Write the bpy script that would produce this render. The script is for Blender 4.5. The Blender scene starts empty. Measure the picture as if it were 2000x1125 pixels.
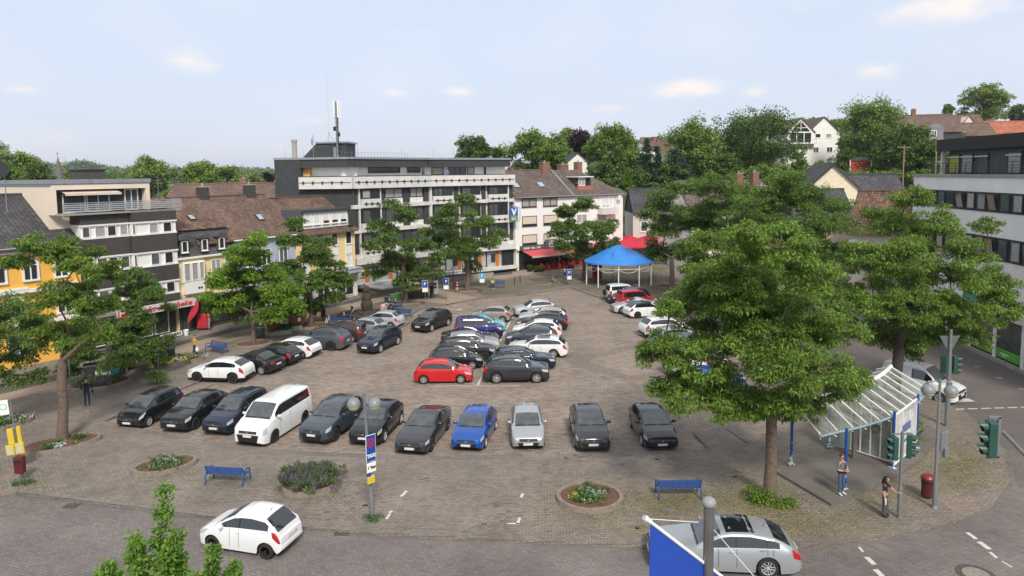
import bpy, bmesh, math, random
import numpy as np
from mathutils import Vector, Matrix
S = bpy.context.scene
COL = S.collection
rnd = random.Random(7)
R = math.radians
# ------------------------------------------------------------------ camera
F_PX, CX, CY, PITCH, ROLL, CAM_H = 1333.0, 1000.0, 458.0, R(5.1), 0.012, 14.0
fwd = Vector((0, math.cos(PITCH), -math.sin(PITCH)))
r0 = Vector((1, 0, 0)); u0 = Vector((0, math.sin(PITCH), math.cos(PITCH)))
rgt = (r0*math.cos(ROLL) - u0*math.sin(ROLL)).normalized()
upv = (u0*math.cos(ROLL) + r0*math.sin(ROLL)).normalized()
cd = bpy.data.cameras.new('camera'); cam = bpy.data.objects.new('camera', cd); COL.objects.link(cam)
cd.sensor_width = 36.0; cd.lens = F_PX/2000*36; cd.shift_y = -(562.5-CY)/2000.0
cd.clip_start = 0.2; cd.clip_end = 12000
m = Matrix((rgt, upv, -fwd)).transposed().to_4x4(); m.translation = (0, 0, CAM_H); cam.matrix_world = m
S.camera = cam

def ray(x, y): return fwd*F_PX + rgt*(x-CX) - upv*(y-CY)
def G(x, y, z=0.0):
    d = ray(x, y); t = (z-CAM_H)/d.z
    return Vector((d.x*t, d.y*t, z))
def D(x, y, Y):
    d = ray(x, y); t = Y/d.y
    return Vector((d.x*t, Y, CAM_H+d.z*t))
# ------------------------------------------------------------------ world, sun, exposure
SUN_AZ_FROM = Vector((0.22, -0.975)).normalized(); SUN_EL = R(44)
W = bpy.data.worlds.new('World'); S.world = W; W.use_nodes = True
nt = W.node_tree; nt.nodes.clear()
def N(nt, t, **k):
    n = nt.nodes.new(t)
    for a, b in k.items(): setattr(n, a, b)
    return n
def L(nt, a, b): nt.links.new(a, b)
out = N(nt, 'ShaderNodeOutputWorld'); bg = N(nt, 'ShaderNodeBackground')
sky = N(nt, 'ShaderNodeTexSky', sky_type='NISHITA', sun_disc=False)
sky.sun_elevation = SUN_EL
sky.sun_rotation = math.atan2(SUN_AZ_FROM.x, SUN_AZ_FROM.y)
sky.air_density = 1.0; sky.dust_density = 2.5; sky.ozone_density = 1.5
tc = N(nt, 'ShaderNodeTexCoord')
sep = N(nt, 'ShaderNodeSeparateXYZ'); L(nt, tc.outputs['Generated'], sep.inputs[0])
# thin veil of high cloud: pale, slightly warmer and brighter toward the horizon
ramp = N(nt, 'ShaderNodeValToRGB'); L(nt, sep.outputs['Z'], ramp.inputs[0])
cr = ramp.color_ramp; cr.elements[0].position = 0.0; cr.elements[0].color = (6.9, 7.1, 8.0, 1)
cr.elements[1].position = 0.62; cr.elements[1].color = (7.2, 7.4, 7.8, 1)
e = cr.elements.new(0.09); e.color = (6.2, 6.8, 8.1, 1)
e = cr.elements.new(0.30); e.color = (6.1, 6.9, 8.2, 1)
mixv = N(nt, 'ShaderNodeMix', data_type='RGBA'); mixv.inputs['Factor'].default_value = 0.82
L(nt, sky.outputs[0], mixv.inputs['A']); L(nt, ramp.outputs[0], mixv.inputs['B'])
last = mixv.outputs['Result']
# puffs of cumulus: soft spots in given directions broken up with noise
nz = N(nt, 'ShaderNodeTexNoise'); nz.inputs['Scale'].default_value = 26; nz.inputs['Detail'].default_value = 7; nz.inputs['Roughness'].default_value = 0.6
mp = N(nt, 'ShaderNodeMapping'); mp.inputs['Scale'].default_value = (1, 1, 2.2)
L(nt, tc.outputs['Generated'], mp.inputs[0]); L(nt, mp.outputs[0], nz.inputs['Vector'])
nz2 = N(nt, 'ShaderNodeTexNoise'); nz2.inputs['Scale'].default_value = 5; nz2.inputs['Detail'].default_value = 5
L(nt, mp.outputs[0], nz2.inputs['Vector'])
acc = None
for (x, y, w, h, s) in [(365, 118, 60, 26, .8), (1340, 172, 75, 19, 1.15), (1850, 14, 85, 26, 1.1), (1715, 138, 46, 16, .9), (1472, 180, 30, 13, .8), (895, 180, 36, 11, .9),
                        (772, 180, 28, 9, .75), (1190, 212, 50, 14, .6), (35, 174, 36, 10, .7), (105, 272, 40, 20, .55), (610, 236, 55, 14, .45), (965, 210, 16, 9, .5), (440, 280, 90, 20, .25),
                        (990, 112, 50, 8, .35), (1290, 252, 40, 14, .3), (20, 280, 30, 22, .5), (1560, 20, 70, 14, .3), (545, 290, 60, 20, .35), (760, 290, 60, 20, .3)]:
    d = ray(x, y).normalized()
    sb = N(nt, 'ShaderNodeVectorMath', operation='SUBTRACT'); L(nt, tc.outputs['Generated'], sb.inputs[0]); sb.inputs[1].default_value = d
    ml = N(nt, 'ShaderNodeVectorMath', operation='MULTIPLY'); L(nt, sb.outputs[0], ml.inputs[0])
    k = F_PX/w; kz = F_PX/h; ml.inputs[1].default_value = (k, k, kz)
    ln = N(nt, 'ShaderNodeVectorMath', operation='LENGTH'); L(nt, ml.outputs[0], ln.inputs[0])
    mr = N(nt, 'ShaderNodeMapRange', clamp=True); L(nt, ln.outputs['Value'], mr.inputs[0])
    mr.inputs[1].default_value = 0.0; mr.inputs[2].default_value = 1.5; mr.inputs[3].default_value = s; mr.inputs[4].default_value = 0
    if acc is None: acc = mr.outputs[0]
    else:
        ad = N(nt, 'ShaderNodeMath', operation='MAXIMUM'); L(nt, acc, ad.inputs[0]); L(nt, mr.outputs[0], ad.inputs[1]); acc = ad.outputs[0]
a1 = N(nt, 'ShaderNodeMath', operation='ADD'); L(nt, acc, a1.inputs[0]); L(nt, nz.outputs[0], a1.inputs[1])
m1 = N(nt, 'ShaderNodeMapRange', clamp=True, interpolation_type='SMOOTHSTEP'); L(nt, a1.outputs[0], m1.inputs[0])
m1.inputs[1].default_value = 0.62; m1.inputs[2].default_value = 1.75; m1.inputs[3].default_value = 0; m1.inputs[4].default_value = .95
mc = N(nt, 'ShaderNodeMix', data_type='RGBA'); L(nt, m1.outputs[0], mc.inputs['Factor']); L(nt, last, mc.inputs['A'])
mc.inputs['B'].default_value = (8.8, 7.8, 7.1, 1)
m2 = N(nt, 'ShaderNodeMapRange', clamp=True); L(nt, nz2.outputs[0], m2.inputs[0])
m2.inputs[1].default_value = 0.45; m2.inputs[2].default_value = 0.75; m2.inputs[3].default_value = 0; m2.inputs[4].default_value = .35
mc2 = N(nt, 'ShaderNodeMix', data_type='RGBA'); L(nt, m2.outputs[0], mc2.inputs['Factor']); L(nt, mc.outputs['Result'], mc2.inputs['A'])
mc2.inputs['B'].default_value = (7.2, 7.2, 7.7, 1)
L(nt, mc2.outputs['Result'], bg.inputs['Color']); bg.inputs['Strength'].default_value = 0.1
L(nt, bg.outputs[0], out.inputs[0])
sd = bpy.data.lights.new('sun', 'SUN'); so = bpy.data.objects.new('sun', sd); COL.objects.link(so)
sd.energy = 2.8; sd.angle = R(12); sd.color = (1.0, 0.93, 0.83)
sv = Vector((SUN_AZ_FROM.x*math.cos(SUN_EL), SUN_AZ_FROM.y*math.cos(SUN_EL), math.sin(SUN_EL)))
so.rotation_euler = sv.to_track_quat('Z', 'Y').to_euler()
S.view_settings.view_transform = 'Standard'; S.view_settings.look = 'None'
S.view_settings.exposure = 0.37; S.view_settings.gamma = 1.0
S.render.engine = 'CYCLES'; S.cycles.use_denoising = True; S.cycles.max_bounces = 6; S.cycles.transparent_max_bounces = 12
S.cycles.diffuse_bounces = 3; S.cycles.glossy_bounces = 3

# ------------------------------------------------------------------ helpers
def tag(o, label=None, cat=None, group=None, kind=None):
    if label: o['label'] = label
    if cat: o['category'] = cat
    if group: o['group'] = group
    if kind: o['kind'] = kind
    return o
def empty(name, loc=(0, 0, 0), rz=0.0, label=None, cat=None, group=None):
    o = bpy.data.objects.new(name, None); COL.objects.link(o); o.empty_display_size = .3
    o.location = loc; o.rotation_euler = (0, 0, rz)
    return tag(o, label, cat, group)
def copy_tree(o, parent=None):
    c = o.copy(); COL.objects.link(c)
    if parent: c.parent = parent
    for ch in list(o.children): copy_tree(ch, c)
    return c
class MB:
    def __init__(s): s.v = []; s.f = []; s.m = []; s.mi = 0
    def face(s, pts, mi=None):
        i = len(s.v); s.v += [tuple(p) for p in pts]; s.f.append(tuple(range(i, i+len(pts)))); s.m.append(s.mi if mi is None else mi); return s
    def box(s, a, b, M=None, taper=None):
        x0, y0, z0 = a; x1, y1, z1 = b
        P = [(x0, y0, z0), (x1, y0, z0), (x1, y1, z0), (x0, y1, z0), (x0, y0, z1), (x1, y0, z1), (x1, y1, z1), (x0, y1, z1)]
        if taper:
            cx, cy = (x0+x1)/2, (y0+y1)/2
            P = P[:4] + [(cx+(x-cx)*taper, cy+(y-cy)*taper, z) for x, y, z in P[4:]]
        if M is not None: P = [tuple(M @ Vector(p)) for p in P]
        i = len(s.v); s.v += P
        for f in ((0, 3, 2, 1), (4, 5, 6, 7), (0, 1, 5, 4), (1, 2, 6, 5), (2, 3, 7, 6), (3, 0, 4, 7)):
            s.f.append(tuple(i+k for k in f)); s.m.append(s.mi)
        return s
    def prism(s, poly, z0, z1, M=None):
        n = len(poly); a = [(x, y, z0) for x, y in poly]; b = [(x, y, z1) for x, y in poly]
        P = a+b
        if M is not None: P = [tuple(M @ Vector(p)) for p in P]
        i = len(s.v); s.v += P
        s.f.append(tuple(i+k for k in reversed(range(n)))); s.m.append(s.mi)
        s.f.append(tuple(i+n+k for k in range(n))); s.m.append(s.mi)
        for k in range(n):
            j = (k+1) % n; s.f.append((i+k, i+j, i+n+j, i+n+k)); s.m.append(s.mi)
        return s
    def tube(s, pts, r, n=8, cap=True):
        pts = [Vector(p) for p in pts]; rr = r if isinstance(r, (list, tuple)) else [r]*len(pts)
        base = len(s.v); ref = None
        for k, p in enumerate(pts):
            t = (pts[min(k+1, len(pts)-1)] - pts[max(k-1, 0)]).normalized()
            if ref is None: ref = t.orthogonal().normalized()
            ref = (ref - t*ref.dot(t)).normalized(); b = t.cross(ref)
            for j in range(n):
                a = 2*math.pi*j/n; s.v.append(tuple(p + (ref*math.cos(a) + b*math.sin(a))*rr[k]))
        for k in range(len(pts)-1):
            for j in range(n):
                q = (j+1) % n
                s.f.append((base+k*n+j, base+k*n+q, base+(k+1)*n+q, base+(k+1)*n+j)); s.m.append(s.mi)
        if cap:
            s.f.append(tuple(base+j for j in reversed(range(n)))); s.m.append(s.mi)
            e = base+(len(pts)-1)*n; s.f.append(tuple(e+j for j in range(n))); s.m.append(s.mi)
        return s
    def lathe(s, prof, c=(0, 0, 0), n=20, sx=1, sy=1):
        base = len(s.v)
        for (r, z) in prof:
            for j in range(n):
                a = 2*math.pi*j/n; s.v.append((c[0]+r*sx*math.cos(a), c[1]+r*sy*math.sin(a), c[2]+z))
        for k in range(len(prof)-1):
            for j in range(n):
                q = (j+1) % n; s.f.append((base+k*n+j, base+k*n+q, base+(k+1)*n+q, base+(k+1)*n+j)); s.m.append(s.mi)
        s.f.append(tuple(base+j for j in reversed(range(n)))); s.m.append(s.mi)
        e = base+(len(prof)-1)*n; s.f.append(tuple(e+j for j in range(n))); s.m.append(s.mi)
        return s
    def xf(s, M):
        s.v = [tuple(M @ Vector(p)) for p in s.v]; return s
    def build(s, name, mats, parent=None, smooth=None, bevel=0):
        me = bpy.data.meshes.new(name); me.from_pydata(s.v, [], s.f)
        mats = mats if isinstance(mats, (list, tuple)) else [mats]
        for q in mats: me.materials.append(q)
        if len(mats) > 1: me.polygons.foreach_set('material_index', s.m)
        auto_uv(me)
        if smooth is not None:
            me.polygons.foreach_set('use_smooth', [True]*len(me.polygons)); me.set_sharp_from_angle(angle=R(smooth))
        me.update(); o = bpy.data.objects.new(name, me); COL.objects.link(o)
        if parent: o.parent = parent
        if bevel:
            b = o.modifiers.new('b', 'BEVEL'); b.width = bevel; b.segments = 2; b.limit_method = 'ANGLE'; b.angle_limit = R(40)
        return o
def auto_uv(me):
    uv = me.uv_layers.new(name='UVMap'); n = len(me.loops)
    if n == 0: return
    co = np.empty(len(me.vertices)*3, np.float32); me.vertices.foreach_get('co', co); co = co.reshape(-1, 3)
    li = np.empty(n, np.int32); me.loops.foreach_get('vertex_index', li)
    pn = np.empty(len(me.polygons)*3, np.float32); me.polygons.foreach_get('normal', pn); pn = pn.reshape(-1, 3)
    lt = np.empty(len(me.polygons), np.int32); me.polygons.foreach_get('loop_total', lt)
    nn = np.repeat(pn, lt, axis=0)
    t = np.stack([-nn[:, 1], nn[:, 0], np.zeros(n)], 1); ln = np.linalg.norm(t, axis=1)
    flat = ln < 0.05; t[flat] = (1, 0, 0); ln[flat] = 1; t /= ln[:, None]
    b = np.cross(nn, t); p = co[li]
    uv.data.foreach_set('uv', np.stack([(p*t).sum(1), (p*b).sum(1)], 1).astype(np.float32).ravel())
def np_mesh(name, verts, quads, mat, parent=None):
    me = bpy.data.meshes.new(name); me.vertices.add(len(verts)); me.vertices.foreach_set('co', np.asarray(verts, np.float32).ravel())
    q = np.asarray(quads, np.int32); k = q.shape[1]
    me.loops.add(q.size); me.loops.foreach_set('vertex_index', q.ravel())
    me.polygons.add(len(q)); me.polygons.foreach_set('loop_start', np.arange(len(q), dtype=np.int32)*k)
    me.update(calc_edges=True); me.materials.append(mat)
    o = bpy.data.objects.new(name, me); COL.objects.link(o)
    if parent: o.parent = parent
    return o
def text_mesh(name, body, size, mat, M, parent=None, ext=0.01, bold=0.0, width=None, shear=0):
    cu = bpy.data.curves.new(name, 'FONT'); cu.body = body; cu.size = size; cu.extrude = ext; cu.offset = bold; cu.shear = shear
    cu.align_x = 'CENTER'; cu.align_y = 'CENTER'; cu.resolution_u = 3
    t = bpy.data.objects.new('tmp_text', cu); COL.objects.link(t); bpy.context.view_layer.update()
    me = bpy.data.meshes.new_from_object(t.evaluated_get(bpy.context.evaluated_depsgraph_get())); w = t.dimensions.x
    bpy.data.objects.remove(t); bpy.data.curves.remove(cu)
    if width and w > 0: me.transform(Matrix.Scale(width/w, 4, (1, 0, 0)))
    me.transform(M); me.name = name; me.materials.clear(); me.materials.append(mat)
    o = bpy.data.objects.new(name, me); COL.objects.link(o)
    if parent: o.parent = parent
    return o
def face_mat(origin, right, normal):
    """matrix putting text (x right, y up) on a vertical plane whose outward normal is given"""
    r_ = Vector(right).normalized(); n_ = Vector(normal).normalized(); u_ = n_.cross(r_)
    m = Matrix((r_, u_, n_)).transposed().to_4x4(); m.translation = Vector(origin); return m

# ------------------------------------------------------------------ materials
MC = {}
def base_nodes(name):
    mt = bpy.data.materials.new(name); mt.use_nodes = True; t = mt.node_tree; return mt, t, t.nodes['Principled BSDF']
def mat(name, col, rough=.6, metal=0., var=.12, scale=2.5, bump=0., coat=0., spec=.5, bscale=None, alpha=1.):
    if name in MC: return MC[name]
    mt, t, b = base_nodes(name)
    b.inputs['Roughness'].default_value = rough; b.inputs['Metallic'].default_value = metal
    b.inputs['Coat Weight'].default_value = coat; b.inputs['Coat Roughness'].default_value = .04; b.inputs['Specular IOR Level'].default_value = spec
    b.inputs['Alpha'].default_value = alpha
    co = N(t, 'ShaderNodeTexCoord'); nz = N(t, 'ShaderNodeTexNoise'); L(t, co.outputs['Object'], nz.inputs['Vector'])
    nz.inputs['Scale'].default_value = scale; nz.inputs['Detail'].default_value = 6; nz.inputs['Roughness'].default_value = .62
    mr = N(t, 'ShaderNodeMapRange'); L(t, nz.outputs[0], mr.inputs[0]); mr.inputs[1].default_value = .25; mr.inputs[2].default_value = .75
    mr.inputs[3].default_value = 1-var; mr.inputs[4].default_value = 1+var
    mx = N(t, 'ShaderNodeVectorMath', operation='SCALE'); mx.inputs[0].default_value = col[:3]; L(t, mr.outputs[0], mx.inputs['Scale'])
    L(t, mx.outputs[0], b.inputs['Base Color'])
    if bump:
        bp = N(t, 'ShaderNodeBump'); bp.inputs['Strength'].default_value = bump; bp.inputs['Distance'].default_value = .02
        if bscale:
            n3 = N(t, 'ShaderNodeTexNoise'); n3.inputs['Scale'].default_value = bscale; n3.inputs['Detail'].default_value = 4; L(t, co.outputs['Object'], n3.inputs['Vector']); L(t, n3.outputs[0], bp.inputs['Height'])
        else: L(t, nz.outputs[0], bp.inputs['Height'])
        L(t, bp.outputs[0], b.inputs['Normal'])
    MC[name] = mt; return mt
def brick(name, c1, c2, mortar, bw, bh, msize=.012, rough=.85, bump=.4, big=.25, bigscale=.25, tint=None, offset=.5, moss=None, mossr=(.55, .75), uvrot=0, rot_obj=False, patch=None, squash=1.0, dist=.02):
    """setts, tiles, slates and shingles: brick texture on metre UVs with grime on top"""
    mt, t, b = base_nodes(name); b.inputs['Roughness'].default_value = rough
    co = N(t, 'ShaderNodeTexCoord'); src = co.outputs['UV']
    mp = N(t, 'ShaderNodeMapping'); mp.inputs['Rotation'].default_value = (0, 0, uvrot); L(t, src, mp.inputs[0])
    # a little wobble so courses are not ruler straight
    wn = N(t, 'ShaderNodeTexNoise'); wn.inputs['Scale'].default_value = .8; wn.inputs['Detail'].default_value = 2; L(t, co.outputs['Object'], wn.inputs['Vector'])
    ws = N(t, 'ShaderNodeVectorMath', operation='SCALE'); L(t, wn.outputs['Color'], ws.inputs[0]); ws.inputs['Scale'].default_value = dist*6
    wa = N(t, 'ShaderNodeVectorMath', operation='ADD'); L(t, mp.outputs[0], wa.inputs[0]); L(t, ws.outputs[0], wa.inputs[1])
    br = N(t, 'ShaderNodeTexBrick'); L(t, wa.outputs[0], br.inputs['Vector']); br.offset = offset
    br.inputs['Scale'].default_value = 1; br.inputs['Brick Width'].default_value = bw; br.inputs['Row Height'].default_value = bh
    br.inputs['Mortar Size'].default_value = msize; br.inputs['Mortar Smooth'].default_value = .3
    br.inputs['Color1'].default_value = (*c1, 1); br.inputs['Color2'].default_value = (*c2, 1); br.inputs['Mortar'].default_value = (*mortar, 1)
    colr = br.outputs['Color']
    if tint:  # second population of stones
        v = N(t, 'ShaderNodeTexNoise'); v.inputs['Scale'].default_value = 2.2; v.inputs['Detail'].default_value = 3; L(t, co.outputs['Object'], v.inputs['Vector'])
        mr = N(t, 'ShaderNodeMapRange', clamp=True); L(t, v.outputs[0], mr.inputs[0]); mr.inputs[1].default_value = .5; mr.inputs[2].default_value = .68; mr.inputs[4].default_value = .6
        mx = N(t, 'ShaderNodeMix', data_type='RGBA'); L(t, mr.outputs[0], mx.inputs['Factor']); L(t, colr, mx.inputs['A']); mx.inputs['B'].default_value = (*tint, 1); colr = mx.outputs['Result']
    nz = N(t, 'ShaderNodeTexNoise'); nz.inputs['Scale'].default_value = bigscale; nz.inputs['Detail'].default_value = 8; nz.inputs['Roughness'].default_value = .6; L(t, co.outputs['Object'], nz.inputs['Vector'])
    mr = N(t, 'ShaderNodeMapRange'); L(t, nz.outputs[0], mr.inputs[0]); mr.inputs[1].default_value = .3; mr.inputs[2].default_value = .7; mr.inputs[3].default_value = 1-big; mr.inputs[4].default_value = 1+big
    sc = N(t, 'ShaderNodeVectorMath', operation='SCALE'); L(t, colr, sc.inputs[0]); L(t, mr.outputs[0], sc.inputs['Scale']); colr = sc.outputs[0]
    if moss:
        v = N(t, 'ShaderNodeTexNoise'); v.inputs['Scale'].default_value = .22; v.inputs['Detail'].default_value = 9; v.inputs['Roughness'].default_value = .7; L(t, co.outputs['Object'], v.inputs['Vector'])
        mr = N(t, 'ShaderNodeMapRange', clamp=True); L(t, v.outputs[0], mr.inputs[0]); mr.inputs[1].default_value = mossr[0]; mr.inputs[2].default_value = mossr[1]; mr.inputs[4].default_value = .7
        mx = N(t, 'ShaderNodeMix', data_type='RGBA'); L(t, mr.outputs[0], mx.inputs['Factor']); L(t, colr, mx.inputs['A']); mx.inputs['B'].default_value = (*moss, 1); colr = mx.outputs['Result']
    L(t, colr, b.inputs['Base Color'])
    bp = N(t, 'ShaderNodeBump'); bp.inputs['Strength'].default_value = bump; bp.inputs['Distance'].default_value = .02
    iv = N(t, 'ShaderNodeMath', operation='SUBTRACT'); iv.inputs[0].default_value = 1; L(t, br.outputs['Fac'], iv.inputs[1]); L(t, iv.outputs[0], bp.inputs['Height'])
    L(t, bp.outputs[0], b.inputs['Normal']); MC[name] = mt; return mt
def roof_mat(name, c, dark, bw=.3, bh=.34, var=.28):
    """pantiles: shaded course steps plus rolls, colours vary tile by tile"""
    mt, t, b = base_nodes(name); b.inputs['Roughness'].default_value = .8
    co = N(t, 'ShaderNodeTexCoord')
    br = N(t, 'ShaderNodeTexBrick'); L(t, co.outputs['UV'], br.inputs['Vector']); br.offset = 0; br.inputs['Scale'].default_value = 1
    br.inputs['Brick Width'].default_value = bw; br.inputs['Row Height'].default_value = bh; br.inputs['Mortar Size'].default_value = .022; br.inputs['Mortar Smooth'].default_value = .4
    br.inputs['Color1'].default_value = (*[x*(1+var) for x in c], 1); br.inputs['Color2'].default_value = (*[x*(1-var) for x in c], 1); br.inputs['Mortar'].default_value = (*dark, 1)
    nz = N(t, 'ShaderNodeTexNoise'); nz.inputs['Scale'].default_value = .5; nz.inputs['Detail'].default_value = 8; L(t, co.outputs['Object'], nz.inputs['Vector'])
    mr = N(t, 'ShaderNodeMapRange'); L(t, nz.outputs[0], mr.inputs[0]); mr.inputs[1].default_value = .3; mr.inputs[2].default_value = .7; mr.inputs[3].default_value = .72; mr.inputs[4].default_value = 1.25
    sc = N(t, 'ShaderNodeVectorMath', operation='SCALE'); L(t, br.outputs['Color'], sc.inputs[0]); L(t, mr.outputs[0], sc.inputs['Scale'])
    L(t, sc.outputs[0], b.inputs['Base Color'])
    sp = N(t, 'ShaderNodeSeparateXYZ'); L(t, co.outputs['UV'], sp.inputs[0])
    def wave(o, per):
        a = N(t, 'ShaderNodeMath', operation='DIVIDE'); L(t, o, a.inputs[0]); a.inputs[1].default_value = per
        f = N(t, 'ShaderNodeMath', operation='FRACT'); L(t, a.outputs[0], f.inputs[0]); return f.outputs[0]
    fy = wave(sp.outputs[1], bh); fx = wave(sp.outputs[0], bw)
    iy = N(t, 'ShaderNodeMath', operation='SUBTRACT'); iy.inputs[0].default_value = 1; L(t, fy, iy.inputs[1])
    px = N(t, 'ShaderNodeMath', operation='PINGPONG'); L(t, fx, px.inputs[0]); px.inputs[1].default_value = .5
    ad = N(t, 'ShaderNodeMath', operation='ADD'); L(t, iy.outputs[0], ad.inputs[0]); L(t, px.outputs[0], ad.inputs[1])
    bp = N(t, 'ShaderNodeBump'); bp.inputs['Strength'].default_value = .9; bp.inputs['Distance'].default_value = .05; L(t, ad.outputs[0], bp.inputs['Height'])
    L(t, bp.outputs[0], b.inputs['Normal']); MC[name] = mt; return mt
def glass_pane(name, col, rough=.06):
    return mat(name, col, rough, 0, .35, .9, 0, 0, .8)
def see_through(name, tint, a=.25, rough=.05):
    mt, t, b = base_nodes(name); t.nodes.remove(b); o = t.nodes['Material Output']
    tr = N(t, 'ShaderNodeBsdfTransparent'); tr.inputs[0].default_value = (*tint, 1)
    gl = N(t, 'ShaderNodeBsdfGlossy'); gl.inputs['Roughness'].default_value = rough; gl.inputs[0].default_value = (1, 1, 1, 1)
    df = N(t, 'ShaderNodeBsdfDiffuse'); df.inputs[0].default_value = (.40, .42, .38, 1)
    fr = N(t, 'ShaderNodeFresnel'); fr.inputs[0].default_value = 1.5
    m1 = N(t, 'ShaderNodeMixShader'); L(t, fr.outputs[0], m1.inputs[0]); L(t, tr.outputs[0], m1.inputs[1]); L(t, gl.outputs[0], m1.inputs[2])
    nz = N(t, 'ShaderNodeTexNoise'); nz.inputs['Scale'].default_value = 1.3; nz.inputs['Detail'].default_value = 6
    co = N(t, 'ShaderNodeTexCoord'); L(t, co.outputs['Object'], nz.inputs['Vector'])
    mr = N(t, 'ShaderNodeMapRange', clamp=True); L(t, nz.outputs[0], mr.inputs[0]); mr.inputs[1].default_value = .3; mr.inputs[2].default_value = .8; mr.inputs[3].default_value = a*.3; mr.inputs[4].default_value = a*1.7
    m2 = N(t, 'ShaderNodeMixShader'); L(t, mr.outputs[0], m2.inputs[0]); L(t, m1.outputs[0], m2.inputs[1]); L(t, df.outputs[0], m2.inputs[2])
    L(t, m2.outputs[0], o.inputs[0]); return mt
def leaf_mat(name, c1, c2, c3, tr=.25):
    """leaves: colour varies leaf to leaf and in soft clumps; a share of light passes through"""
    mt, t, b = base_nodes(name); o = t.nodes['Material Output']
    g = N(t, 'ShaderNodeNewGeometry'); co = N(t, 'ShaderNodeTexCoord')
    rp = N(t, 'ShaderNodeValToRGB'); L(t, g.outputs['Random Per Island'], rp.inputs[0])
    rp.color_ramp.elements[0].color = (*c1, 1); rp.color_ramp.elements[1].color = (*c3, 1); e = rp.color_ramp.elements.new(.5); e.color = (*c2, 1)
    nz = N(t, 'ShaderNodeTexNoise'); nz.inputs['Scale'].default_value = .55; nz.inputs['Detail'].default_value = 3; L(t, co.outputs['Object'], nz.inputs['Vector'])
    mr = N(t, 'ShaderNodeMapRange'); L(t, nz.outputs[0], mr.inputs[0]); mr.inputs[1].default_value = .3; mr.inputs[2].default_value = .7; mr.inputs[3].default_value = .75; mr.inputs[4].default_value = 1.3
    sc = N(t, 'ShaderNodeVectorMath', operation='SCALE'); L(t, rp.outputs[0], sc.inputs[0]); L(t, mr.outputs[0], sc.inputs['Scale'])
    L(t, sc.outputs[0], b.inputs['Base Color']); b.inputs['Roughness'].default_value = .5; b.inputs['Specular IOR Level'].default_value = .35
    tl = N(t, 'ShaderNodeBsdfTranslucent'); L(t, sc.outputs[0], tl.inputs[0])
    mx = N(t, 'ShaderNodeMixShader'); mx.inputs[0].default_value = tr; L(t, b.outputs[0], mx.inputs[1]); L(t, tl.outputs[0], mx.inputs[2]); L(t, mx.outputs[0], o.inputs[0])
    MC[name] = mt; return mt
white = mat('white paint', (.78, .77, .74), .55, var=.05)
white_metal = mat('white metal', (.74, .74, .72), .4, var=.06)
grey_metal = mat('grey galvanised metal', (.22, .24, .25), .45, .4, var=.15, scale=6)
dark_metal = mat('dark metal', (.04, .042, .045), .5, .3)
black = mat('black plastic', (.015, .015, .016), .5)
rubber = mat('rubber', (.018, .018, .018), .85)
blue_paint = mat('blue paint', (.025, .075, .24), .4, var=.2, scale=9)
red_paint = mat('red paint', (.42, .02, .025), .5, var=.15)
darkred = mat('dark red bin paint', (.11, .012, .014), .5, var=.25)
green_dark = mat('green signal housing', (.02, .075, .055), .45, var=.2)
yellow = mat('yellow plastic', (.60, .44, .04), .5)
concrete = mat('concrete', (.30, .28, .25), .85, var=.2, scale=1.5, bump=.3)
kerb_m = mat('kerb stone', (.17, .155, .14), .85, var=.25, scale=3, bump=.3)
soil = mat('soil', (.12, .065, .04), .95, var=.35, scale=6, bump=.6)
bark = mat('bark', (.135, .10, .075), .95, var=.45, scale=7, bump=1.0, bscale=9)
bark_dark = mat('dark bark', (.06, .048, .04), .95, var=.4, scale=7, bump=1.0, bscale=9)
sil = mat('silver metal', (.6, .6, .6), .3, .8)
# ------------------------------------------------------------------ ground, roads, paving
from mathutils.geometry import tessellate_polygon
PZ = 0.12                                                   # plaza stands a kerb above lot and road
plaza_m = brick('plaza setts', (.24, .205, .172), (.165, .143, .122), (.085, .075, .064), .24, .125, .013, tint=(.235, .175, .14), big=.22, bigscale=.35, moss=(.125, .125, .06), mossr=(.56, .8), uvrot=R(3), dist=.03)
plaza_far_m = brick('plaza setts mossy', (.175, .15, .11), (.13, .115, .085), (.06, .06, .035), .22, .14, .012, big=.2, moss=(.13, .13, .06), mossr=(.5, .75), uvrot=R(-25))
lot_m = brick('parking setts', (.285, .228, .185), (.18, .148, .122), (.10, .084, .068), .42, .21, .012, tint=(.27, .225, .19), big=.2, bigscale=.3, uvrot=R(6), dist=.05)
road_m = brick('road setts', (.19, .167, .157), (.14, .123, .116), (.095, .086, .08), .24, .13, .012, tint=(.165, .135, .122), big=.26, bigscale=.25, uvrot=R(20), dist=.02)
asph_m = mat('asphalt', (.13, .112, .105), .9, var=.22, scale=.4, bump=.2, bscale=40)
walk_m = brick('pavement slabs', (.20, .18, .155), (.165, .15, .13), (.11, .10, .085), .5, .5, .012, big=.2)
path_m = mat('tan paving', (.29, .235, .175), .9, var=.14, scale=1.2, bump=.2, bscale=30)
gut_m = brick('gutter setts', (.115, .10, .085), (.085, .075, .065), (.05, .045, .04), .16, .16, .01)
grass_m = mat('hill grass', (.085, .115, .04), .95, var=.35, scale=.06)
mark_m = mat('worn road paint', (.55, .53, .5), .8, var=.25, scale=8)
slab_m = mat('shelter slab', (.135, .12, .105), .85, var=.25, scale=.9, bump=.15, bscale=25)
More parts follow.
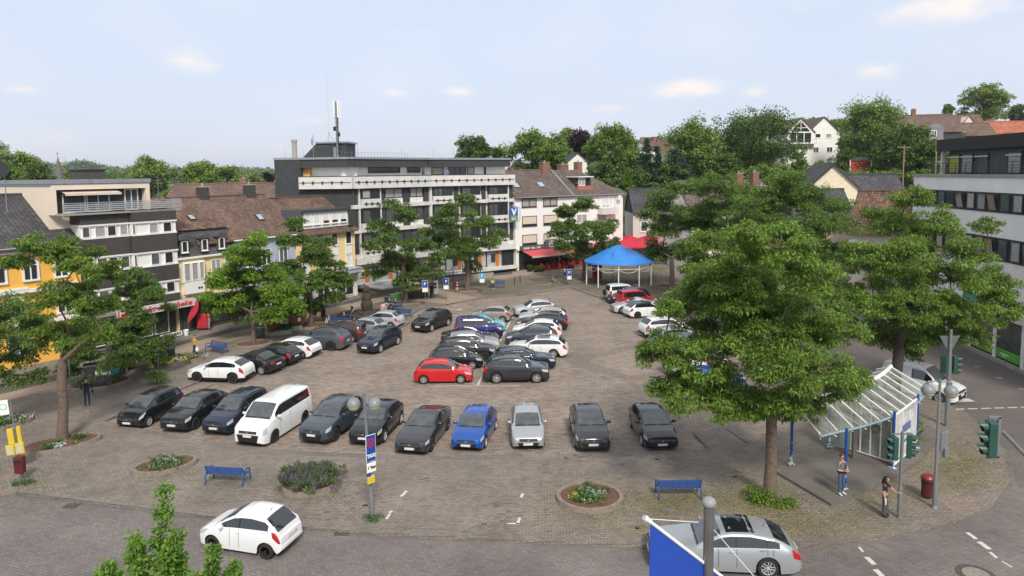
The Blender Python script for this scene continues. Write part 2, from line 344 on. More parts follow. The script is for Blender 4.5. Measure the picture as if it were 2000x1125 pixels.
def sheet(name, polys, z, m, skirt=0., holes=(), kind='structure', px=True):
    """flat polygon(s); with skirt it has edge faces going down that far"""
    mb = MB()
    for poly in polys:
        loops = [[(G(*p, z) if px else Vector((p[0], p[1], z))) for p in poly]] + [[G(*p, z) for p in h] for h in holes]
        flat = [q for l in loops for q in l]; base = len(mb.v); mb.v += [tuple(q) for q in flat]
        for tri in tessellate_polygon(loops):
            a, b, c = (flat[i] for i in tri)
            if (b-a).cross(c-a).z < 0: tri = tri[::-1]
            mb.f.append(tuple(base+i for i in tri)); mb.m.append(0)
        if skirt:
            for l in loops:
                for i in range(len(l)):
                    a, b = l[i], l[(i+1) % len(l)]
                    mb.face([a, b, b-Vector((0, 0, skirt)), a-Vector((0, 0, skirt))])
    return tag(mb.build(name, m), kind=kind)
def hill_h(x, y):
    s = lambda t: (lambda q: q*q*(3-2*q))(max(0., min(1., t)))
    h = 17*s((y+.6*x-130)/110)*s((x+25)/70) + .08*max(0, min(y, 330)-180)*s((x+25)/70)
    return h + 14*s((y-900)/1500)
mb = MB(); xs = [-3200, -1800, -1000, -600, -350, -200, -120, -60] + list(range(-40, 240, 10)) + [260, 300, 380, 500, 800, 1400, 2600]
ys = [-60, 0, 60, 90] + list(range(100, 360, 10)) + [400, 500, 700, 900, 1200, 1700, 2400, 3500]
for y in ys:
    for x in xs: mb.v.append((x, y, hill_h(x, y) - .06))
n = len(xs)
for j in range(len(ys)-1):
    for i in range(n-1): mb.f.append((j*n+i, j*n+i+1, (j+1)*n+i+1, (j+1)*n+i)); mb.m.append(0)
tag(mb.build('terrain', grass_m, smooth=60), kind='structure')
# asphalt under the whole town centre
sheet('road', [[(-45, -20), (60, -20), (75, 140), (-60, 140)]], -.004, road_m, px=False)
sheet('side_road', [[(2600, 1060), (1990, 950), (1965, 880), (1900, 815), (1835, 770), (1745, 742), (1620, 712), (1530, 690), (1470, 650), (1400, 600), (1330, 530), (1300, 480), (1480, 462), (1700, 560), (1850, 650), (2060, 735), (2600, 900)]], .0, asph_m)
LOT = [(205, 822), (240, 829), (420, 868), (620, 884), (830, 891), (1100, 889), (1385, 877), (1354, 845), (1410, 834), (1462, 868), (1500, 848), (1570, 790), (1600, 745), (1530, 700),
       (1440, 650), (1345, 603), (1290, 592), (1180, 583), (1150, 574), (1115, 561), (1010, 577), (945, 581), (820, 603), (806, 612), (800, 630), (770, 645), (700, 640), (600, 660), (380, 748), (290, 784)]
sheet('parking_lot', [LOT], .004, lot_m)
PLZ = [(-140, 990), (30, 960), (160, 976), (400, 1006), (600, 1029), (740, 1040), (1000, 1054), (1250, 1064), (1560, 1068), (1720, 1048), (1860, 1018), (1940, 983), (1972, 940), (1958, 880), (1898, 820),
       (1835, 778), (1745, 748), (1620, 716), (1530, 693), (1470, 655), (1400, 605), (1330, 535), (1300, 485), (1200, 478), (1003, 500), (720, 540), (500, 590), (165, 655), (-140, 740)]
sheet('plaza', [PLZ], PZ, plaza_m, skirt=PZ+.05, holes=[LOT[::-1]])
# kerb stones: a dark band along the lot and the road, laid 4 mm proud
def band(name, pts, w, z, m, side=1, px=True, kind='structure'):
    P = [(G(*p, z) if px else Vector((*p, z))) for p in pts]; mb = MB(); Q = []
    for i, p in enumerate(P):
        t = (P[min(i+1, len(P)-1)]-P[max(i-1, 0)]).normalized(); n_ = Vector((-t.y, t.x, 0))*side
        Q.append(p+n_*w)
    for i in range(len(P)-1):
        q = [P[i], P[i+1], Q[i+1], Q[i]]
        if (q[1]-q[0]).cross(q[2]-q[0]).z < 0: q = q[::-1]
        mb.face(q)
    return tag(mb.build(name, m), kind=kind)
kb = brick('kerb setts', (.19, .17, .15), (.15, .135, .12), (.08, .07, .06), .9, .3, .012, big=.25)
band('kerb', [(420, 867), (620, 883), (830, 890), (1100, 888), (1383, 876)], .45, PZ+.004, kb, -1)
band('kerb', [(205, 821), (290, 783), (380, 747), (600, 659), (700, 639)], .32, PZ+.004, kb, 1)
band('kerb', [(205, 822), (240, 829), (420, 868)], .4, PZ+.0045, kb, -1)
band('kerb', [(820, 602), (945, 580), (1010, 576), (1115, 560), (1150, 573), (1180, 582), (1290, 591)], .3, PZ+.004, kb, 1)
band('kerb', [(30, 961), (160, 977), (400, 1007), (600, 1030)], .2, PZ+.004, kerb_m, 1)
band('kerb', [(1410, 833), (1463, 867)], .75, PZ+.004, kb, 1)
# outer second step in the lot corner, a low border of stones
mb = MB()
for pts in ([(232, 829), (330, 788), (420, 752)],):
    P = [G(*p) for p in pts]
    for a, b in zip(P, P[1:]):
        t = (b-a).normalized(); n_ = Vector((-t.y, t.x, 0))*.25
        mb.prism([(a.x, a.y), (b.x, b.y), ((b+n_).x, (b+n_).y), ((a+n_).x, (a+n_).y)], -.01, .07)
tag(mb.build('kerb', kerb_m), kind='structure')
# plaza overlays
sheet('pavement', [[(-140, 768), (32, 750), (112, 731), (200, 708), (320, 676), (400, 654), (560, 615), (650, 595), (732, 574), (830, 545), (1003, 528), (1003, 512), (720, 545), (500, 595), (165, 662), (-140, 745)]], PZ+.004, walk_m)
sheet('path', [[(-140, 822), (0, 786), (112, 756), (370, 690), (580, 628), (650, 613), (710, 597), (790, 579), (830, 590), (875, 594), (935, 581), (860, 566), (900, 556), (1000, 541), (1100, 527), (1230, 508), (1300, 500), (1300, 490), (1200, 482), (1140, 497), (1020, 528), (900, 548), (830, 560), (732, 582),
                (635, 603), (560, 624), (400, 662), (320, 682), (112, 743), (20, 766), (-140, 800)]], PZ+.008, path_m)
sheet('gutter', [[(-140, 800), (20, 766), (112, 743), (320, 682), (400, 662), (560, 624), (635, 603), (732, 582), (830, 560), (940, 541), (1000, 535), (1000, 529), (900, 536), (820, 552), (732, 574), (650, 595), (560, 615), (400, 654), (320, 676), (112, 731), (32, 750), (-140, 782)]], PZ+.012, gut_m)
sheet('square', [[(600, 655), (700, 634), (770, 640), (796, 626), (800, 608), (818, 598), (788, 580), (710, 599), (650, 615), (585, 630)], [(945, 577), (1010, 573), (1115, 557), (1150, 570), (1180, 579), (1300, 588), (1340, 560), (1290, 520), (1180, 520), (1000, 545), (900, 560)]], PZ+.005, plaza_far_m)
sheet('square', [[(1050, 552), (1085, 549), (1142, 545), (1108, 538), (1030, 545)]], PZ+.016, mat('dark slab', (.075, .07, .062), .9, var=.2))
# dark diagonal bands in the lot
dk = brick('dark parking setts', (.235, .185, .15), (.165, .135, .11), (.09, .075, .062), .3, .18, .012, big=.2, uvrot=R(6))
sheet('dark_setts', [[(1085, 692), (1150, 690), (1260, 668), (1262, 676), (1160, 700), (1150, 706), (1230, 734), (1330, 718), (1330, 728), (1235, 746), (1120, 715)]], .008, dk)
# painted lines
def line(pts, w, z=.012, wob=0): band('road_marking', pts, w, z, mark_m)
line([(935, 752), (1003, 617)], .13); line([(850, 754), (1016, 754)], .08)
line([(872, 595), (925, 600)], .1, .008); line([(848, 600), (905, 607)], .1, .008); line([(850, 614), (895, 617)], .1, .008); line([(895, 605), (905, 603)], .2, .008); line([(1003, 622), (1030, 621)], .1, .008)
for p, w in (([(786, 970), (797, 959)], .13), ([(757, 1014), (764, 1003)], .1), ([(763, 1002), (768, 998)], .12), ([(1020, 972), (1024, 964)], .12), ([(990, 1023), (1014, 1024)], .09), ([(1013, 1025), (1018, 1011)], .12)): line(p, w, PZ+.004)
for p, w in (([(1885, 1040), (1903, 1053)], .16), ([(1907, 1058), (1928, 1073)], .2), ([(1930, 1078), (1944, 1090)], .12), ([(1687, 1088), (1703, 1103)], .2), ([(1675, 1068), (1683, 1078)], .1), ([(1704, 1112), (1722, 1130)], .2), ([(1955, 1096), (1975, 1108)], .07)): line(p, w, .004)
line([(1810, 788), (1905, 784)], .55, .008)
for i in range(9):
    x = 1840+i*26; line([(x, 801-i*.8), (x+19, 800.3-i*.8)], .14, .008)
for i in range(6): line([(1770+i*44, 650+i*22), (1782+i*44, 651+i*22)], .12, .008)
# single darker stones and repaired spots in the front paving, two gullies with debris
mb = MB(); rr = random.Random(9)
for (px, py, n_) in [(965, 985, 9), (1000, 1012, 8), (1110, 900, 6), (1130, 892, 7), (720, 985, 4), (1165, 1000, 4), (650, 1010, 4), (830, 935, 4), (1290, 900, 4), (1060, 920, 5), (1420, 930, 6), (940, 1030, 6), (590, 1010, 3), (1200, 905, 4), (1240, 1030, 5), (350, 960, 4), (1500, 1030, 5), (1450, 870, 5), (870, 905, 4)]:
    g = G(px, py, PZ+.005)
    for k in range(n_): a = g+Vector((round(rr.gauss(0, .35)/.24)*.24, round(rr.gauss(0, .25)/.125)*.125, 0)); mb.face([a, a+Vector((.22, .01, 0)), a+Vector((.215, .12, 0)), a+Vector((-.005, .11, 0))])
tag(mb.build('dark_stones', mat('dark stone', (.115, .10, .09), .8, var=.3, scale=3)), kind='structure')
for px, py, lab in ((140, 988, 'drain grate with pink debris by the left kerb'), (668, 1041, 'drain grate with reddish debris below the taxi sign')):
    g = G(px, py, .0); s_ = MB(); s_.box((-.3, -.2, 0), (.3, .2, .012))
    for k in range(5): s_.box((-.26, -.16+k*.075, .012), (.26, -.13+k*.075, .02))
    o_ = s_.build('drain_grate', iron_ if False else mat('grate iron', (.09, .075, .07), .7, .2, var=.3, scale=9)); o_.location = g; tag(o_, lab, 'drain'); q_ = MB()
    for k in range(26): x_, y_ = rr.gauss(.1, .2), rr.gauss(.05, .12); q_.face([(x_, y_, .024), (x_+.05, y_+.01, .03), (x_+.03, y_+.05, .026)])
    tag(q_.build('debris', mat('reddish debris', (.34, .19, .15), .9, var=.3), o_), kind='stuff')
# covers
def cover(px, py, w, h, rz, m, z):
    g = G(px, py, z); mb = MB(); M = Matrix.Translation(g) @ Matrix.Rotation(rz, 4, 'Z'); mb.box((-w/2, -h/2, 0), (w/2, h/2, .006), M); mb.box((-w/2+.06, -h/2+.06, 0), (w/2-.06, h/2-.06, .012), M); mb.box((-.08, -.08, 0), (.08, .08, .018), M)
    return mb.build('manhole_cover', m)
iron = mat('cast iron', (.10, .085, .075), .7, .3, var=.3, scale=12, bump=.6, bscale=30)
tag(cover(1872, 991, 1.0, .7, R(8), mat('rusty slab', (.22, .17, .13), .85, var=.3, scale=5), PZ), 'square rusty stone cover with a hole beside the red bin', 'manhole cover')
mb = MB(); g = G(1907, 1122, .002); mb.lathe([(.62, 0), (.62, .008), (.46, .008), (.46, .004)], g, 32); mb2 = MB()
o = mb.build('manhole_cover', iron); tag(o, 'round manhole cover with a dark ring in the road at the lower right', 'manhole cover'); mb2.lathe([(.43, .0), (.43, .014), (.2, .016), (0.01, .016)], g, 32); mb2.build('lid', mat('light iron', (.27, .23, .2), .7, .2, var=.3, scale=8), o)
# ------------------------------------------------------------------ buildings
class Bld:
    """a building in facade coordinates: u along the street front, d into the building, z up"""
    def __init__(s, name, a, v, label, cat='building', group=None):
        s.a = Vector((*a, 0)); s.v = Vector((*v, 0)).normalized(); s.n = Vector((s.v.y, -s.v.x, 0))   # n points out, towards the street
        s.M = Matrix((s.v, -s.n, Vector((0, 0, 1)))).transposed().to_4x4(); s.M.translation = s.a
        s.root = empty(name, s.a, 0, label, cat, group); s.Mi = Matrix.Translation(-s.a) @ s.M
    def part(s, name, mb, mats, **k):
        mb.xf(s.Mi); return mb.build(name, mats, s.root, **k)
    def P(s, u, d, z): return s.Mi @ Vector((u, d, z))
    def windows(s, lst, frame, panes, fw=.07, d0=0., cross=1, sill=True, rowm=None, side=None):
        """(u0, u1, z0, z1) openings; frame stands proud, pane sits 3 cm behind the frame's face"""
        for k, q in enumerate(lst):
            u0, u1, z0, z1 = q[:4]; nm = q[4] if len(q) > 4 else cross
            mb = MB(); d = d0
            mb.box((u0, d-.09, z0), (u0+fw, d+.02, z1)); mb.box((u1-fw, d-.09, z0), (u1, d+.02, z1))
            mb.box((u0+fw, d-.088, z1-fw), (u1-fw, d+.02, z1)); mb.box((u0+fw, d-.088, z0), (u1-fw, d+.02, z0+fw))
            for j in range(1, nm+1):
                c = u0+(u1-u0)*j/(nm+1); mb.box((c-fw*.5, d-.085, z0+fw), (c+fw*.5, d+.018, z1-fw))
            if sill: mb.box((u0-.06, d-.14, z0-.06), (u1+.06, d+.02, z0-.001))
            fo = s.part('window', mb, frame)
            pb = MB(); pm = panes[k % len(panes)] if not isinstance(panes, dict) else panes
            pb.box((u0+fw-.01, d-.03, z0+fw-.01), (u1-fw+.01, d+.015, z1-fw+.01)); pb.xf(s.Mi); pb.build('pane', pm, fo)
g_dark = glass_pane('dark glass', (.03, .033, .036)); g_cur = mat('curtained glass', (.33, .33, .31), .18, 0, .3, 5); g_sky = glass_pane('grey glass', (.10, .115, .125), .1)
g_blind = mat('roller shutter', (.62, .54, .45), .6, var=.06, scale=4); g_white = mat('white panel', (.70, .69, .66), .5, var=.05); g_mid = glass_pane('dim glass', (.085, .09, .09), .08)
t_dark = roof_mat('slate grey tiles', (.06, .058, .062), (.012, .012, .013)); t_brown = roof_mat('brown tiles', (.15, .092, .07), (.03, .02, .016))
t_red = roof_mat('red brown tiles', (.155, .088, .058), (.035, .02, .014), var=.4); t_orange = roof_mat('orange tiles', (.38, .12, .055), (.1, .04, .03)); t_grey = roof_mat('grey brown tiles', (.125, .092, .078), (.03, .024, .02))
shingle = brick('brown shingles', (.055, .048, .045), (.034, .030, .029), (.09, .08, .07), .16, .11, .012, big=.12)
slate = brick('slate cladding', (.052, .055, .058), (.04, .043, .047), (.022, .023, .025), .4, .3, .012, big=.12)
oldslate = brick('weathered slate', (.115, .11, .115), (.07, .067, .07), (.04, .04, .04), .22, .18, .014, big=.35, moss=(.13, .115, .08))
cream_w = mat('cream render', (.70, .60, .48), .85, var=.07, scale=.6); yel_w = mat('yellow render', (.80, .62, .32), .85, var=.05); ora_w = mat('orange render', (.80, .44, .08), .85, var=.07, scale=.8)
white_w = mat('white render', (.78, .76, .73), .85, var=.05, scale=.5); grey_w = mat('light grey render', (.55, .54, .51), .85, var=.06); blue_w = mat('pale blue render', (.40, .46, .55), .8, var=.06)
conc_w = mat('stained white concrete', (.60, .59, .57), .85, var=.16, scale=.7); zinc = mat('zinc edge', (.30, .32, .34), .5, .4, var=.2); anth = mat('anthracite panel', (.035, .04, .045), .45, var=.1)
brick_red = brick('red brick', (.26, .09, .055), (.19, .065, .04), (.22, .18, .15), .25, .08, .01)
A2, V2 = (-29.988, 59.806), (.535, .845)

def gable_roof(b, u0, u1, d0, d1, ze, zr, m, over=.35, th=.18, name='roof', dr=None):
    """ridge parallel to the street"""
    dm = (d0+d1)/2 if dr is None else dr; sl0 = (zr-ze)/(dm-d0); sl1 = (zr-ze)/(d1-dm); mb = MB()
    for sgn, dd, sl in ((-1, d0, sl0), (1, d1, sl1)):
        e = dd+sgn*over; z = ze-over*sl
        pts = [(u0-.1, e, z), (u1+.1, e, z), (u1+.1, dm, zr), (u0-.1, dm, zr)]
        top = [Vector(p)+Vector((0, 0, th)) for p in pts]
        mb.face(top if sgn < 0 else top[::-1]); mb.face(pts[::-1] if sgn < 0 else pts)
        for i in range(4): j = (i+1) % 4; mb.face([pts[i], pts[j], top[j], top[i]])
    o = b.part(name, mb, m)
    mb = MB(); mb.tube([(u0-.12, dm, zr+th+.02), (u1+.12, dm, zr+th+.02)], .12, 6); mb.xf(b.Mi); mb.build('ridge', m, o)
    return o
def gable_body(b, u0, u1, d0, d1, ze, zr, m, dr=None, z0=0):
    dm = (d0+d1)/2 if dr is None else dr; mb = MB(); poly = [(d0, z0), (d1, z0), (d1, ze), (dm, zr), (d0, ze)]
    A = [(u0, d, z) for d, z in poly]; B = [(u1, d, z) for d, z in poly]; mb.face(A); mb.face(B[::-1])
    for i in range(5): j = (i+1) % 5; mb.face([A[i], B[i], B[j], A[j]])
    return b.part('wall', mb, m)
def gutter(b, u0, u1, d, z, m=None):
    mb = MB(); mb.tube([(u0, d, z), (u1, d, z)], .07, 6); b.part('gutter', mb, m or zinc)
def chimney(b, u, d, z0, z1, m, w=.5, dd=.5, cap=True):
    mb = MB(); mb.box((u-w, d-dd, z0), (u+w, d+dd, z1)); o = b.part('chimney', mb, m)
    if cap:
        q = MB(); q.box((u-w-.06, d-dd-.06, z1), (u+w+.06, d+dd+.06, z1+.08)); q.tube([(u, d, z1), (u, d, z1+.4)], .12, 8); q.xf(b.Mi); q.build('cap', concrete, o)
def skylight(b, u, d, z, w, h, sl):
    M = Matrix.Translation((u, d, z)) @ Matrix.Rotation(sl, 4, 'X'); mb = MB(); mb.box((-w/2, -h/2, .0), (w/2, h/2, .12), M); o = b.part('skylight', mb, dark_metal)
    q = MB(); q.box((-w/2+.07, -h/2+.07, .1), (w/2-.07, h/2-.07, .135), M); q.xf(b.Mi); q.build('pane', g_sky_l, o)
g_sky_l = mat('painted sky glass', (.32, .38, .44), .1, 0, .2, 2)  # pale blue base colour stands in for reflected sky on the skylights
def antenna(b, u, d, z0, z1):
    mb = MB(); mb.tube([(u, d, z0), (u, d, z1)], .025, 5)
    for k in range(4): mb.tube([(u-.5, d, z1-.15-.3*k), (u+.5, d, z1-.15-.3*k)], .012, 4)
    b.part('aerial', mb, grey_metal)

# --- 1 orange house, dark tiled roof, arched windows
b = Bld('orange_house', A2, V2, 'orange rendered house with arched white windows and a dark tiled roof at the left edge', 'house')
gable_body(b, -21, -7.5, .2, 11.5, 9.0, 12.6, ora_w); gable_roof(b, -21, -7.5, .2, 11.5, 9.0, 12.6, t_dark, .45)
mb = MB(); mb.box((-21, -.12, 8.75), (-7.6, .2, 9.0)); mb.box((-21, -.02, 5.6), (-7.6, .2, 5.85)); mb.box((-21, .0, 3.1), (-7.6, .25, 3.45)); b.part('cornice', mb, white_w)
gutter(b, -21, -7.5, -.32, 8.62, grey_metal)
def arch_window(b, uc, w, z0, z1, d=.2):
    r = w/2; n = 10; outer = [(uc-r-.14, z0-.1)] + [(uc-(r+.14)*math.cos(math.pi*i/n), z1-r+(r+.14)*math.sin(math.pi*i/n)) for i in range(n+1)] + [(uc+r+.14, z0-.1)]
    inner = [(uc-r, z0)] + [(uc-r*math.cos(math.pi*i/n), z1-r+r*math.sin(math.pi*i/n)) for i in range(n+1)] + [(uc+r, z0)]
    mb = MB()
    for i in range(len(outer)-1):
        a, c, e, f = outer[i], outer[i+1], inner[i+1], inner[i]
        mb.face([(a[0], d-.12, a[1]), (f[0], d-.12, f[1]), (e[0], d-.12, e[1]), (c[0], d-.12, c[1])]); mb.face([(a[0], d-.12, a[1]), (c[0], d-.12, c[1]), (c[0], d, c[1]), (a[0], d, a[1])]); mb.face([(f[0], d-.12, f[1]), (f[0], d, f[1]), (e[0], d, e[1]), (e[0], d-.12, e[1])])
    mb.box((uc-r-.14, d-.16, z0-.14), (uc+r+.14, d, z0)); mb.box((uc-.04, d-.09, z0), (uc+.04, d-.02, z1)); mb.box((uc-r, d-.088, z1-r-.04), (uc-.04, d-.02, z1-r+.04)); mb.box((uc+.04, d-.088, z1-r-.04), (uc+r, d-.02, z1-r+.04))
    fo = b.part('window', mb, white); q = MB(); pts = [(x, d-.03, z) for x, z in inner]; q.face(pts); q.face([(x, d-.005, z) for x, z in inner][::-1]); q.xf(b.Mi); q.build('pane', g_dark, fo)
for u in (-8.9, -11.0, -13.1, -15.2, -17.3): arch_window(b, u, .85, 6.55, 8.05)
for u in (-8.8, -12.2, -15.6):
    arch_window(b, u, 1.0, 3.75, 5.35); mb = MB(); mb.box((u-.9, -.05, 5.85), (u+.9, .2, 6.02)); b.part('hood_mould', mb, white_w)
b.windows([(-9.6, -8.2, .9, 2.8), (-12.8, -11.4, .9, 2.8), (-16, -14.6, .9, 2.8)], white, [g_dark, g_mid], d0=.2)
mb = MB(); mb.box((-8.3, -.9, 2.95), (-6.9, .2, 3.1)); mb.box((-8.3, -.9, 0.1), (-8.15, .2, 3)); b.part('porch', mb, white_w)
mb = MB(); mb.box((-16.8, 2.0, 10.9), (-16.5, 2.3, 11.5)); mb.box((-16.9, 1.9, 11.5), (-16.4, 2.4, 11.7)); b.part('roof_vent', mb, white)

# --- 2 apartment block
b = Bld('apartment_block', A2, V2, 'flat roofed apartment block clad in dark brown shingles with white window bands above the pharmacy', 'apartment building')
mb = MB(); mb.box((-7.4, 1.6, 0), (.3, 13, 11.2)); mb.box((-8.9, 1.6, 9.0), (-1.15, 13, 13.5)); b.part('wall', mb, cream_w)
mb = MB(); mb.box((-9.0, .9, 13.5), (-1.1, 13.1, 13.62)); mb.box((-9.05, .85, 13.62), (-1.0, 13.15, 13.95)); o = b.part('roof', mb, [zinc])
mb = MB(); mb.box((-5.2, 4, 13.9), (-3.2, 6, 14.7)); b.part('roof_hut', mb, shingle)
mb = MB(); mb.box((-5.3, 3.9, 14.7), (-3.1, 6.1, 14.8)); b.part('hut_roof', mb, dark_metal)
mb = MB(); mb.box((-8.9, .9, 11.2), (-8.55, 1.6, 13.5)); mb.box((-1.5, .9, 11.2), (-1.15, 1.6, 13.5)); mb.box((-8.55, .9, 13.15), (-1.5, 1.6, 13.5)); b.part('loggia_frame', mb, cream_w)
mb = MB(); mb.box((-8.55, 1.55, 11.2), (-1.5, 1.6, 13.15)); b.part('penthouse_front', mb, shingle)
b.windows([(-7.9, -6.2, 11.3, 12.8, 0), (-6.1, -4.3, 11.3, 12.8, 1), (-3.05, -1.9, 11.3, 13.1, 1)], white, [g_dark, g_dark, g_mid], d0=1.5)
mb = MB(); mb.face([(-8.1, 1.5, 13.05), (-8.1, .5, 12.85), (-3.8, .5, 12.85), (-3.8, 1.5, 13.05)]); mb.box((-8.1, .46, 12.68), (-3.8, .5, 12.87)); b.part('awning', mb, mat('faded awning', (.62, .52, .45), .8))
# shingle bands and the white window strips; right half stands 0.35 m proud
for (u0, u1, d) in ((-7.4, -3.6, .0), (-3.55, .35, -.35)):
    for z0, z1 in ((10.35, 11.3), (7.75, 9.2), (5.1, 6.45), (3.3, 3.9)):
        mb = MB(); mb.box((u0, d, z0), (u1, 1.6, z1)); b.part('shingle_band', mb, shingle)
    for z0, z1 in ((9.2, 10.35), (6.45, 7.75), (3.9, 5.1)):
        mb = MB(); mb.box((u0+.02, d+.08, z0), (u1-.02, 1.6, z1)); mb.box((u0-.02, d-.06, z1-.14), (u1+.02, d+.3, z1-.02)); mb.box((u0, d-.03, z0-.02), (u1, d+.2, z0+.09)); b.part('window_strip', mb, white)
        w = (u1-u0)/4
        lst = [(u0+.12, u0+.12+w*.62), (u0+w*1.15, u0+w*2.0), (u0+w*2.15, u0+w*2.9), (u0+w*3.2, u0+w*3.9)] if d == 0. else [(u0+.04, u0+.3), (u0+w*1.5, u0+w*2.3), (u0+w*2.75, u0+w*3.55)]
        b.windows([(p, q, z0+.12, z1-.18, 0) for p, q in lst], white, [g_mid, g_cur, g_dark, g_cur] if z0 > 8 else [g_dark, g_sky, g_dark, g_mid], .05, d0=d+.08, sill=False)
mb = MB(); mb.box((-8.7, -.35, 11.15), (.9, 1.2, 11.3)); b.part('balcony_floor', mb, concrete)
mb = MB()
for z in (11.42, 11.58, 11.74, 11.9, 12.08): mb.box((-8.7, -.37, z), (.9, -.34, z+(.05 if z > 12 else .1))); mb.box((.88, -.34, z), (.91, 1.1, z+.08))
for i in range(9): u = -8.65+i*1.19; mb.box((u, -.33, 11.3), (u+.04, -.29, 12.1))
b.part('balcony_railing', mb, mat('pale railing', (.5, .52, .54), .35, .5))
# ground floor: recessed shop, canopy, sign
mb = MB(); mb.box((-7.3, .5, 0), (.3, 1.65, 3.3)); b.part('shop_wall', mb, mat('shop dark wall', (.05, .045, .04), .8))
mb = MB(); mb.box((-7.4, -1.0, 2.95), (3.0, .6, 3.2)); b.part('canopy', mb, concrete)
for u0, u1 in ((-6.6, -5.2), (-5.0, -3.6), (-3.4, -1.9), (-1.7, -.4)):
    b.windows([(u0, u1, .35, 2.6, 0)], white_metal, [mat('shop window', (.06, .075, .06), .08, var=.6, scale=2.2)], .07, d0=.45, sill=False)
root = b.root
s = Bld('shop_sign', A2, V2, 'white pharmacy sign with red italic lettering above the shop front', 'sign')
mb = MB(); mb.box((-5.6, -1.12, 2.62), (1.35, -.98, 3.28)); s.part('board', mb, mat('sign white', (.62, .58, .57), .5))
red_l = mat('red lettering', (.55, .02, .03), .5)
text_mesh('lettering', 'Markt-Apotheke', .62, red_l, s.Mi @ face_mat((-1.7, -1.13, 2.95), (1, 0, 0), (0, -1, 0)), s.root, .015, .012, 5.2, .25)
mb = MB(); mb.box((-5.5, -1.14, 2.66), (-4.75, -1.125, 3.24)); s.part('emblem', mb, red_l)
mb = MB(); mb.box((-5.42, -1.16, 2.7), (-5.3, -1.142, 3.2)); mb.box((-5.3, -1.16, 2.98), (-4.95, -1.142, 3.08)); mb.face([(-5.3, -1.15, 3.08), (-4.85, -1.15, 3.08), (-5.1, -1.15, 3.2)]); s.part('emblem_letter', mb, white)
s2 = Bld('shop_emblem', A2, V2, 'red cubic pharmacy emblem sticking out above the left end of the white sign', 'sign')
mb = MB(); mb.box((-4.7, -1.9, 3.1), (-4.55, -1.15, 3.75)); s2.part('board', mb, red_paint); mb = MB(); mb.box((-4.72, -1.75, 3.2), (-4.702, -1.6, 3.65)); mb.box((-4.72, -1.6, 3.4), (-4.702, -1.35, 3.48)); s2.part('emblem_letter', mb, white)

# --- 3 cream house with slate mansard
b = Bld('mansard_house', A2, V2, 'cream house with a weathered slate mansard, three small dormers and a red brown roof', 'house')
mb = MB(); mb.box((.35, .1, 0), (6.4, 10, 6.85)); b.part('wall', mb, yel_w)
mb = MB(); mb.face([(.35, -.05, 6.85), (6.9, -.05, 6.85), (6.0, .9, 9.3), (.35, .9, 9.3)]); mb.face([(6.9, -.05, 6.85), (6.9, 6, 6.85), (6.0, 5, 9.3), (6.0, .9, 9.3)]); mb.face([(.35, -.05, 6.85), (.35, .9, 9.3), (.35, 6, 9.3), (.35, 6, 6.85)]); b.part('mansard', mb, oldslate)
mb = MB(); mb.face([(.3, .6, 9.25), (6.3, .6, 9.25), (2.5, 5.5, 12.1), (-.5, 5.5, 12.1), (-.5, .6, 9.25)][:4]); mb.face([(.3, .6, 9.24), (.3, 5.5, 12.09), (-.9, 5.5, 12.09)]); mb.face([(6.3, .6, 9.25), (6.3, 9, 9.25), (2.5, 5.5, 12.1)]); b.part('roof', mb, t_red)
mb = MB(); mb.box((.35, -.2, 6.7), (6.95, .15, 6.86)); b.part('cornice', mb, white_w)
for u in (1.15, 3.1, 4.85):
    mb = MB(); mb.box((u-.42, -.1, 7.2), (u+.42, 1.0, 8.5)); o = b.part('dormer', mb, oldslate)
    q = MB(); n = 8
    for i in range(n):
        a0, a1 = math.pi*i/n, math.pi*(i+1)/n; f = lambda a: (u-.6*math.cos(a), 8.45+.42*math.sin(a))
        (x0, z0), (x1, z1) = f(a0), f(a1); q.face([(x0, -.3, z0), (x1, -.3, z1), (x1, 1.3, z1), (x0, 1.3, z0)]); q.face([(x0, -.3, z0), (u, -.3, 8.45), (x1, -.3, z1)])
    q.xf(b.Mi); q.build('dormer_roof', oldslate, o)
    b.windows([(u-.3, u+.3, 7.3, 8.35, 0)], white, [g_dark, g_cur], .08, d0=-.08)
mb = MB(); mb.box((.8, -.25, 4.6), (2.9, .1, 6.45)); mb.box((.9, -.3, 3.55), (2.8, .1, 4.6)); b.part('bay', mb, white_w)
b.windows([(.85, 1.5, 4.7, 6.35, 0), (1.6, 2.25, 4.7, 6.35, 0), (2.35, 2.85, 4.7, 6.35, 0)], white, [g_cur], .07, d0=-.24, sill=False)
b.windows([(3.7, 4.7, 4.6, 6.35), (5.1, 6.1, 4.6, 6.35)], white, [g_cur])
mb = MB()
for u in (2.2, 2.45): mb.lathe([(.09, 0), (.09, .05)], (0, 0, 0), 10); mb.v[-20:] = [(u+x, -.36+z, 4.0+y) for x, y, z in mb.v[-20:]]
b.part('vent', mb, dark_metal)
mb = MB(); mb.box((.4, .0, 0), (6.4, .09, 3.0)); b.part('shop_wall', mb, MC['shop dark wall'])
mb = MB(); mb.box((1.4, -.9, 2.95), (6.4, .2, 3.25)); b.part('shop_fascia', mb, zinc)
b.windows([(2.6, 4.3, .5, 2.7, 0), (4.5, 6.2, .5, 2.7, 0), (.6, 1.6, .1, 2.7, 0)], dark_metal, [MC['shop window'], g_dark], .07, d0=0, sill=False)
skylight(b, 1.5, 2.6, 10.45, .8, .9, math.atan2(2.85, 4.9)); skylight(b, 3.4, 2.2, 10.2, .6, .8, math.atan2(2.85, 4.9)); antenna(b, 1.9, 4.8, 11.5, 14.2)

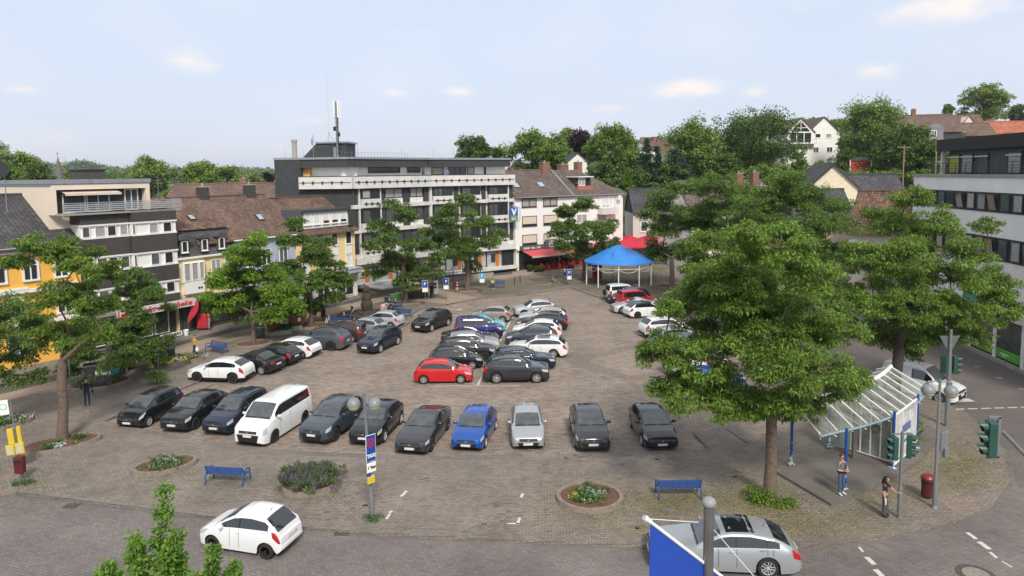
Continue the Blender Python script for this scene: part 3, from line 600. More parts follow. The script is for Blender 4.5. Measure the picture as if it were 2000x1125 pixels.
# --- 4 long brown roof, pale blue front
b = Bld('brown_roof_house', A2, V2, 'pale blue fronted house under a long brown tiled roof with two chimneys', 'house')
gable_body(b, 6.4, 13.6, .2, 10, 8.1, 11.9, blue_w, 4.8); gable_roof(b, 2.6, 13.6, .2, 10, 8.1, 11.9, t_brown, .3, dr=4.8); gutter(b, 6.2, 13.6, -.18, 7.9, white_metal)
chimney(b, 6.4, 4.8, 11.3, 13.0, shingle, .45, .4); chimney(b, 11.8, 4.8, 11.3, 13.1, shingle, .5, .4); skylight(b, 10.8, 2.0, 9.8, .7, .9, math.atan2(3.8, 4.6))
b.windows([(7.2, 8.3, 5.2, 6.8), (9.3, 10.4, 5.2, 6.8), (11.4, 12.5, 5.2, 6.8), (7.2, 8.3, 3.4, 4.6), (9.3, 10.4, 3.4, 4.6), (11.4, 12.5, 3.4, 4.6)], white, [g_cur, g_dark, g_sky])
mb = MB(); mb.box((6.5, .05, 0), (13.4, .2, 3.0)); b.part('shop_front', mb, mat('beige shop front', (.36, .30, .23), .8))
b.windows([(7.6, 9.6, .4, 2.7, 1), (10.2, 12.4, .4, 2.7, 1)], white, [g_dark], d0=.05, sill=False)

# --- 5 yellow house with wide white dormer
b = Bld('yellow_house', A2, V2, 'yellow rendered house with a wide white roof dormer and a shop with blue lettering', 'house')
gable_body(b, 13.7, 22.3, .2, 10, 8.0, 11.4, yel_w, 5.2); gable_roof(b, 13.6, 22.3, .2, 10, 8.0, 11.4, t_brown, .55, dr=5.2)
mb = MB(); mb.box((14.6, .25, 8.35), (21.4, 4.8, 10.15)); o = b.part('dormer', mb, white_w)
prof = [(13.9, 8.3), (13.9, 9.6), (14.6, 10.35), (21.3, 10.35), (22.0, 9.6), (22.0, 8.3), (21.4, 8.3), (21.4, 10.1), (14.6, 10.1), (14.6, 8.3)]
q = MB(); A = [(u, -.05, z) for u, z in prof]; B = [(u, 5.0, z) for u, z in prof]; tri = tessellate_polygon([[Vector(p) for p in A]])
for t3 in tri: q.face([A[i] for i in t3]); q.face([B[i] for i in t3[::-1]])
for i in range(len(prof)): j = (i+1) % len(prof); q.face([A[i], A[j], B[j], B[i]])
q.xf(b.Mi); q.build('dormer_roof', slate, o)
b.windows([(15.0+i*1.28, 15.95+i*1.28, 8.75, 10.0, 0) for i in range(5)], white, [g_white, g_white, g_white], .07, d0=.22)
for i in (2, 3, 4): mb = MB(); mb.box((15.08+i*1.28, .12, 8.85), (15.87+i*1.28, .2, 9.1)); b.part('window_gap', mb, black)
for u in (14.5, 16.6, 18.7, 20.8):
    b.windows([(u, u+.95, 6.2, 7.7, 0)], white, [g_dark if u > 20 else g_sky], .08, d0=.2); mb = MB(); mb.box((u-.03, .13, 5.1), (u+.98, .2, 6.1)); b.part('white_panel', mb, white_w)
    b.windows([(u, u+.95, 3.6, 5.0, 0)], white, [g_white, g_sky], .08, d0=.2)
mb = MB(); mb.box((13.7, .0, 0), (22.3, .19, 3.0)); b.part('shop_front', mb, white_w)
b.windows([(14.2, 15.6, .3, 2.5, 0), (16.2, 18.0, .3, 2.5, 1), (19.2, 21.6, .35, 2.6, 1)], white_metal, [g_dark, MC['shop window']], .08, d0=-.02, sill=False)
s = Bld('shop_sign', A2, V2, 'grey fascia sign with blue capital letters on the yellow house', 'sign')
mb = MB(); mb.box((17.4, -.9, 2.95), (22.2, .0, 3.5)); s.part('board', mb, mat('grey fascia', (.42, .42, .46), .5)); text_mesh('lettering', 'RÜDEL', .48, mat('blue lettering', (.05, .06, .42), .5), s.Mi @ face_mat((18.5, -.91, 3.22), (1, 0, 0), (0, -1, 0)), s.root, .02, .01, 2.1)
mb = MB(); mb.box((19.8, -.91, 3.32), (22.1, -.9, 3.4)); s.part('stripe', mb, MC['blue lettering'])
s = Bld('shop_awning', A2, V2, 'white rolled shop awning at the right end of the blue lettered fascia', 'awning')
mb = MB(); mb.prism([(-.1, 2.95), (-1.2, 2.7), (-1.2, 2.3), (-.1, 3.35)], 21.7, 22.9, Matrix(((0, 0, 1, 0), (1, 0, 0, 0), (0, 1, 0, 0), (0, 0, 0, 1)))); s.part('cover', mb, mat('dirty awning cloth', (.6, .56, .5), .8, var=.2))

# --- 6 bank: dark slate and white bands, folded front
PA, PB, PC, PD = Vector((-28.3, 81.55)), Vector((-18.8, 81.0)), Vector((-10.6, 90.15)), Vector((.35, 97.25))
b = Bld('bank_building', PA, (PB-PA), 'long flat roofed bank building with white parapets, dark slate panels and antennas on its roof', 'office building')
root = b.root; SG = [b]
for p_, q_ in ((PB, PC), (PC, PD)):
    x = Bld('x', p_, (q_-p_), None); bpy.data.objects.remove(x.root); x.root = root; x.Mi = Matrix.Translation(-Vector((*PA, 0))) @ x.M; SG.append(x)
b0, b1, b2 = SG; LS = [(PB-PA).length, (PC-PB).length, (PD-PC).length]
for i, (bb, LL) in enumerate(zip(SG, LS)):
    z = i*.004; s0 = 3.15 if i == 0 else 0
    mb = MB(); mb.box((0, .5, 0), (LL, 15, 13.0+z)); bb.part('wall', mb, slate if i == 0 else conc_w)
    mb = MB(); mb.box((s0, 1.8, 13.0), (LL-(.3 if i == 2 else 0), 14.5, 15.2+z)); bb.part('penthouse_wall', mb, white_w)
    mb = MB(); mb.box((.0, .45, 15.0-z), (LL-(.3 if i == 2 else 0), 14.8, 15.95+z)); bb.part('roof_fascia', mb, slate)
    mb = MB(); mb.box((-.05, .3, 15.95), (LL-(.2 if i == 2 else -.1), 14.9, 16.2+z)); bb.part('roof_edge', mb, [zinc])
    mb = MB(); mb.box((s0, -.35, 12.45-z), (LL+.02, 1.8, 13.9+z)); bb.part('parapet', mb, conc_w)
    mb = MB(); mb.box((s0, -.4, 13.9+z), (LL, -.05, 13.96+z)); mb.box((s0+.1, -.42, 13.18), (LL-.1, -.37, 13.23)); k = s0+.5
    while k < LL-.3: mb.box((k, -.5, 13.05), (k+.18, -.36, 13.35)); k += 1.15
    bb.part('parapet_bar', mb, dark_metal)
mb = MB(); mb.box((0, .35, 12.2), (3.15, 14.9, 15.95)); mb.box((-.01, .3, 0), (9.6, .5, 12.46)); b0.part('slate_wall', mb, slate)
mb = MB(); mb.box((3.16, 1.2, 13.9), (4.0, 1.75, 15.0)); b0.part('wood_screen', mb, mat('larch boards', (.5, .28, .08), .7))
b1.windows([(3.6, 8.6, 14.25, 14.95, 0), (9.8, 12.0, 14.25, 14.95, 0)], dark_metal, [g_dark], d0=1.78, sill=False)
b2.windows([(1.0, 2.8, 13.95, 15.0, 0), (3.6, 6.3, 13.95, 15.0, 2), (6.5, 7.6, 13.95, 15.0, 0), (9.2, 9.5, 13.95, 15.0, 0)], dark_metal, [g_cur, g_dark, g_cur, g_dark], d0=1.78, sill=False)
for z0, z1 in ((10.05, 12.45), (7.1, 10.05), (4.1, 7.1)):
    zb = z0+.42
    for bb, LL, bays in ((b1, LS[1], [(.1, .9, 'slate'), (1.2, 4.0, 'bay'), (4.3, 4.9, 'slate'), (4.95, 7.85, 'flush'), (7.9, 8.9, 'slate'), (8.95, 11.2, 'flush'), (11.3, 12.1, 'slate')]), (b2, LS[2], [(.25, 3.3, 'bay'), (3.6, 4.25, 'slate'), (4.5, 7.6, 'bay'), (7.9, 8.55, 'slate'), (8.8, 12.0, 'bay'), (12.35, 13.0, 'slate')])):
        for u0, u1, kd in bays:
            if kd == 'slate': mb = MB(); mb.box((u0, .3, zb), (u1, .5, z1)); bb.part('slate_panel', mb, slate)
            elif kd == 'flush':
                bb.windows([(u0+.05, u1-.05, z0+1.1, z1-.12, 1)], dark_metal, [g_cur if z0 > 9 else g_mid, g_dark], .09, d0=.42, sill=False)
                mb = MB(); mb.box((u0+.05, .36, zb+.02), ((u0+u1)/2-.03, .5, z0+1.05)); bb.part('spandrel', mb, g_white); mb = MB(); mb.box(((u0+u1)/2+.03, .36, zb+.02), (u1-.05, .5, z0+1.05)); bb.part('spandrel', mb, g_white)
            else:
                mb = MB(); mb.box((u0, -.15, z0+.05), (u1, .5, z0+1.1)); bb.part('bay_balustrade', mb, conc_w)
                bb.windows([(u0+.1, (u0+u1)/2-.03, z0+1.15, z1-.18, 0 if bb is b1 else 1), ((u0+u1)/2+.03, u1-.1, z0+1.15, z1-.18, 1)], dark_metal, [g_cur if bb is b1 and z0 > 9 else g_mid, g_dark], .1, d0=.05, sill=False)
                mb = MB(); mb.box((u0+.1, .1, z0+1.1), (u1-.05, .5, z1-.12)); bb.part('bay_back', mb, anth)
                mb = MB(); mb.box((u0+.2, -.23, z0+.5), (u1-.2, -.18, z0+.56))
                for c in (.2, .5, .8): cu = u0+(u1-u0)*c; mb.box((cu-.1, -.28, z0+.38), (cu+.1, -.16, z0+.68))
                bb.part('balustrade_bar', mb, dark_metal)
        mb = MB(); mb.box((0, .05, z0-.05), (LL, .5, zb)); bb.part('floor_band', mb, conc_w)
    for bb, u in ((b1, .92), (b1, 4.05), (b1, 12.15), (b2, .0), (b2, 12.1)): mb = MB(); mb.box((u, .1, z0), (u+.18, .5, z1)); bb.part('post', mb, conc_w)
orange = mat('orange panel', (.52, .15, .03), .5)
for bb, u0, u1 in ((b1, 0, LS[1]), (b2, 0, LS[2])):
    mb = MB(); mb.box((u0, -.4, 3.3), (u1, .5, 4.1)); bb.part('fascia', mb, conc_w); mb = MB(); mb.box((u0, -.8, .55), (u1, .4, .95)); bb.part('plinth', mb, conc_w)
    mb = MB(); mb.box((u0, .3, 0), (u1, .49, 3.3)); bb.part('shop_wall', mb, mat('curtain glass', (.40, .43, .41), .25, var=.35, scale=4))
    mb = MB(); mb.box((u0, -.82, .45), (u1, -.5, .56)); bb.part('plinth_painted_shadow', mb, black)  # solid black strip painted in as the shade below the plinth
for bb, us in ((b1, (1.6, 5.2, 8.6)), (b2, (.8, 3.9, 7.2, 10.0))):
    for u in us:
        mb = MB(); mb.box((u, .2, .95), (u+.5, .3, 3.0)); bb.part('orange_panel', mb, orange); mb = MB(); mb.box((u-.75, .2, 1.6), (u-.1, .3, 2.7)); bb.part('poster', mb, anth); mb = MB(); mb.box((u+1.2, .2, .95), (u+1.35, .3, 3.1)); bb.part('mullion', mb, anth)
mb = MB(); mb.box((11.0, .1, .9), (12.9, .3, 3.2)); b2.part('dark_glazing', mb, g_dark)
mb = MB(); mb.box((5.5, -.1, 3.2), (10.9, .2, 3.42)); b2.part('shade_box', mb, zinc); P0, P1, P2 = PB, PC, PD
# low ramp walls and railing before the bank
s = Bld('ramp', P1, (P2-P1), 'grey ramp with metal railing in front of the bank', 'ramp')
mb = MB(); mb.box((-2.5, -3.2, 0), (7.5, -2.9, .75)); mb.box((-2.5, -2.9, 0), (7.5, -.9, .5)); s.part('wall', mb, concrete)
mb = MB(); mb.box((-2.5, -3.24, .78), (7.5, -2.9, .86)); s.part('coping', mb, dark_metal)
mb = MB()
for i in range(9): mb.tube([(-2+i*1.1, -2.2, .5), (-2+i*1.1, -2.2, 1.5)], .02, 5)
mb.tube([(-2, -2.2, 1.5), (6.8, -2.2, 1.5)], .025, 5); mb.tube([(-2, -2.2, 1.1), (6.8, -2.2, 1.1)], .018, 5); s.part('railing', mb, grey_metal)
s = Bld('entrance_steps', P0, (P1-P0), 'low white entrance platform of the bank behind the yellow house', 'steps')
mb = MB(); mb.box((1.6, -3.2, 0), (7, -.85, .45)); s.part('platform', mb, concrete); mb = MB(); mb.box((1.4, -3.35, .45), (7.1, -.83, .62)); s.part('edge', mb, conc_w)
# roof kit
mb = MB(); mb.prism([(1.7, 16.2), (3.6, 18.05), (7.4, 18.05), (7.4, 16.2)], 5, 9, Matrix(((1, 0, 0, 0), (0, 0, 1, 0), (0, 1, 0, 0), (0, 0, 0, 1)))); b0.part('plant_room', mb, slate)
mb = MB(); mb.box((3.5, 4.8, 18.05), (7.6, 9.2, 18.25)); b0.part('plant_room_roof', mb, zinc)
mb = MB(); mb.lathe([(.3, 0), (.3, 2.0), (.35, 2.0), (.35, 2.3)], (1.35, 3.5, 16.2), 14); b0.part('flue', mb, mat('old flue', (.35, .33, .28), .7, .2))
mb = MB()
for i in range(24): mb.tube([(.5*i+.3, 4.0, 16.2), (.5*i+.3, 4.0, 16.9)], .015, 4)
mb.tube([(.3, 4, 16.9), (11.8, 4, 16.9)], .015, 4); b1.part('roof_railing', mb, grey_metal)
for bb, u in ((b0, .3), (b0, 2.6), (b1, 3), (b1, 10), (b2, 2), (b2, 5), (b2, 7), (b2, 9), (b2, 11)): mb = MB(); mb.tube([(u, 3, 16.2), (u, 3, 17.6)], .015, 4); bb.part('lightning_rod', mb, grey_metal)
mb = MB(); mb.tube([(3.9, 3, 16.2), (3.9, 3, 19.0)], .04, 6); mb.tube([(3.75, 3, 17.8), (3.75, 3, 18.5)], .08, 6); b0.part('small_antenna', mb, grey_metal)
pm = D(660, 300, 85); s = empty('mobile_phone_mast', (pm.x, pm.y, 16.2), 0, 'tall phone mast with white panel antennas on the bank roof', 'mast')
mb = MB(); mb.tube([(0, 0, 0), (0, 0, 6.9)], .16, 8); mb.tube([(-.35, 0, 0), (-.35, 0, 1.3)], .25, 8)
for k in range(10): mb.box((-.22, -.22, .8+k*.5), (.22, .22, .86+k*.5))
mb.build('mast', grey_metal, s)
mb = MB()
for k in range(6): mb.tube([(.12+.03*(k % 3), -.14, .4), (.12+.03*(k % 3), -.14, 4.8)], .035, 5)
mb.box((.1, -.3, 2.6), (.4, -.1, 3.1)); mb.box((-.4, -.3, 3.3), (-.1, -.1, 3.8)); mb.build('cables', black, s)
for k in range(5):
    a = k*2*math.pi/5+.3; x, y = .42*math.cos(a), .42*math.sin(a); q = MB(); q.box((x-.09, y-.06, 4.9), (x+.09, y+.06, 6.95)); q.tube([(0, 0, 5.2), (x, y, 5.2)], .03, 4); q.tube([(0, 0, 6.6), (x, y, 6.6)], .03, 4); q.build('panel_antenna', white_metal, s, bevel=.03)
pm = D(643, 280, 87); s = empty('whip_antenna', (pm.x, pm.y, 18.2), 0, 'thin whip antenna on tripod left of the phone mast', 'antenna')
mb = MB(); mb.tube([(0, 0, 0), (0, 0, 8.5)], .008, 4)
for a in (0, 2.1, 4.2): mb.tube([(0, 0, 1.3), (.6*math.cos(a), .6*math.sin(a), 0)], .02, 4)
mb.build('rod', grey_metal, s)
# bank sign: blue with white and red, green below, ring bracket
bk = D(1004, 416, 96.2); s = empty('bank_sign', (bk.x, bk.y, bk.z), 0, 'hanging sign, white letter on blue above a green panel, on the bank corner', 'sign')
mb = MB(); mb.box((-.55, -.12, -.35), (.55, .12, .8)); mb.build('blue_panel', mat('sign blue', (.02, .10, .45), .4), s)
mb = MB(); mb.box((-.55, -.12, -.5), (.55, .12, -.36)); mb.build('orange_stripe', orange, s); mb = MB(); mb.box((-.55, -.12, -1.1), (.55, .12, -.51)); mb.build('green_panel', mat('sign green', (.02, .30, .12), .4), s)
mb = MB(); mb.face([(-.38, -.13, .62), (-.2, -.13, .62), (0, -.13, .15), (.2, -.13, .62), (.38, -.13, .62), (.12, -.13, -.1), (-.12, -.13, -.1)][:3]+[(0, -.13, -.1), (-.12, -.13, -.1)]); mb.face([(0, -.13, .15), (.2, -.13, .62), (.38, -.13, .62), (.12, -.13, -.1), (0, -.13, -.1)]); mb.box((-.09, -.134, -.1), (.09, -.131, -.3)); mb.build('letter', white, s)
mb = MB(); mb.box((-.3, -.135, -.98), (-.22, -.13, -.65)); mb.box((-.1, -.135, -.98), (.0, -.13, -.65)); mb.box((.1, -.135, -.98), (.3, -.13, -.9)); mb.box((.1, -.135, -.73), (.3, -.13, -.65)); mb.build('symbol', white, s)
mb = MB(); mb.tube([(.5, 0, .9), (.8, 0, .8), (.85, 0, 0), (.8, 0, -1.1), (.4, 0, -1.25), (0, 0, -1.15)], .035, 6); mb.tube([(-.5, 0, .9), (.5, 0, .95)], .035, 6); mb.build('bracket', grey_metal, s)
s = Bld('bank_lettering', P1, (P2-P1), 'small round blue logo and grey lettering on the white fascia of the bank', 'sign')
mb = MB(); mb.box((8.4, -.5, 3.5), (8.8, -.42, 3.9)); s.part('logo', mb, MC['sign blue']); mb = MB(); mb.box((8.9, -.45, 3.6), (10.2, -.42, 3.8)); s.part('stripe', mb, zinc)

# --- 7 white house pair with brown roof, cafe below
WA, WV = (.45, 97.25), (.817, .577)
b = Bld('white_house', WA, WV, 'tall white house with beige shutters under a brown tiled roof, cafe on its ground floor', 'house')
gable_body(b, 0, 10.7, 0, 10, 10.7, 14.3, white_w, 5.0); mb = MB(); mb.box((10.7, 0, 0), (21.3, 10, 10.6)); b.part('wall', mb, white_w); gable_roof(b, 0, 10.6, 0, 10, 10.7, 14.3, t_grey, .4, dr=5.0)
mb = MB(); e = [(10.7, -.4, 10.6), (21.5, -.4, 10.6), (16.0, 5, 14.48), (10.7, 5, 14.48)]; mb.face(e); mb.face([(21.5, -.4, 10.6), (21.5, 10.4, 10.6), (16, 5, 14.48)]); mb.face([(10.7, -.4, 10.5), (10.7, 10.4, 10.5), (21.5, 10.4, 10.5), (21.5, -.4, 10.5)]); b.part('roof', mb, t_grey)
mb = MB(); mb.prism([(-.4, 10.75), (5, 14.62), (5, 14.4), (-.4, 10.4)], 10.45, 10.72, Matrix(((0, 0, 1, 0), (1, 0, 0, 0), (0, 1, 0, 0), (0, 0, 0, 1)))); b.part('verge', mb, zinc)
gutter(b, -.1, 21.4, -.5, 10.55); chimney(b, 9.0, 4.6, 13.6, 15.6, brick_red, .7, .5); chimney(b, 17.2, 6.2, 12.9, 15.7, brick_red, .5, .5); chimney(b, 15.0, 7.4, 12.9, 15.3, brick_red, .8, .5); chimney(b, 3.0, 5.0, 13.9, 14.9, brick_red, .25, .25, False)
skylight(b, 1.6, 2.0, 12.25, 1.1, 1.2, math.atan2(3.6, 5)); skylight(b, 6.2, 2.0, 12.25, 1.1, 1.2, math.atan2(3.6, 5))
sh = mat('brown window frame', (.06, .04, .03), .5)
b.windows([(1.2, 3.85, 9.15, 10.4, 1), (5.1, 7.75, 9.15, 10.4, 1)], sh, [g_cur, g_cur], .12, d0=0)
for z0, z1 in ((6.4, 7.85), (3.65, 5.15)):
    b.windows([(1.25, 3.9, z0, z1, 0), (5.15, 7.8, z0, z1, 0)], sh, [g_blind], .06, d0=0)
    for u in (1.3, 5.2): mb = MB(); mb.box((u, -.1, z0+.05), (u+2.55, -.04, z0+.3)); b.part('shutter_gap', mb, black)
b.windows([(11.5, 13.6, 9.0, 10.3, 1), (17.0, 18.2, 8.9, 10.3, 0), (11.5, 13.6, 6.3, 7.7, 1), (11.5, 13.6, 3.7, 5.1, 1), (15.5, 17.6, 6.3, 7.7, 1)], white, [g_cur, g_white], .1, d0=0)
mb = MB(); mb.box((15.8, -1.2, 7.5), (19.2, 0, 7.65)); mb.box((15.8, -1.2, 7.65), (19.2, -1.15, 8.5)); mb.box((15.8, -1.15, 7.65), (15.85, 0, 8.5)); mb.box((19.15, -1.15, 7.65), (19.2, 0, 8.5)); b.part('balcony', mb, conc_w)
mb = MB()
for i in range(5): u = 15.8+i*.85; mb.tube([(u, -1.1, 10.1), (u, 0, 10.45)], .03, 4); mb.tube([(u, -1.1, 8.5), (u, -1.1, 10.1)], .03, 4)
b.part('balcony_roof_frame', mb, white_metal)
mb = MB(); mb.lathe([(.05, 0), (.35, .08), (.42, .14)], (0, 0, 0), 12); mb.v = [(20.0+x, -.5-z, 10.0+y) for x, y, z in mb.v]; b.part('satellite_dish', mb, white_metal)
# roof loggia
mb = MB(); mb.box((12.4, .9, 12.35), (15.2, 1.2, 12.5)); mb.box((12.2, .5, 11.3), (15.4, .75, 12.0)); b.part('loggia_parapet', mb, mat('terracotta box', (.33, .14, .09), .7))
mb = MB(); mb.box((12.5, .8, 11.5), (15.1, 3.2, 13.3)); b.part('loggia', mb, g_dark); mb = MB(); mb.box((12.3, .3, 13.3), (15.3, 3.4, 13.45)); b.part('loggia_awning', mb, white_metal); b.windows([(12.6, 13.9, 12.0, 13.2, 1)], white, [g_cur], d0=.78, sill=False)
# cafe
mb = MB(); mb.box((0, -.15, 0), (.5, 0, 3.3)); mb.box((0, -.5, 3.0), (13, 0, 3.25)); b.part('cafe_frame', mb, white_w)
mb = MB(); mb.box((.6, -.06, .1), (12.8, -.01, 2.9)); b.part('cafe_front', mb, g_dark)
s = Bld('cafe_sign', WA, WV, 'dark grey cafe fascia with a raised round logo above the red awning', 'sign')
grey_f = mat('cafe fascia', (.085, .085, .095), .5)
mb = MB(); mb.box((.4, -.7, 3.0), (12.9, -.5, 3.65)); s.part('board', mb, grey_f); mb = MB(); mb.box((4.9, -.85, 3.0), (7.0, -.7, 4.3)); s.part('logo_board', mb, grey_f)
text_mesh('lettering', 'BURGER · GRILL · CAFÉ', .4, white, s.Mi @ face_mat((2.5, -.71, 3.25), (1, 0, 0), (0, -1, 0)), s.root, .01, .006, 3.0); text_mesh('lettering', 'BURGER · GRILL · CAFÉ', .4, white, s.Mi @ face_mat((9.0, -.71, 3.25), (1, 0, 0), (0, -1, 0)), s.root, .01, .006, 3.0)
q = MB(); n = 20
for i in range(n):
    a, c = 2*math.pi*i/n, 2*math.pi*(i+1)/n; f = lambda r_, t_: (5.95+r_*math.cos(t_), -.86, 3.65+r_*math.sin(t_)); q.face([f(.5, a), f(.5, c), f(.44, c), f(.44, a)])
q.box((5.6, -.87, 3.62), (6.3, -.86, 3.7)); q.box((5.9, -.87, 3.8), (6.0, -.86, 3.98)); s.part('logo_ring', q, white)
def awning(u0, u1, d0, d1, z0, z1, label, m_, name='awning'):
    s = Bld(name, WA, WV, label, 'awning'); mb = MB(); n = 4
    for i in range(n):
        a, c = u0+(u1-u0)*i/n, u0+(u1-u0)*(i+1)/n; mb.face([(a, d1, z1), (c, d1, z1), (c, d0, z0), (a, d0, z0)]); mb.face([(a, d1, z1-.02), (a, d0, z0-.02), (c, d0, z0-.02), (c, d1, z1-.02)])
    s.part('cloth', mb, m_); mb = MB(); mb.box((u0, d1-.06, z1-.2), (u1, d1, z1+.02)); s.part('front_bar', mb, mat('awning bar', (.55, .42, .38), .6))
    mb = MB()
    for u in (u0+.3, u1-.3): mb.tube([(u, d0, z0-.15), (u, d1+.05, z1-.1)], .03, 5)
    s.part('arm', mb, grey_metal); return s
aw_m = mat('red awning cloth', (.55, .075, .09), .7, var=.08)
awning(.7, 12.2, -.7, -3.1, 2.95, 2.35, 'wide red awning stretched over the cafe terrace, left of the tree', aw_m)
awning(13.2, 20.5, -.4, -2.9, 3.1, 2.5, 'smaller red awning behind the blue pavilion', aw_m)
# --- 8 small grey house
SA, SV = G(1217, 507).xy + Vector((.3, .9)), (.985, .17)
b = Bld('small_grey_house', (19.9, 111.8), (.985, -.02), 'small light grey house with slate dormer and red pizzeria sign', 'house')
mb = MB(); mb.box((0, 0, 0), (8.5, 9, 7.19)); b.part('wall', mb, grey_w)
mb = MB(); mb.box((0, .0, 7.2), (9, 9, 7.35)); b.part('eave', mb, dark_metal)
gable_roof(b, 0, 5.5, 0, 9, 7.6, 11.0, t_dark, .5, dr=4.8); gable_body(b, .1, 5.4, 0.1, 9, 7.6, 10.9, slate, 4.8, 7.0)
mb = MB(); mb.box((2.6, -.3, 7.9), (4.0, 2.5, 9.0)); mb.prism([(2.3, 9.0), (3.3, 10.0), (4.3, 9.0)], -.5, 3, Matrix(((1, 0, 0, 0), (0, 0, 1, 0), (0, 1, 0, 0), (0, 0, 0, 1)))); b.part('dormer', mb, slate)
b.windows([(2.95, 3.65, 8.0, 8.8, 0)], white, [g_dark], .1, d0=-.3, sill=False)
b.windows([(1.2, 2.4, 4.2, 6.0, 0), (4.1, 5.4, 4.2, 6.0, 0), (6.2, 7.3, 4.2, 6.0, 0)], white, [g_sky, g_cur], .15, d0=0)
b.windows([(1.5, 2.4, .9, 2.4, 0), (3.0, 3.9, .9, 2.4, 0), (4.6, 5.6, .9, 2.4, 0)], white, [g_dark], .12, d0=0)
s = Bld('pizzeria_sign', (19.9, 111.8), (.985, -.02), 'rounded red sign with white lettering on the small grey house', 'sign')
mb = MB(); mb.box((.9, -.25, 2.55), (2.4, 0, 3.25)); mb.box((2.4, -.24, 2.6), (4.0, 0, 3.1)); mb.box((4.0, -.25, 2.55), (5.8, 0, 3.25)); s.part('board', mb, red_paint)
text_mesh('lettering', 'Pizza', .5, white, s.Mi @ face_mat((1.65, -.26, 2.9), (1, 0, 0), (0, -1, 0)), s.root, .01, .012, 1.15, .3); text_mesh('lettering', 'Haus', .5, white, s.Mi @ face_mat((4.9, -.26, 2.9), (1, 0, 0), (0, -1, 0)), s.root, .01, .012, 1.15, .3)
mb = MB(); mb.box((2.7, -.26, 2.75), (3.7, -.245, 3.3)); s.part('emblem', mb, mat('pale emblem', (.55, .6, .55), .6))

# --- 9 right-hand modern building
RA, RV = G(1837, 655).xy+Vector((.61, 5.77)), (-.105, -.994)
b = Bld('modern_shop_building', RA, RV, 'white modern building with black window bands and a black penthouse at the right edge', 'office building')
mb = MB(); mb.box((0, 0, 3.3), (27, 14, 13.3)); b.part('wall', mb, mat('bright concrete', (.80, .78, .74), .85, var=.1, scale=.5))
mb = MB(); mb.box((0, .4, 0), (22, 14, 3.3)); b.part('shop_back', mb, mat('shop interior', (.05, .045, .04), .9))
mb = MB(); mb.box((-.05, -.12, 13.3), (22, 14.1, 13.5)); b.part('parapet_cap', mb, concrete)
mb = MB(); mb.box((1.9, 2.0, 13.5), (22, 13, 15.6)); b.part('penthouse_wall', mb, anth)
mb = MB(); mb.box((1.3, 1.2, 15.5), (22, 13.5, 16.5)); b.part('penthouse_roof', mb, brick('black boards', (.03, .028, .028), (.022, .021, .021), (.01, .01, .01), 6, .16, .012, big=.1))
mb = MB(); mb.box((1.5, 1.5, 13.5), (1.75, 1.8, 15.5)); b.part('post', mb, conc_w)
cur_y = mat('yellow green curtain', (.35, .36, .05), .7, var=.2, scale=6)
for i, u in enumerate((2.0, 4.0, 6.1, 10.3, 12.6, 15, 17.4)):
    b.windows([(u, u+1.75, 13.55, 15.2, 0)], anth, [cur_y if i == 0 else (g_cur if i in (1, 3, 5) else g_mid)], .1, d0=1.98, sill=False); mb = MB(); mb.box((u, 1.8, 14.9), (u+1.8, 1.92, 14.98)); b.part('blind_rail', mb, white_metal)
mb = MB()
for z in (13.75, 13.95, 14.15, 14.4): mb.box((1.2, .55, z), (22, .59, z+.05))
for i in range(14): mb.box((1.2+i*1.5, .6, 13.5), (1.25+i*1.5, .64, 14.45))
b.part('terrace_railing', mb, anth)
for z0, z1 in ((10.75, 12.2), (7.3, 8.95)):
    mb = MB(); mb.box((1.6, -.05, z0), (22, .02, z1)); b.part('window_band', mb, mat('blue black panel', (.02, .028, .038), .4)); u = 1.8; k = 0
    while u < 21:
        mb = MB(); mb.box((u, -.12, z0+.12), (u+1.0, -.04, z1-.1)); o = b.part('window', mb, anth); q = MB()
        if k % 3 == 1: q.face([(u+.08, -.125, z0+.2), (u+.92, -.125, z0+.2), (u+.92, -.35, z1-.15), (u+.08, -.35, z1-.15)])
        else: q.box((u+.08, -.135, z0+.2), (u+.92, -.11, z1-.17))
        q.xf(b.Mi); q.build('pane', [g_mid, g_cur, g_sky, g_dark][k % 4], o); u += 1.45; k += 1
gr = mat('green shop foil', (.10, .40, .04), .5, var=.25, scale=1.2)
u = .2; k = 0
while u < 21:
    mb = MB(); mb.box((u, -.08, .25), (u+.35, .3, 3.3)); b.part('pillar', mb, white_w); w = 2.9
    mb = MB(); mb.box((u+.35, .0, .25), (u+.35+w, .08, 3.2)); o = b.part('shop_window', mb, black); q = MB(); q.box((u+.45, -.02, 1.15), (u+.25+w, .01, 3.1)); q.xf(b.Mi); q.build('pane', MC['shop window'] if k % 2 == 0 else mat('display window', (.13, .12, .12), .15, var=.6, scale=1.6), o)
    mb = MB(); mb.box((u+.45, -.03, .4), (u+.25+w, .01, 1.05)); o2 = b.part('foil_band', mb, gr); mb = MB(); mb.box((u+.9, -.035, .68), (u+1.9, -.032, .76)); mb.box((u+1.1, -.035, .55), (u+1.6, -.032, .6)); mb.xf(b.Mi); mb.build('white_stripe', white, o2); u += w+.35; k += 1
mb = MB(); mb.box((0, -.25, -.02), (22, .4, .25)); b.part('plinth', mb, concrete)
mb = MB(); mb.box((0, -.35, 3.3), (22, 0, 3.9)); b.part('fascia', mb, conc_w); mb = MB(); mb.box((9.6, -.38, 3.95), (12.2, -.02, 4.8)); b.part('teal_sign', mb, mat('teal panel', (.05, .32, .30), .5))
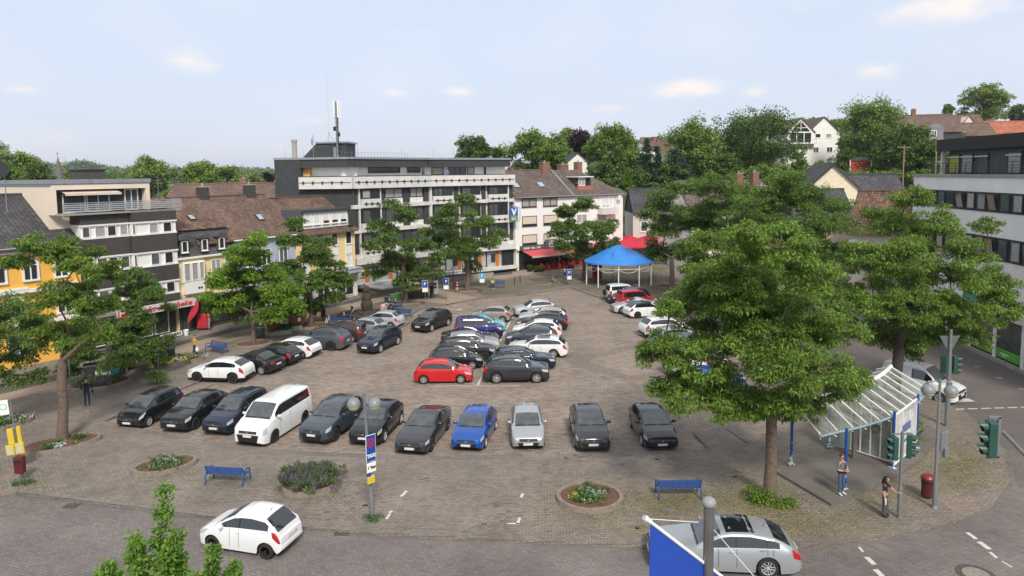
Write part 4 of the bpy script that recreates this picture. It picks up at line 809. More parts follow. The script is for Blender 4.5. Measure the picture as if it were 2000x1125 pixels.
# --- houses behind the right trees
def house(name, px, py, Y, w, dpt, he, hr, rot, wall_, roof_, label, zb=None, wins=(), chim=(), cat='house', gable_front=False, group=None):
    """free-standing gabled house; pixel (px, py) is the foot of its near wall centre at distance Y"""
    p = D(px, py, Y); z = p.z if zb is None else zb; c, s_ = math.cos(rot), math.sin(rot)
    b = Bld(name, (p.x-c*w/2, p.y-s_*w/2), (c, s_), label, cat, group); b.Mi = b.Mi @ Matrix.Translation((0, 0, z))
    if gable_front:
        mb = MB(); poly = [(0, -4), (w, -4), (w, he), (w/2, hr), (0, he)]; A = [(u, 0, q) for u, q in poly]; B = [(u, dpt, q) for u, q in poly]; mb.face(A); mb.face(B[::-1])
        for i in range(5): j = (i+1) % 5; mb.face([A[i], B[i], B[j], A[j]])
        b.part('wall', mb, wall_); mb = MB(); o = .35; sl = (hr-he)/(w/2)
        for sg in (0, 1):
            e = -o if sg == 0 else w+o; pts = [(e, -.3, he-o*sl), (e, dpt+.3, he-o*sl), (w/2, dpt+.3, hr), (w/2, -.3, hr)]; top = [Vector(q)+Vector((0, 0, .2)) for q in pts]; mb.face(top); mb.face(pts)
            for i in range(4): j = (i+1) % 4; mb.face([pts[i], pts[j], top[j], top[i]])
        b.part('roof', mb, roof_)
    else:
        gable_body(b, 0, w, 0, dpt, he, hr, wall_, z0=-4); gable_roof(b, 0, w, 0, dpt, he, hr, roof_, .4)
    if wins: b.windows(wins, white, [g_dark, g_cur, g_mid], .08, d0=0)
    for (u, d, z0, z1) in chim: chimney(b, u, d, z0, z1, brick_red)
    return b
house('cream_gable_house', 1625, 420, 82, 6.8, 12, 6.0, 9.3, R(-14), mat('pale yellow render', (.74, .66, .48), .85), t_dark, 'pale yellow gable end with dark roof rising behind the trees', 5.2, [(1.0, 2.2, 1.5, 3.2, 1), (4.4, 5.6, 1.5, 3.2, 1)], gable_front=True)
house('dark_roof_house', 1722, 430, 80, 7.6, 11, 8.6, 13.2, R(-6), white_w, t_dark, 'house with a long ribbed dark grey roof behind the right trees', 0, [(2, 3.2, 4.6, 6.4, 1), (5.5, 6.7, 4.6, 6.4, 1)])
b = house('hip_roof_house', 1728, 470, 66, 6.5, 7, 8.0, 11.6, R(-40), mat('pale facade', (.60, .54, .46), .85), t_red, 'pale house with brown window frames and a mossy brown roof next to the modern building', 0, (), gable_front=False)
b.windows([(u, u+.9, z, z+1.6, 0) for u in (.7, 2.8, 4.9) for z in (1.2, 4.9)], mat('brown wood frame', (.22, .09, .05), .6), [g_dark], .12)
house('brick_chimney_house', 1440, 420, 96, 14, 11, 8.5, 12.4, R(12), white_w, t_grey, 'house with brown roof and two large brick chimneys behind the trees', 0, [(1, 2.2, 5, 6.6, 1), (4, 5.2, 5, 6.6, 1), (7, 8.2, 5, 6.6, 1)], [(9.4, 4, 10.8, 13.6), (12.6, 5, 10.8, 13.7)])
house('shop_house', 1560, 470, 74, 12, 10, 8.0, 11.6, R(-8), cream_w, t_dark, 'cream house with dark slate roof half hidden by the tallest plaza tree', 0, [(1.5, 2.7, 4.6, 6.2, 1), (5, 6.2, 4.6, 6.2, 1), (8.6, 9.8, 4.6, 6.2, 1), (1.2, 4, .8, 2.8, 1), (6, 10, .8, 2.8, 2)], [(3, 5, 10.5, 12.2)])
house('low_brown_house', 1400, 365, 115, 16, 9, 8.0, 10.8, R(5), white_w, t_grey, 'low house with a long brown roof under the hillside trees', 0, [(2, 3, 5, 6.4, 0), (6, 7, 5, 6.4, 0)], [(12, 4, 9.8, 12)])
# hillside
b = house('white_gable_house', 1607, 322, 175, 8.6, 10, 8.0, 12.0, R(3), white_w, t_grey, 'white gabled house on the hill with four small windows', None, [(2.1, 3.5, 6.9, 7.9, 0), (4.9, 6.3, 6.9, 7.9, 0), (1.6, 3.1, 3.2, 4.5, 1), (5.2, 6.7, 3.2, 4.5, 1), (5.2, 6.6, .1, 1.6, 0)], gable_front=True)
b = house('glass_gable_house', 1562, 322, 173, 7.0, 10, 8.2, 11.6, R(3), white_w, t_grey, 'house with a glazed triangular gable and balcony beside the white gable house', None, [(.9, 2.4, 3.0, 4.6, 0), (4.2, 5.4, 3.0, 4.6, 0)], gable_front=True)
mb = MB(); mb.face([(1.0, -.06, 8.3), (6.0, -.06, 8.3), (3.5, -.06, 11.0)]); mb.box((.7, -.07, 5.6), (6.3, -.02, 8.1)); b.part('glazing', mb, g_dark); mb = MB()
for u in (.7, 2.4, 4.3, 6.2): mb.box((u, -.12, 5.6), (u+.18, -.08, 8.2))
mb.box((.7, -.13, 8.0), (6.3, -.09, 8.3)); mb.box((3.42, -.12, 8.2), (3.6, -.08, 10.9)); mb.box((1.8, -.12, 9.2), (5.2, -.08, 9.35)); mb.box((-.2, -1.4, 5.2), (7.2, 0, 5.4)); b.part('glazing_bars', mb, white)
mb = MB()
for i in range(15): mb.tube([(-.1+i*.51, -1.3, 5.4), (-.1+i*.51, -1.3, 6.3)], .02, 4)
mb.tube([(-.1, -1.3, 6.3), (7.1, -1.3, 6.3)], .03, 4); b.part('railing', mb, grey_metal)
house('hill_house', 1545, 300, 205, 12, 9, 6, 10.0, R(-5), white_w, t_brown, 'brown roof peeking out left of the glazed gable', None, (), ())
b = house('hill_house', 1810, 275, 190, 17, 13, 2.5, 7.4, R(-12), slate, t_brown, 'large house with a broad brown roof and slate dormer high on the hill', None, (), [(7, 6.4, 6.0, 9.2)])
mb = MB(); mb.box((8.8, -.8, .2), (12.3, 2, 3.2)); mb.prism([(8.5, 3.2), (10.5, 4.7), (12.6, 3.2)], -.9, 4, Matrix(((1, 0, 0, 0), (0, 0, 1, 0), (0, 1, 0, 0), (0, 0, 0, 1)))); b.part('dormer', mb, mat('grey slate dormer', (.2, .21, .23), .7)); b.windows([(9.3, 10.6, .8, 2.8, 1)], white, [g_dark], .15, d0=-.82)
b = house('hill_house', 1875, 262, 235, 17, 9, 3.0, 6.6, R(-4), cream_w, t_red, 'red brown roofed house with two small gables below the willow', None, [(3, 4.2, .6, 2, 1)], ())
for u, m_ in ((4.5, t_red), (10.5, cream_w)):
    mb = MB(); mb.prism([(u-2.2, 3.0), (u, 5.9), (u+2.2, 3.0)], -1.2, 4, Matrix(((1, 0, 0, 0), (0, 0, 1, 0), (0, 1, 0, 0), (0, 0, 0, 1)))); b.part('gable', mb, cream_w if u > 6 else g_dark); mb = MB(); mb.tube([(u-2.4, -1.3, 2.9), (u, -1.3, 6.1), (u+2.4, -1.3, 2.9)], .2, 4); b.part('verge', mb, t_red)
b = house('hill_house', 1902, 290, 205, 12, 9, 4.0, 7.6, R(-8), shingle, t_brown, 'dark shingle clad house with grey brown roof and white windows', None, [(1.2, 3.2, 5.2-1.6, 5.2, 1)], ())
house('hill_house', 1925, 283, 215, 10, 9, 3.6, 7.0, R(-4), white_w, t_brown, 'white walled house with brown roof left of the orange roof', None, [(2, 5.5, .8, 2.6, 0)], ())
house('hill_house', 1985, 283, 212, 15, 9, 3.8, 7.4, R(-4), white_w, t_orange, 'house with bright orange tiled roof at the right edge', None, [(4.5, 7.5, .6, 2.6, 1)], ())
house('hill_house', 1290, 320, 215, 9.5, 9, 3.0, 8.2, R(12), white_w, t_brown, 'brown roofed house with white gable among the dark conifers', None, [(1, 2.4, .6, 2, 0)], [(4, 3.5, 6, 8.5)])
house('hill_house', 1250, 340, 185, 9, 8, 6.5, 6.9, R(6), white_w, g_dark, 'flat roofed white house between the trees', None, [(1, 3, 3.8, 5.4, 1), (5, 7, 3.8, 5.4, 1)], ())
house('hill_house', 1128, 345, 165, 5, 8, 3.6, 5.6, R(14), white_w, t_dark, 'small white gable with black roof behind the red chimneys', None, (), (), gable_front=True)
b = house('garden_shed', 1680, 330, 150, 4.6, 4, 2.0, 2.3, R(2), mat('shed red', (.38, .035, .03), .7, var=.15), t_dark, 'red wooden garden shed with grey roof on the slope', None, (), (), cat='shed'); mb = MB(); mb.box((-.15, -.25, -.5), (0.0, -.1, 1.9)); mb.box((4.6, -.25, -.5), (4.75, -.1, 1.9)); mb.box((-.2, -.28, 1.85), (4.8, -.1, 2.05)); b.part('trim', mb, white)
# rooftops beyond the left row
for (px, py, Y, w, lab) in ((425, 386, 105, 15, 'brown tiled roof with a white gable end far behind the left row'), (500, 386, 100, 13, 'brown tiled roof with chimney close to the bank, behind the left row')):
    b = house('distant_house', px, py, Y, w, 9, 0, 1.9, R(8), white_w, t_brown, lab, None, (), [(w*.7, 4, 1.2, 2.8)])
# church spire
p = D(116, 352, 165); s = empty('church_spire', (p.x, p.y, 0), 0, 'slim grey church spire rising above the trees on the left', 'church')
mb = MB(); mb.box((-2.4, -2.4, 0), (2.4, 2.4, 10)); mb.build('tower', slate, s); mb = MB(); mb.lathe([(1.9, 10), (1.12, 13.8), (.6, 16.6), (.2, 18.6), (.05, 19.3)], (0, 0, 0), 8); mb.build('spire', mat('spire slate', (.13, .12, .12), .8, var=.15), s); mb = MB(); mb.tube([(0, 0, 19.2), (0, 0, 20.6)], .04, 5); mb.box((-.3, -.04, 20.0), (.3, .04, 20.1)); mb.build('cross', dark_metal, s)
# satellite dish on pole, far left roof; lamp and poles on the right
p = D(9, 350, 40); s = empty('satellite_dish', (p.x, p.y, 13.6), 0, 'dark satellite dish on a thin pole above the left roof', 'satellite dish')
mb = MB(); mb.tube([(0, 0, -1.5), (0, 0, 1.1)], .03, 5); mb.build('pole', grey_metal, s); mb = MB(); mb.lathe([(.05, 0), (.38, .1), (.45, .18)], (0, 0, 0), 14); mb.v = [(x, -z, 1.0+y) for x, y, z in mb.v]; mb.build('dish', dark_metal, s)
for px, py0, py1, Y, lab in ((1764, 340, 285, 120, 'wooden pole with cross arm on the slope'), (1827, 338, 268, 118, 'wooden utility pole beside the black penthouse')):
    p = D(px, py0, Y); q = D(px, py1, Y); s = empty('utility_pole', (p.x, p.y, p.z-4), 0, lab, 'pole'); mb = MB(); mb.tube([(0, 0, 0), (0, 0, q.z-p.z+4)], .12, 6); mb.box((-1.2, -.05, q.z-p.z+3.7), (1.2, .05, q.z-p.z+3.85)); mb.build('post', mat('pole wood', (.25, .18, .12), .9), s)
# ------------------------------------------------------------------ trees
lf_plaza = leaf_mat('plaza tree leaves', (0.079, 0.153, 0.024), (0.150, 0.251, 0.039), (0.270, 0.381, 0.069), 0.42)
lf_dark = leaf_mat('dark plaza leaves', (0.063, 0.128, 0.026), (0.119, 0.203, 0.038), (0.193, 0.290, 0.062), 0.42)
lf_light = leaf_mat('light maple leaves', (0.097, 0.190, 0.020), (0.156, 0.275, 0.028), (0.248, 0.380, 0.049), 0.42)
lf_hill = leaf_mat('hillside leaves', (0.081, 0.152, 0.026), (0.145, 0.238, 0.040), (0.232, 0.330, 0.060), 0.3)
lf_hilldark = leaf_mat('dark hillside leaves', (0.042, 0.089, 0.020), (0.083, 0.144, 0.029), (0.142, 0.215, 0.043), 0.25)
lf_yel = leaf_mat('yellow green leaves', (.11, .18, .03), (.18, .26, .045), (.27, .35, .07), .25)
lf_purple = leaf_mat('purple leaves', (0.017, 0.010, 0.014), (0.026, 0.014, 0.019), (0.042, 0.024, 0.026), .1)
lf_con = leaf_mat('conifer needles', (0.017, 0.045, 0.022), (0.030, 0.068, 0.033), (0.050, 0.098, 0.045), .05)
lf_front = leaf_mat('bright hornbeam leaves', (0.091, 0.196, 0.026), (0.152, 0.287, 0.038), (0.244, 0.393, 0.066), 0.42)
def leaves(cl, per, ln, wd, seed, flat=.30, droop=.6, up=.0):
    """cl: rows of (x, y, z, r). returns verts and quads: diamond leaflets in flattened drooping sprays"""
    g = np.random.default_rng(seed); cl = np.asarray(cl, float); k = np.repeat(np.arange(len(cl)), np.maximum(4, (per*(cl[:, 3]/cl[:, 3].mean())**2).astype(int)))
    n = len(k); c = cl[k, :3]; r = cl[k, 3]
    a = g.random(n)*2*np.pi; q = np.sqrt(g.random(n)); zz = g.normal(0, 1, n)*.5
    hx, hy = np.cos(a)*q, np.sin(a)*q
    pos = c + np.stack([hx*r, hy*r, (zz*np.sqrt(np.clip(1-q*q, .05, 1))*flat*2 - droop*q*q*.5)*r*1.0], 1)
    out = np.stack([hx, hy, -.35*q+up], 1) + g.normal(0, .55, (n, 3)); out /= np.linalg.norm(out, axis=1)[:, None]
    nrm = np.stack([g.normal(0, .5, n), g.normal(0, .5, n), np.ones(n)], 1); sd = np.cross(out, nrm); sd /= np.linalg.norm(sd, axis=1)[:, None]
    l = ln*(.65+.7*g.random(n))[:, None]; w = wd*(.7+.6*g.random(n))[:, None]
    mid = pos+out*l*.45; tip = pos+out*l; tip[:, 2] -= (l[:, 0]*.15)
    V = np.stack([pos, mid+sd*w*.5, tip, mid-sd*w*.5], 1).reshape(-1, 3)
    return V, np.arange(n*4).reshape(-1, 4)
def limb_path(a, b, sag=.12, n=6, rr=None):
    a, b = Vector(a), Vector(b); L_ = (b-a).length; pts = []
    for i in range(n+1):
        t = i/n; p = a.lerp(b, t); up_ = math.sin(math.pi*t)*L_*sag
        pts.append(p+Vector((rr.uniform(-1, 1)*L_*.03 if 0 < i < n else 0, rr.uniform(-1, 1)*L_*.03 if 0 < i < n else 0, up_)))
    return pts
def lobe_tree(name, base, fork, lobes, label, m, tr=.35, per=220, ln=.3, wd=.11, seed=1, cpl=16, bm=None, depth=.8, group='trees standing round the square', cat='tree', crs=.29, extra_depth=None, z0=PZ):
    """trunk foot pixel, fork pixel, crown lobes (px, py, radius px) around the trunk's own distance"""
    r_ = random.Random(seed); B = G(*base, z0); Y = B.y; bm = bm or bark
    root = empty(name, B, 0, label, cat, group); sc = (G(base[0], base[1], z0)-Vector((0, 0, CAM_H))).length
    Fk = D(*fork, Y)-B; mb = MB(); h = Fk.z
    tp = [Vector((0, 0, -.15)), Vector((Fk.x*.1, 0, h*.12)), Vector((Fk.x*.4+.05, .03, h*.45)), Vector((Fk.x*.75, -.03, h*.8)), Fk]
    mb.tube(tp, [tr*1.45, tr*1.08, tr*.95, tr*.88, tr*.85], 12)
    centers = []; rng3 = []
    for (px, py, rp) in lobes:
        c = D(px, py, Y)-B; rad = rp*Y/F_PX; off = r_.uniform(-1, 1)*depth*3.2*(1-min(1, abs(c.x-Fk.x)/7)*.5)
        k = (Y+off)/Y; cc = Vector((B.x+c.x, 0, 0)); c = D(px, py, Y+off)-B; centers.append((c, rad*k))
    nb = []
    for c, rad in list(centers):   # the far side of the crown, behind the lobes seen from here
        if r_.random() < .42: nb.append((Vector((c.x*.55+r_.uniform(-1, 1), abs(c.y)+r_.uniform(.5, 2.5), c.z-r_.uniform(0, .6))), rad*.9))
    cl = []; limbs = []
    srt = sorted(centers+nb, key=lambda q: (q[0]-Fk).length)
    nodes = [(Fk, tr*.7)]
    for c, rad in srt:
        near = min(nodes, key=lambda q: (q[0]-c).length+ (.0 if q[0].z < c.z+.5 else 2.5)+(q[0]-Fk).length*.25)
        pth = limb_path(near[0], c, .06, 5, r_); r0_ = min(near[1]*.8, tr*.62); r1_ = max(.035, r0_*.5)
        mb.tube(pth, [r0_+(r1_-r0_)*i/5 for i in range(6)], 7, cap=False)
        nodes.append((Vector(pth[3]), r0_*.75)); nodes.append((c, r1_))
        for j in range(int(cpl*1.7)):
            th = r_.random()*2*math.pi; ph = math.acos(r_.uniform(-.75, 1)); q = rad*(.45+.6*r_.random())
            p = c+Vector((math.cos(th)*math.sin(ph)*q, math.sin(th)*math.sin(ph)*q, math.cos(ph)*q*.74))
            cl.append((p.x, p.y, p.z, rad*crs*r_.uniform(.7, 1.35)))
            if j % 2 == 0: mb.tube([c, c.lerp(p, .55)+Vector((0, 0, .1)), p], [r1_*.6, r1_*.35, .012], 4, cap=False)
    mb.build('trunk', bm, root, smooth=50)
    V, Q = leaves(cl, per, ln, wd, seed+100); np_mesh('crown', V, Q, m, root)
    return root
lobe_tree('plaza_tree', (1503, 976), (1507, 800), [(1300, 680, 58), (1335, 760, 52), (1400, 620, 72), (1370, 705, 68), (1440, 780, 56), (1450, 560, 78), (1520, 485, 70), (1480, 640, 85), (1560, 600, 76), (1625, 645, 58), (1600, 720, 66), (1650, 765, 40), (1530, 720, 76),
          (1510, 570, 76), (1395, 535, 62), (1450, 465, 50), (1345, 590, 45), (1550, 790, 42), (1400, 780, 44), (1262, 690, 22), (1310, 600, 30), (1590, 540, 50), (1675, 735, 30), (1340, 790, 34), (1420, 802, 34), (1475, 790, 44), (1535, 785, 44), (1585, 790, 28), (1290, 755, 30)],
          'largest plaza tree, its broad feathery crown hiding parked cars in front of the bus shelter', lf_plaza, .25, 118, .17, .062, 11, 15)
lobe_tree('plaza_tree', (1556, 662), (1556, 560), [(1545, 350, 32), (1510, 392, 42), (1590, 392, 48), (1555, 440, 56), (1460, 400, 30), (1480, 462, 50), (1630, 440, 45), (1445, 425, 38), (1650, 490, 42), (1530, 520, 55), (1605, 530, 48), (1470, 520, 55), (1560, 375, 22), (1500, 430, 40), (1580, 480, 44), (1640, 400, 26)],
          'tall dark limbed tree rising behind the largest plaza tree', lf_dark, .28, 150, .23, .085, 12, 13, bark_dark)
lobe_tree('plaza_tree', (1742, 792), (1757, 680), [(1785, 385, 36), (1730, 430, 46), (1830, 440, 55), (1925, 440, 24), (1895, 485, 42), (1690, 505, 52), (1770, 500, 62), (1850, 540, 66), (1930, 550, 50), (1705, 580, 62), (1645, 575, 44), (1780, 600, 62), (1870, 610, 60), (1955, 615, 36),
          (1725, 650, 42), (1800, 650, 46), (1612, 640, 32), (1900, 655, 34), (1665, 640, 36), (1950, 580, 30), (1775, 690, 22), (1985, 600, 18)],
          'broad plaza tree beside the curved shelter roof in front of the modern building', lf_plaza, .34, 130, .19, .068, 13, 15, bark_dark)
lobe_tree('plaza_tree', (1393, 606), (1400, 535), [(1400, 365, 40), (1450, 385, 42), (1380, 425, 42), (1430, 465, 40), (1350, 480, 32), (1400, 515, 34), (1470, 430, 26), (1345, 420, 34), (1410, 400, 34), (1370, 520, 34)],
          'plaza tree behind the left half of the largest crown, by the blue parking sign', lf_dark, .28, 105, .3, .11, 14, 15)
lobe_tree('plaza_tree', (1312, 561), (1312, 505), [(1290, 395, 34), (1330, 365, 34), (1300, 450, 38), (1345, 425, 38), (1285, 490, 26), (1265, 420, 20), (1335, 490, 28)],
          'plaza tree to the right of the blue pavilion, trunk in a round stone bed', lf_dark, .3, 95, .32, .12, 15, 15)
lobe_tree('plaza_tree', (122, 862), (122, 705), [(60, 480, 30), (105, 498, 32), (25, 512, 26), (150, 520, 30), (112, 580, 44), (60, 640, 44), (170, 600, 34), (135, 660, 42), (175, 530, 18), (200, 655, 30)],
          'gnarled plaza tree in an oval stone bed at the left', lf_plaza, .25, 120, .18, .066, 16, 12)
lobe_tree('plaza_tree', (212, 738), (215, 660), [(205, 540, 30), (180, 492, 22), (245, 578, 38), (300, 575, 24), (262, 640, 46), (205, 640, 42), (290, 690, 34), (308, 732, 16), (232, 700, 36), (165, 690, 32), (330, 600, 14), (130, 720, 22), (320, 665, 18)],
          'plaza tree with sprawling limbs behind the yellow lidded bins', lf_dark, .26, 90, .22, .08, 17, 13, bark_dark)
lobe_tree('plaza_tree', (-60, 830), (-50, 720), [(10, 620, 40), (35, 680, 44), (0, 735, 40), (-60, 640, 70), (70, 735, 22)],
          'plaza tree whose crown hangs into the picture at the left edge', lf_dark, .3, 100, .2, .075, 18, 14, bark_dark)
lobe_tree('young_maple', (495, 668), (492, 610), [(485, 498, 36), (520, 535, 42), (445, 540, 38), (548, 570, 40), (430, 590, 38), (480, 595, 44), (530, 612, 30), (405, 582, 20), (572, 600, 26), (500, 470, 22), (465, 500, 30)],
          'light green young maple beside the rubbish skip', lf_light, .15, 85, .25, .12, 19, 15)
lobe_tree('plaza_tree', (607, 636), (607, 590), [(578, 440, 22), (560, 468, 22), (612, 500, 34), (650, 530, 32), (600, 555, 40), (652, 572, 28), (560, 525, 30), (675, 545, 18), (600, 596, 20), (640, 470, 14), (570, 596, 22)],
          'dark green plaza tree in a stone ring between the skip and the blue benches', lf_dark, .23, 66, .29, .11, 20, 13)
lobe_tree('plaza_tree', (792, 590), (788, 520), [(765, 400, 20), (745, 440, 24), (792, 425, 22), (728, 480, 18), (812, 478, 30), (770, 505, 32), (728, 530, 22), (832, 530, 28), (788, 550, 26), (855, 500, 16), (760, 470, 26)],
          'plaza tree with a pale bare trunk before the bank, next to the black bins', lf_dark, .27, 62, .33, .12, 21, 12)
lobe_tree('plaza_tree', (913, 566), (912, 505), [(905, 388, 20), (870, 430, 30), (930, 430, 30), (848, 470, 28), (900, 485, 36), (955, 470, 26), (975, 455, 16), (850, 510, 18), (922, 520, 18), (880, 405, 14), (830, 450, 14)],
          'wide plaza tree hiding the middle of the bank front', lf_dark, .29, 64, .33, .12, 22, 13)
lobe_tree('plaza_tree', (1140, 546), (1141, 500), [(1140, 400, 22), (1105, 412, 20), (1120, 450, 30), (1165, 450, 30), (1190, 440, 18), (1090, 440, 16), (1140, 488, 28), (1180, 480, 22), (1100, 480, 20), (1200, 470, 12), (1078, 455, 10)],
          'round plaza tree in front of the white house beside the red awning', lf_dark, .26, 70, .34, .13, 23, 13)
# treetop close to the camera, lower left
def front_bush():
    Y = 12.5; p = D(290, 1120, Y); root = empty('hornbeam', (p.x, p.y, 0), 0, 'bright green top of a young hornbeam in the left foreground', 'tree')
    r_ = random.Random(5); mb = MB(); cl = []
    mb.tube([(0, 0, 0), (.05, 0, 3), (0, 0, p.z-1.2)], [.14, .1, .05], 8)
    for (x0, y0, x1, y1, w) in [(300, 1180, 322, 955, 30), (280, 1200, 262, 1055, 26), (340, 1200, 352, 1085, 30), (250, 1210, 205, 1100, 26), (400, 1230, 418, 1075, 16), (400, 1230, 462, 1105, 14), (300, 1180, 345, 1045, 22), (230, 1220, 225, 1130, 40), (330, 1220, 330, 1150, 60), (395, 1200, 385, 1130, 28), (190, 1230, 190, 1130, 18)]:
        a = D(x0, y0, Y+r_.uniform(-.4, .4))-root.location; b = D(x1, y1, Y+r_.uniform(-.4, .4))-root.location
        mb.tube([(0, 0, p.z-1.6), a, a.lerp(b, .5), b], [.03, .02, .013, .004], 5, cap=False)
        for i in range(46):
            t = r_.random(); c = a.lerp(b, t); q = w*Y/F_PX*(1.1-.85*t); th = r_.random()*6.28; d = q*math.sqrt(r_.random())
            e = c+Vector((math.cos(th)*d, math.sin(th)*d, r_.uniform(-.02, .1))); cl.append((e.x, e.y, e.z, .10)); mb.tube([c-Vector((0, 0, .06)), e], [.005, .002], 3, cap=False)
    mb.build('trunk', bark, root); V, Q = leaves(cl, 34, .095, .05, 3, .5, .3, .35); np_mesh('crown', V, Q, lf_front, root)
front_bush()
# trees beyond the houses
def far_tree(cx, cy, rx, ry, Y, m, label, seed, ln=.7, n=24, per=150, name='tree', group='trees behind the town', shape='round', foot=None):
    r_ = random.Random(seed); c = D(cx, cy, Y); s_ = Y/F_PX; RX, RY = rx*s_, ry*s_; zf = min(c.z-RY-1.5, foot if foot is not None else hill_h(c.x, Y))
    root = empty(name, (c.x, c.y, zf), 0, label, 'tree', group); cz = c.z-zf; cl = []; mb = MB(); tr_ = max(.15, RX*.06)
    mb.tube([(0, 0, -.5), (.1, 0, cz*.5), (0, 0, cz+RY*.3)], [tr_*1.3, tr_, tr_*.35], 7)
    for i in range(n):
        th = r_.random()*2*math.pi; u = r_.uniform(-.95, 1)
        if shape == 'cone': k = (1-(u+1)/2)*.85+.08; q = Vector((math.cos(th)*RX*k, math.sin(th)*RX*k, u*RY)); rad = RX*(.22+.3*(1-(u+1)/2))
        else:
            k = math.sqrt(max(0, 1-u*u))*r_.uniform(.45, .92); q = Vector((math.cos(th)*RX*k, math.sin(th)*RX*k, u*RY*.82)); rad = min(RX, RY)*r_.uniform(.26, .44)
        q.z += cz; mb.tube([(0, 0, max(.5, q.z-RX*.7)), q], [tr_*.35, .04], 4, cap=False)
        for j in range(5):
            e = Vector((r_.gauss(0, 1), r_.gauss(0, 1), r_.gauss(0, .8)))*rad*.55; cl.append((q.x+e.x, q.y+e.y, q.z+e.z, rad*r_.uniform(.4, .75)))
    mb.build('trunk', bark, root); V, Q = leaves(cl, per/3.4, ln*.78, ln*.45, seed+7, .55 if shape != 'willow' else .3, .5); np_mesh('crown', V, Q, m, root)
for a in [
    (20, 322, 42, 34, 170, lf_yel, 'pale leafy tree behind the satellite dish at the left edge', 31, .8, 26, 190), (72, 342, 28, 22, 150, lf_hilldark, 'dark rounded tree left of the church spire', 32), (132, 350, 26, 16, 230, lf_yel, 'light green tree right behind the church spire', 33, 1.0),
    (178, 350, 32, 14, 260, lf_yel, 'wide low tree crown right of the church spire', 34, 1.0), (235, 352, 28, 13, 250, lf_hill, 'tree crown behind the roof hut of the apartment block', 35, 1.0), (292, 344, 38, 34, 190, lf_yel, 'tall light green double crowned tree behind the apartment block roof', 36, .9, 30, 220),
    (345, 380, 22, 18, 180, lf_hill, 'small tree between the two tall light crowns', 37), (392, 350, 42, 30, 200, lf_yel, 'broad light green tree right of the grassy gap', 38, .9, 30, 220), (440, 352, 30, 26, 195, lf_hill, 'mid green tree left of the distant roofs', 39, .9), (482, 358, 34, 17, 215, lf_yel, 'low spreading tree above the distant roofs', 40, .9),
    (520, 360, 16, 24, 175, lf_purple, 'dark purple tree squeezed against the bank', 41, .7), (15, 350, 30, 24, 140, lf_hill, 'shaggy tree below the satellite dish', 42),
    (922, 292, 34, 32, 150, lf_hilldark, 'dark tree behind the right end of the bank roof', 43, .7, 28, 200), (968, 298, 14, 10, 170, lf_hilldark, 'small dark tree right of the bank roof', 44), (1040, 302, 58, 40, 145, lf_hill, 'large light green tree behind the brown roof of the white house', 45, .7, 40, 260), (1082, 300, 24, 36, 150, lf_hill, 'narrow green tree left of the purple beech', 46, .7),
    (1115, 275, 20, 26, 190, lf_yel, 'pale feathery tree behind the purple beech', 47, .7), (1139, 288, 24, 34, 170, lf_purple, 'dark purple copper beech on the slope', 48, .7, 28, 220), (1190, 290, 46, 42, 150, lf_hill, 'broad birch like tree right of the purple beech', 49, .6, 40, 260), (1232, 300, 24, 40, 160, lf_hill, 'upright green tree beside the flat white house', 50, .7), (1175, 345, 42, 28, 135, lf_hilldark, 'dark bushy tree below the birch', 51, .6),
    (1352, 298, 50, 56, 150, lf_hill, 'bright rounded tree left of the biggest dark oak', 54, .7, 44, 260), (1465, 282, 78, 66, 158, lf_hilldark, 'biggest dark oak like tree on the hillside', 55, .7, 70, 260), (1400, 330, 50, 30, 150, lf_hilldark, 'dark tree mass below the big oak', 56, .7, 30), (1705, 262, 56, 66, 160, lf_hill, 'tall walnut like tree between the white house and the brown roof', 58, .65, 60, 260),
    (1770, 292, 44, 46, 145, lf_hilldark, 'dark dense tree below the large brown roof', 59, .65, 44, 240), (1822, 312, 36, 26, 140, lf_hilldark, 'dark shrubby tree next to the black penthouse', 60, .6, 26), (1632, 262, 30, 28, 215, lf_yel, 'yellowish tree behind the white gable house', 61, .8), (1652, 300, 14, 36, 165, lf_yel, 'yellow green tree right of the white gable wall', 62, .6),
    (1560, 318, 18, 22, 165, lf_hill, 'silvery bush before the glazed gable', 63, .5), (1650, 322, 22, 26, 152, lf_hilldark, 'dark conifer like bush left of the red shed', 64, .5), (1922, 200, 40, 36, 262, lf_yel, 'tall willow towering over the roofs at the upper right', 65, .9, 44, 260, 'tree', 'trees behind the town', 'willow'), (1990, 222, 24, 16, 285, lf_hilldark, 'dark tree above the orange roof at the right edge', 66, .9),
    (1852, 212, 10, 8, 290, lf_hill, 'small round tree left of the willow', 67, .8), (1845, 265, 30, 18, 200, lf_hill, 'shrubby tree before the two gabled house', 68, .6), (1740, 330, 60, 14, 148, lf_hill, 'low shrubs along the slope right of the red shed', 69, .5), (1480, 345, 46, 22, 120, lf_hill, 'light tree behind the brick chimneys', 70, .5), (1240, 352, 34, 22, 128, lf_hilldark, 'dark bush behind the small grey house', 71, .5), (1310, 345, 30, 24, 135, lf_hilldark, 'dark bush mass under the bright rounded tree', 72, .5), (1895, 292, 34, 18, 180, lf_hill, 'bushy tree before the dark shingle house', 74, .6), (1600, 332, 26, 16, 150, lf_hill, 'bushes at the foot of the white gable house', 75, .5), (1862, 325, 30, 22, 130, lf_hilldark, 'dark shrubs beside the black penthouse roof', 76, .5), (1525, 345, 30, 22, 125, lf_hill, 'light bush left of the cream gable', 77, .5)]:
    far_tree(*a)
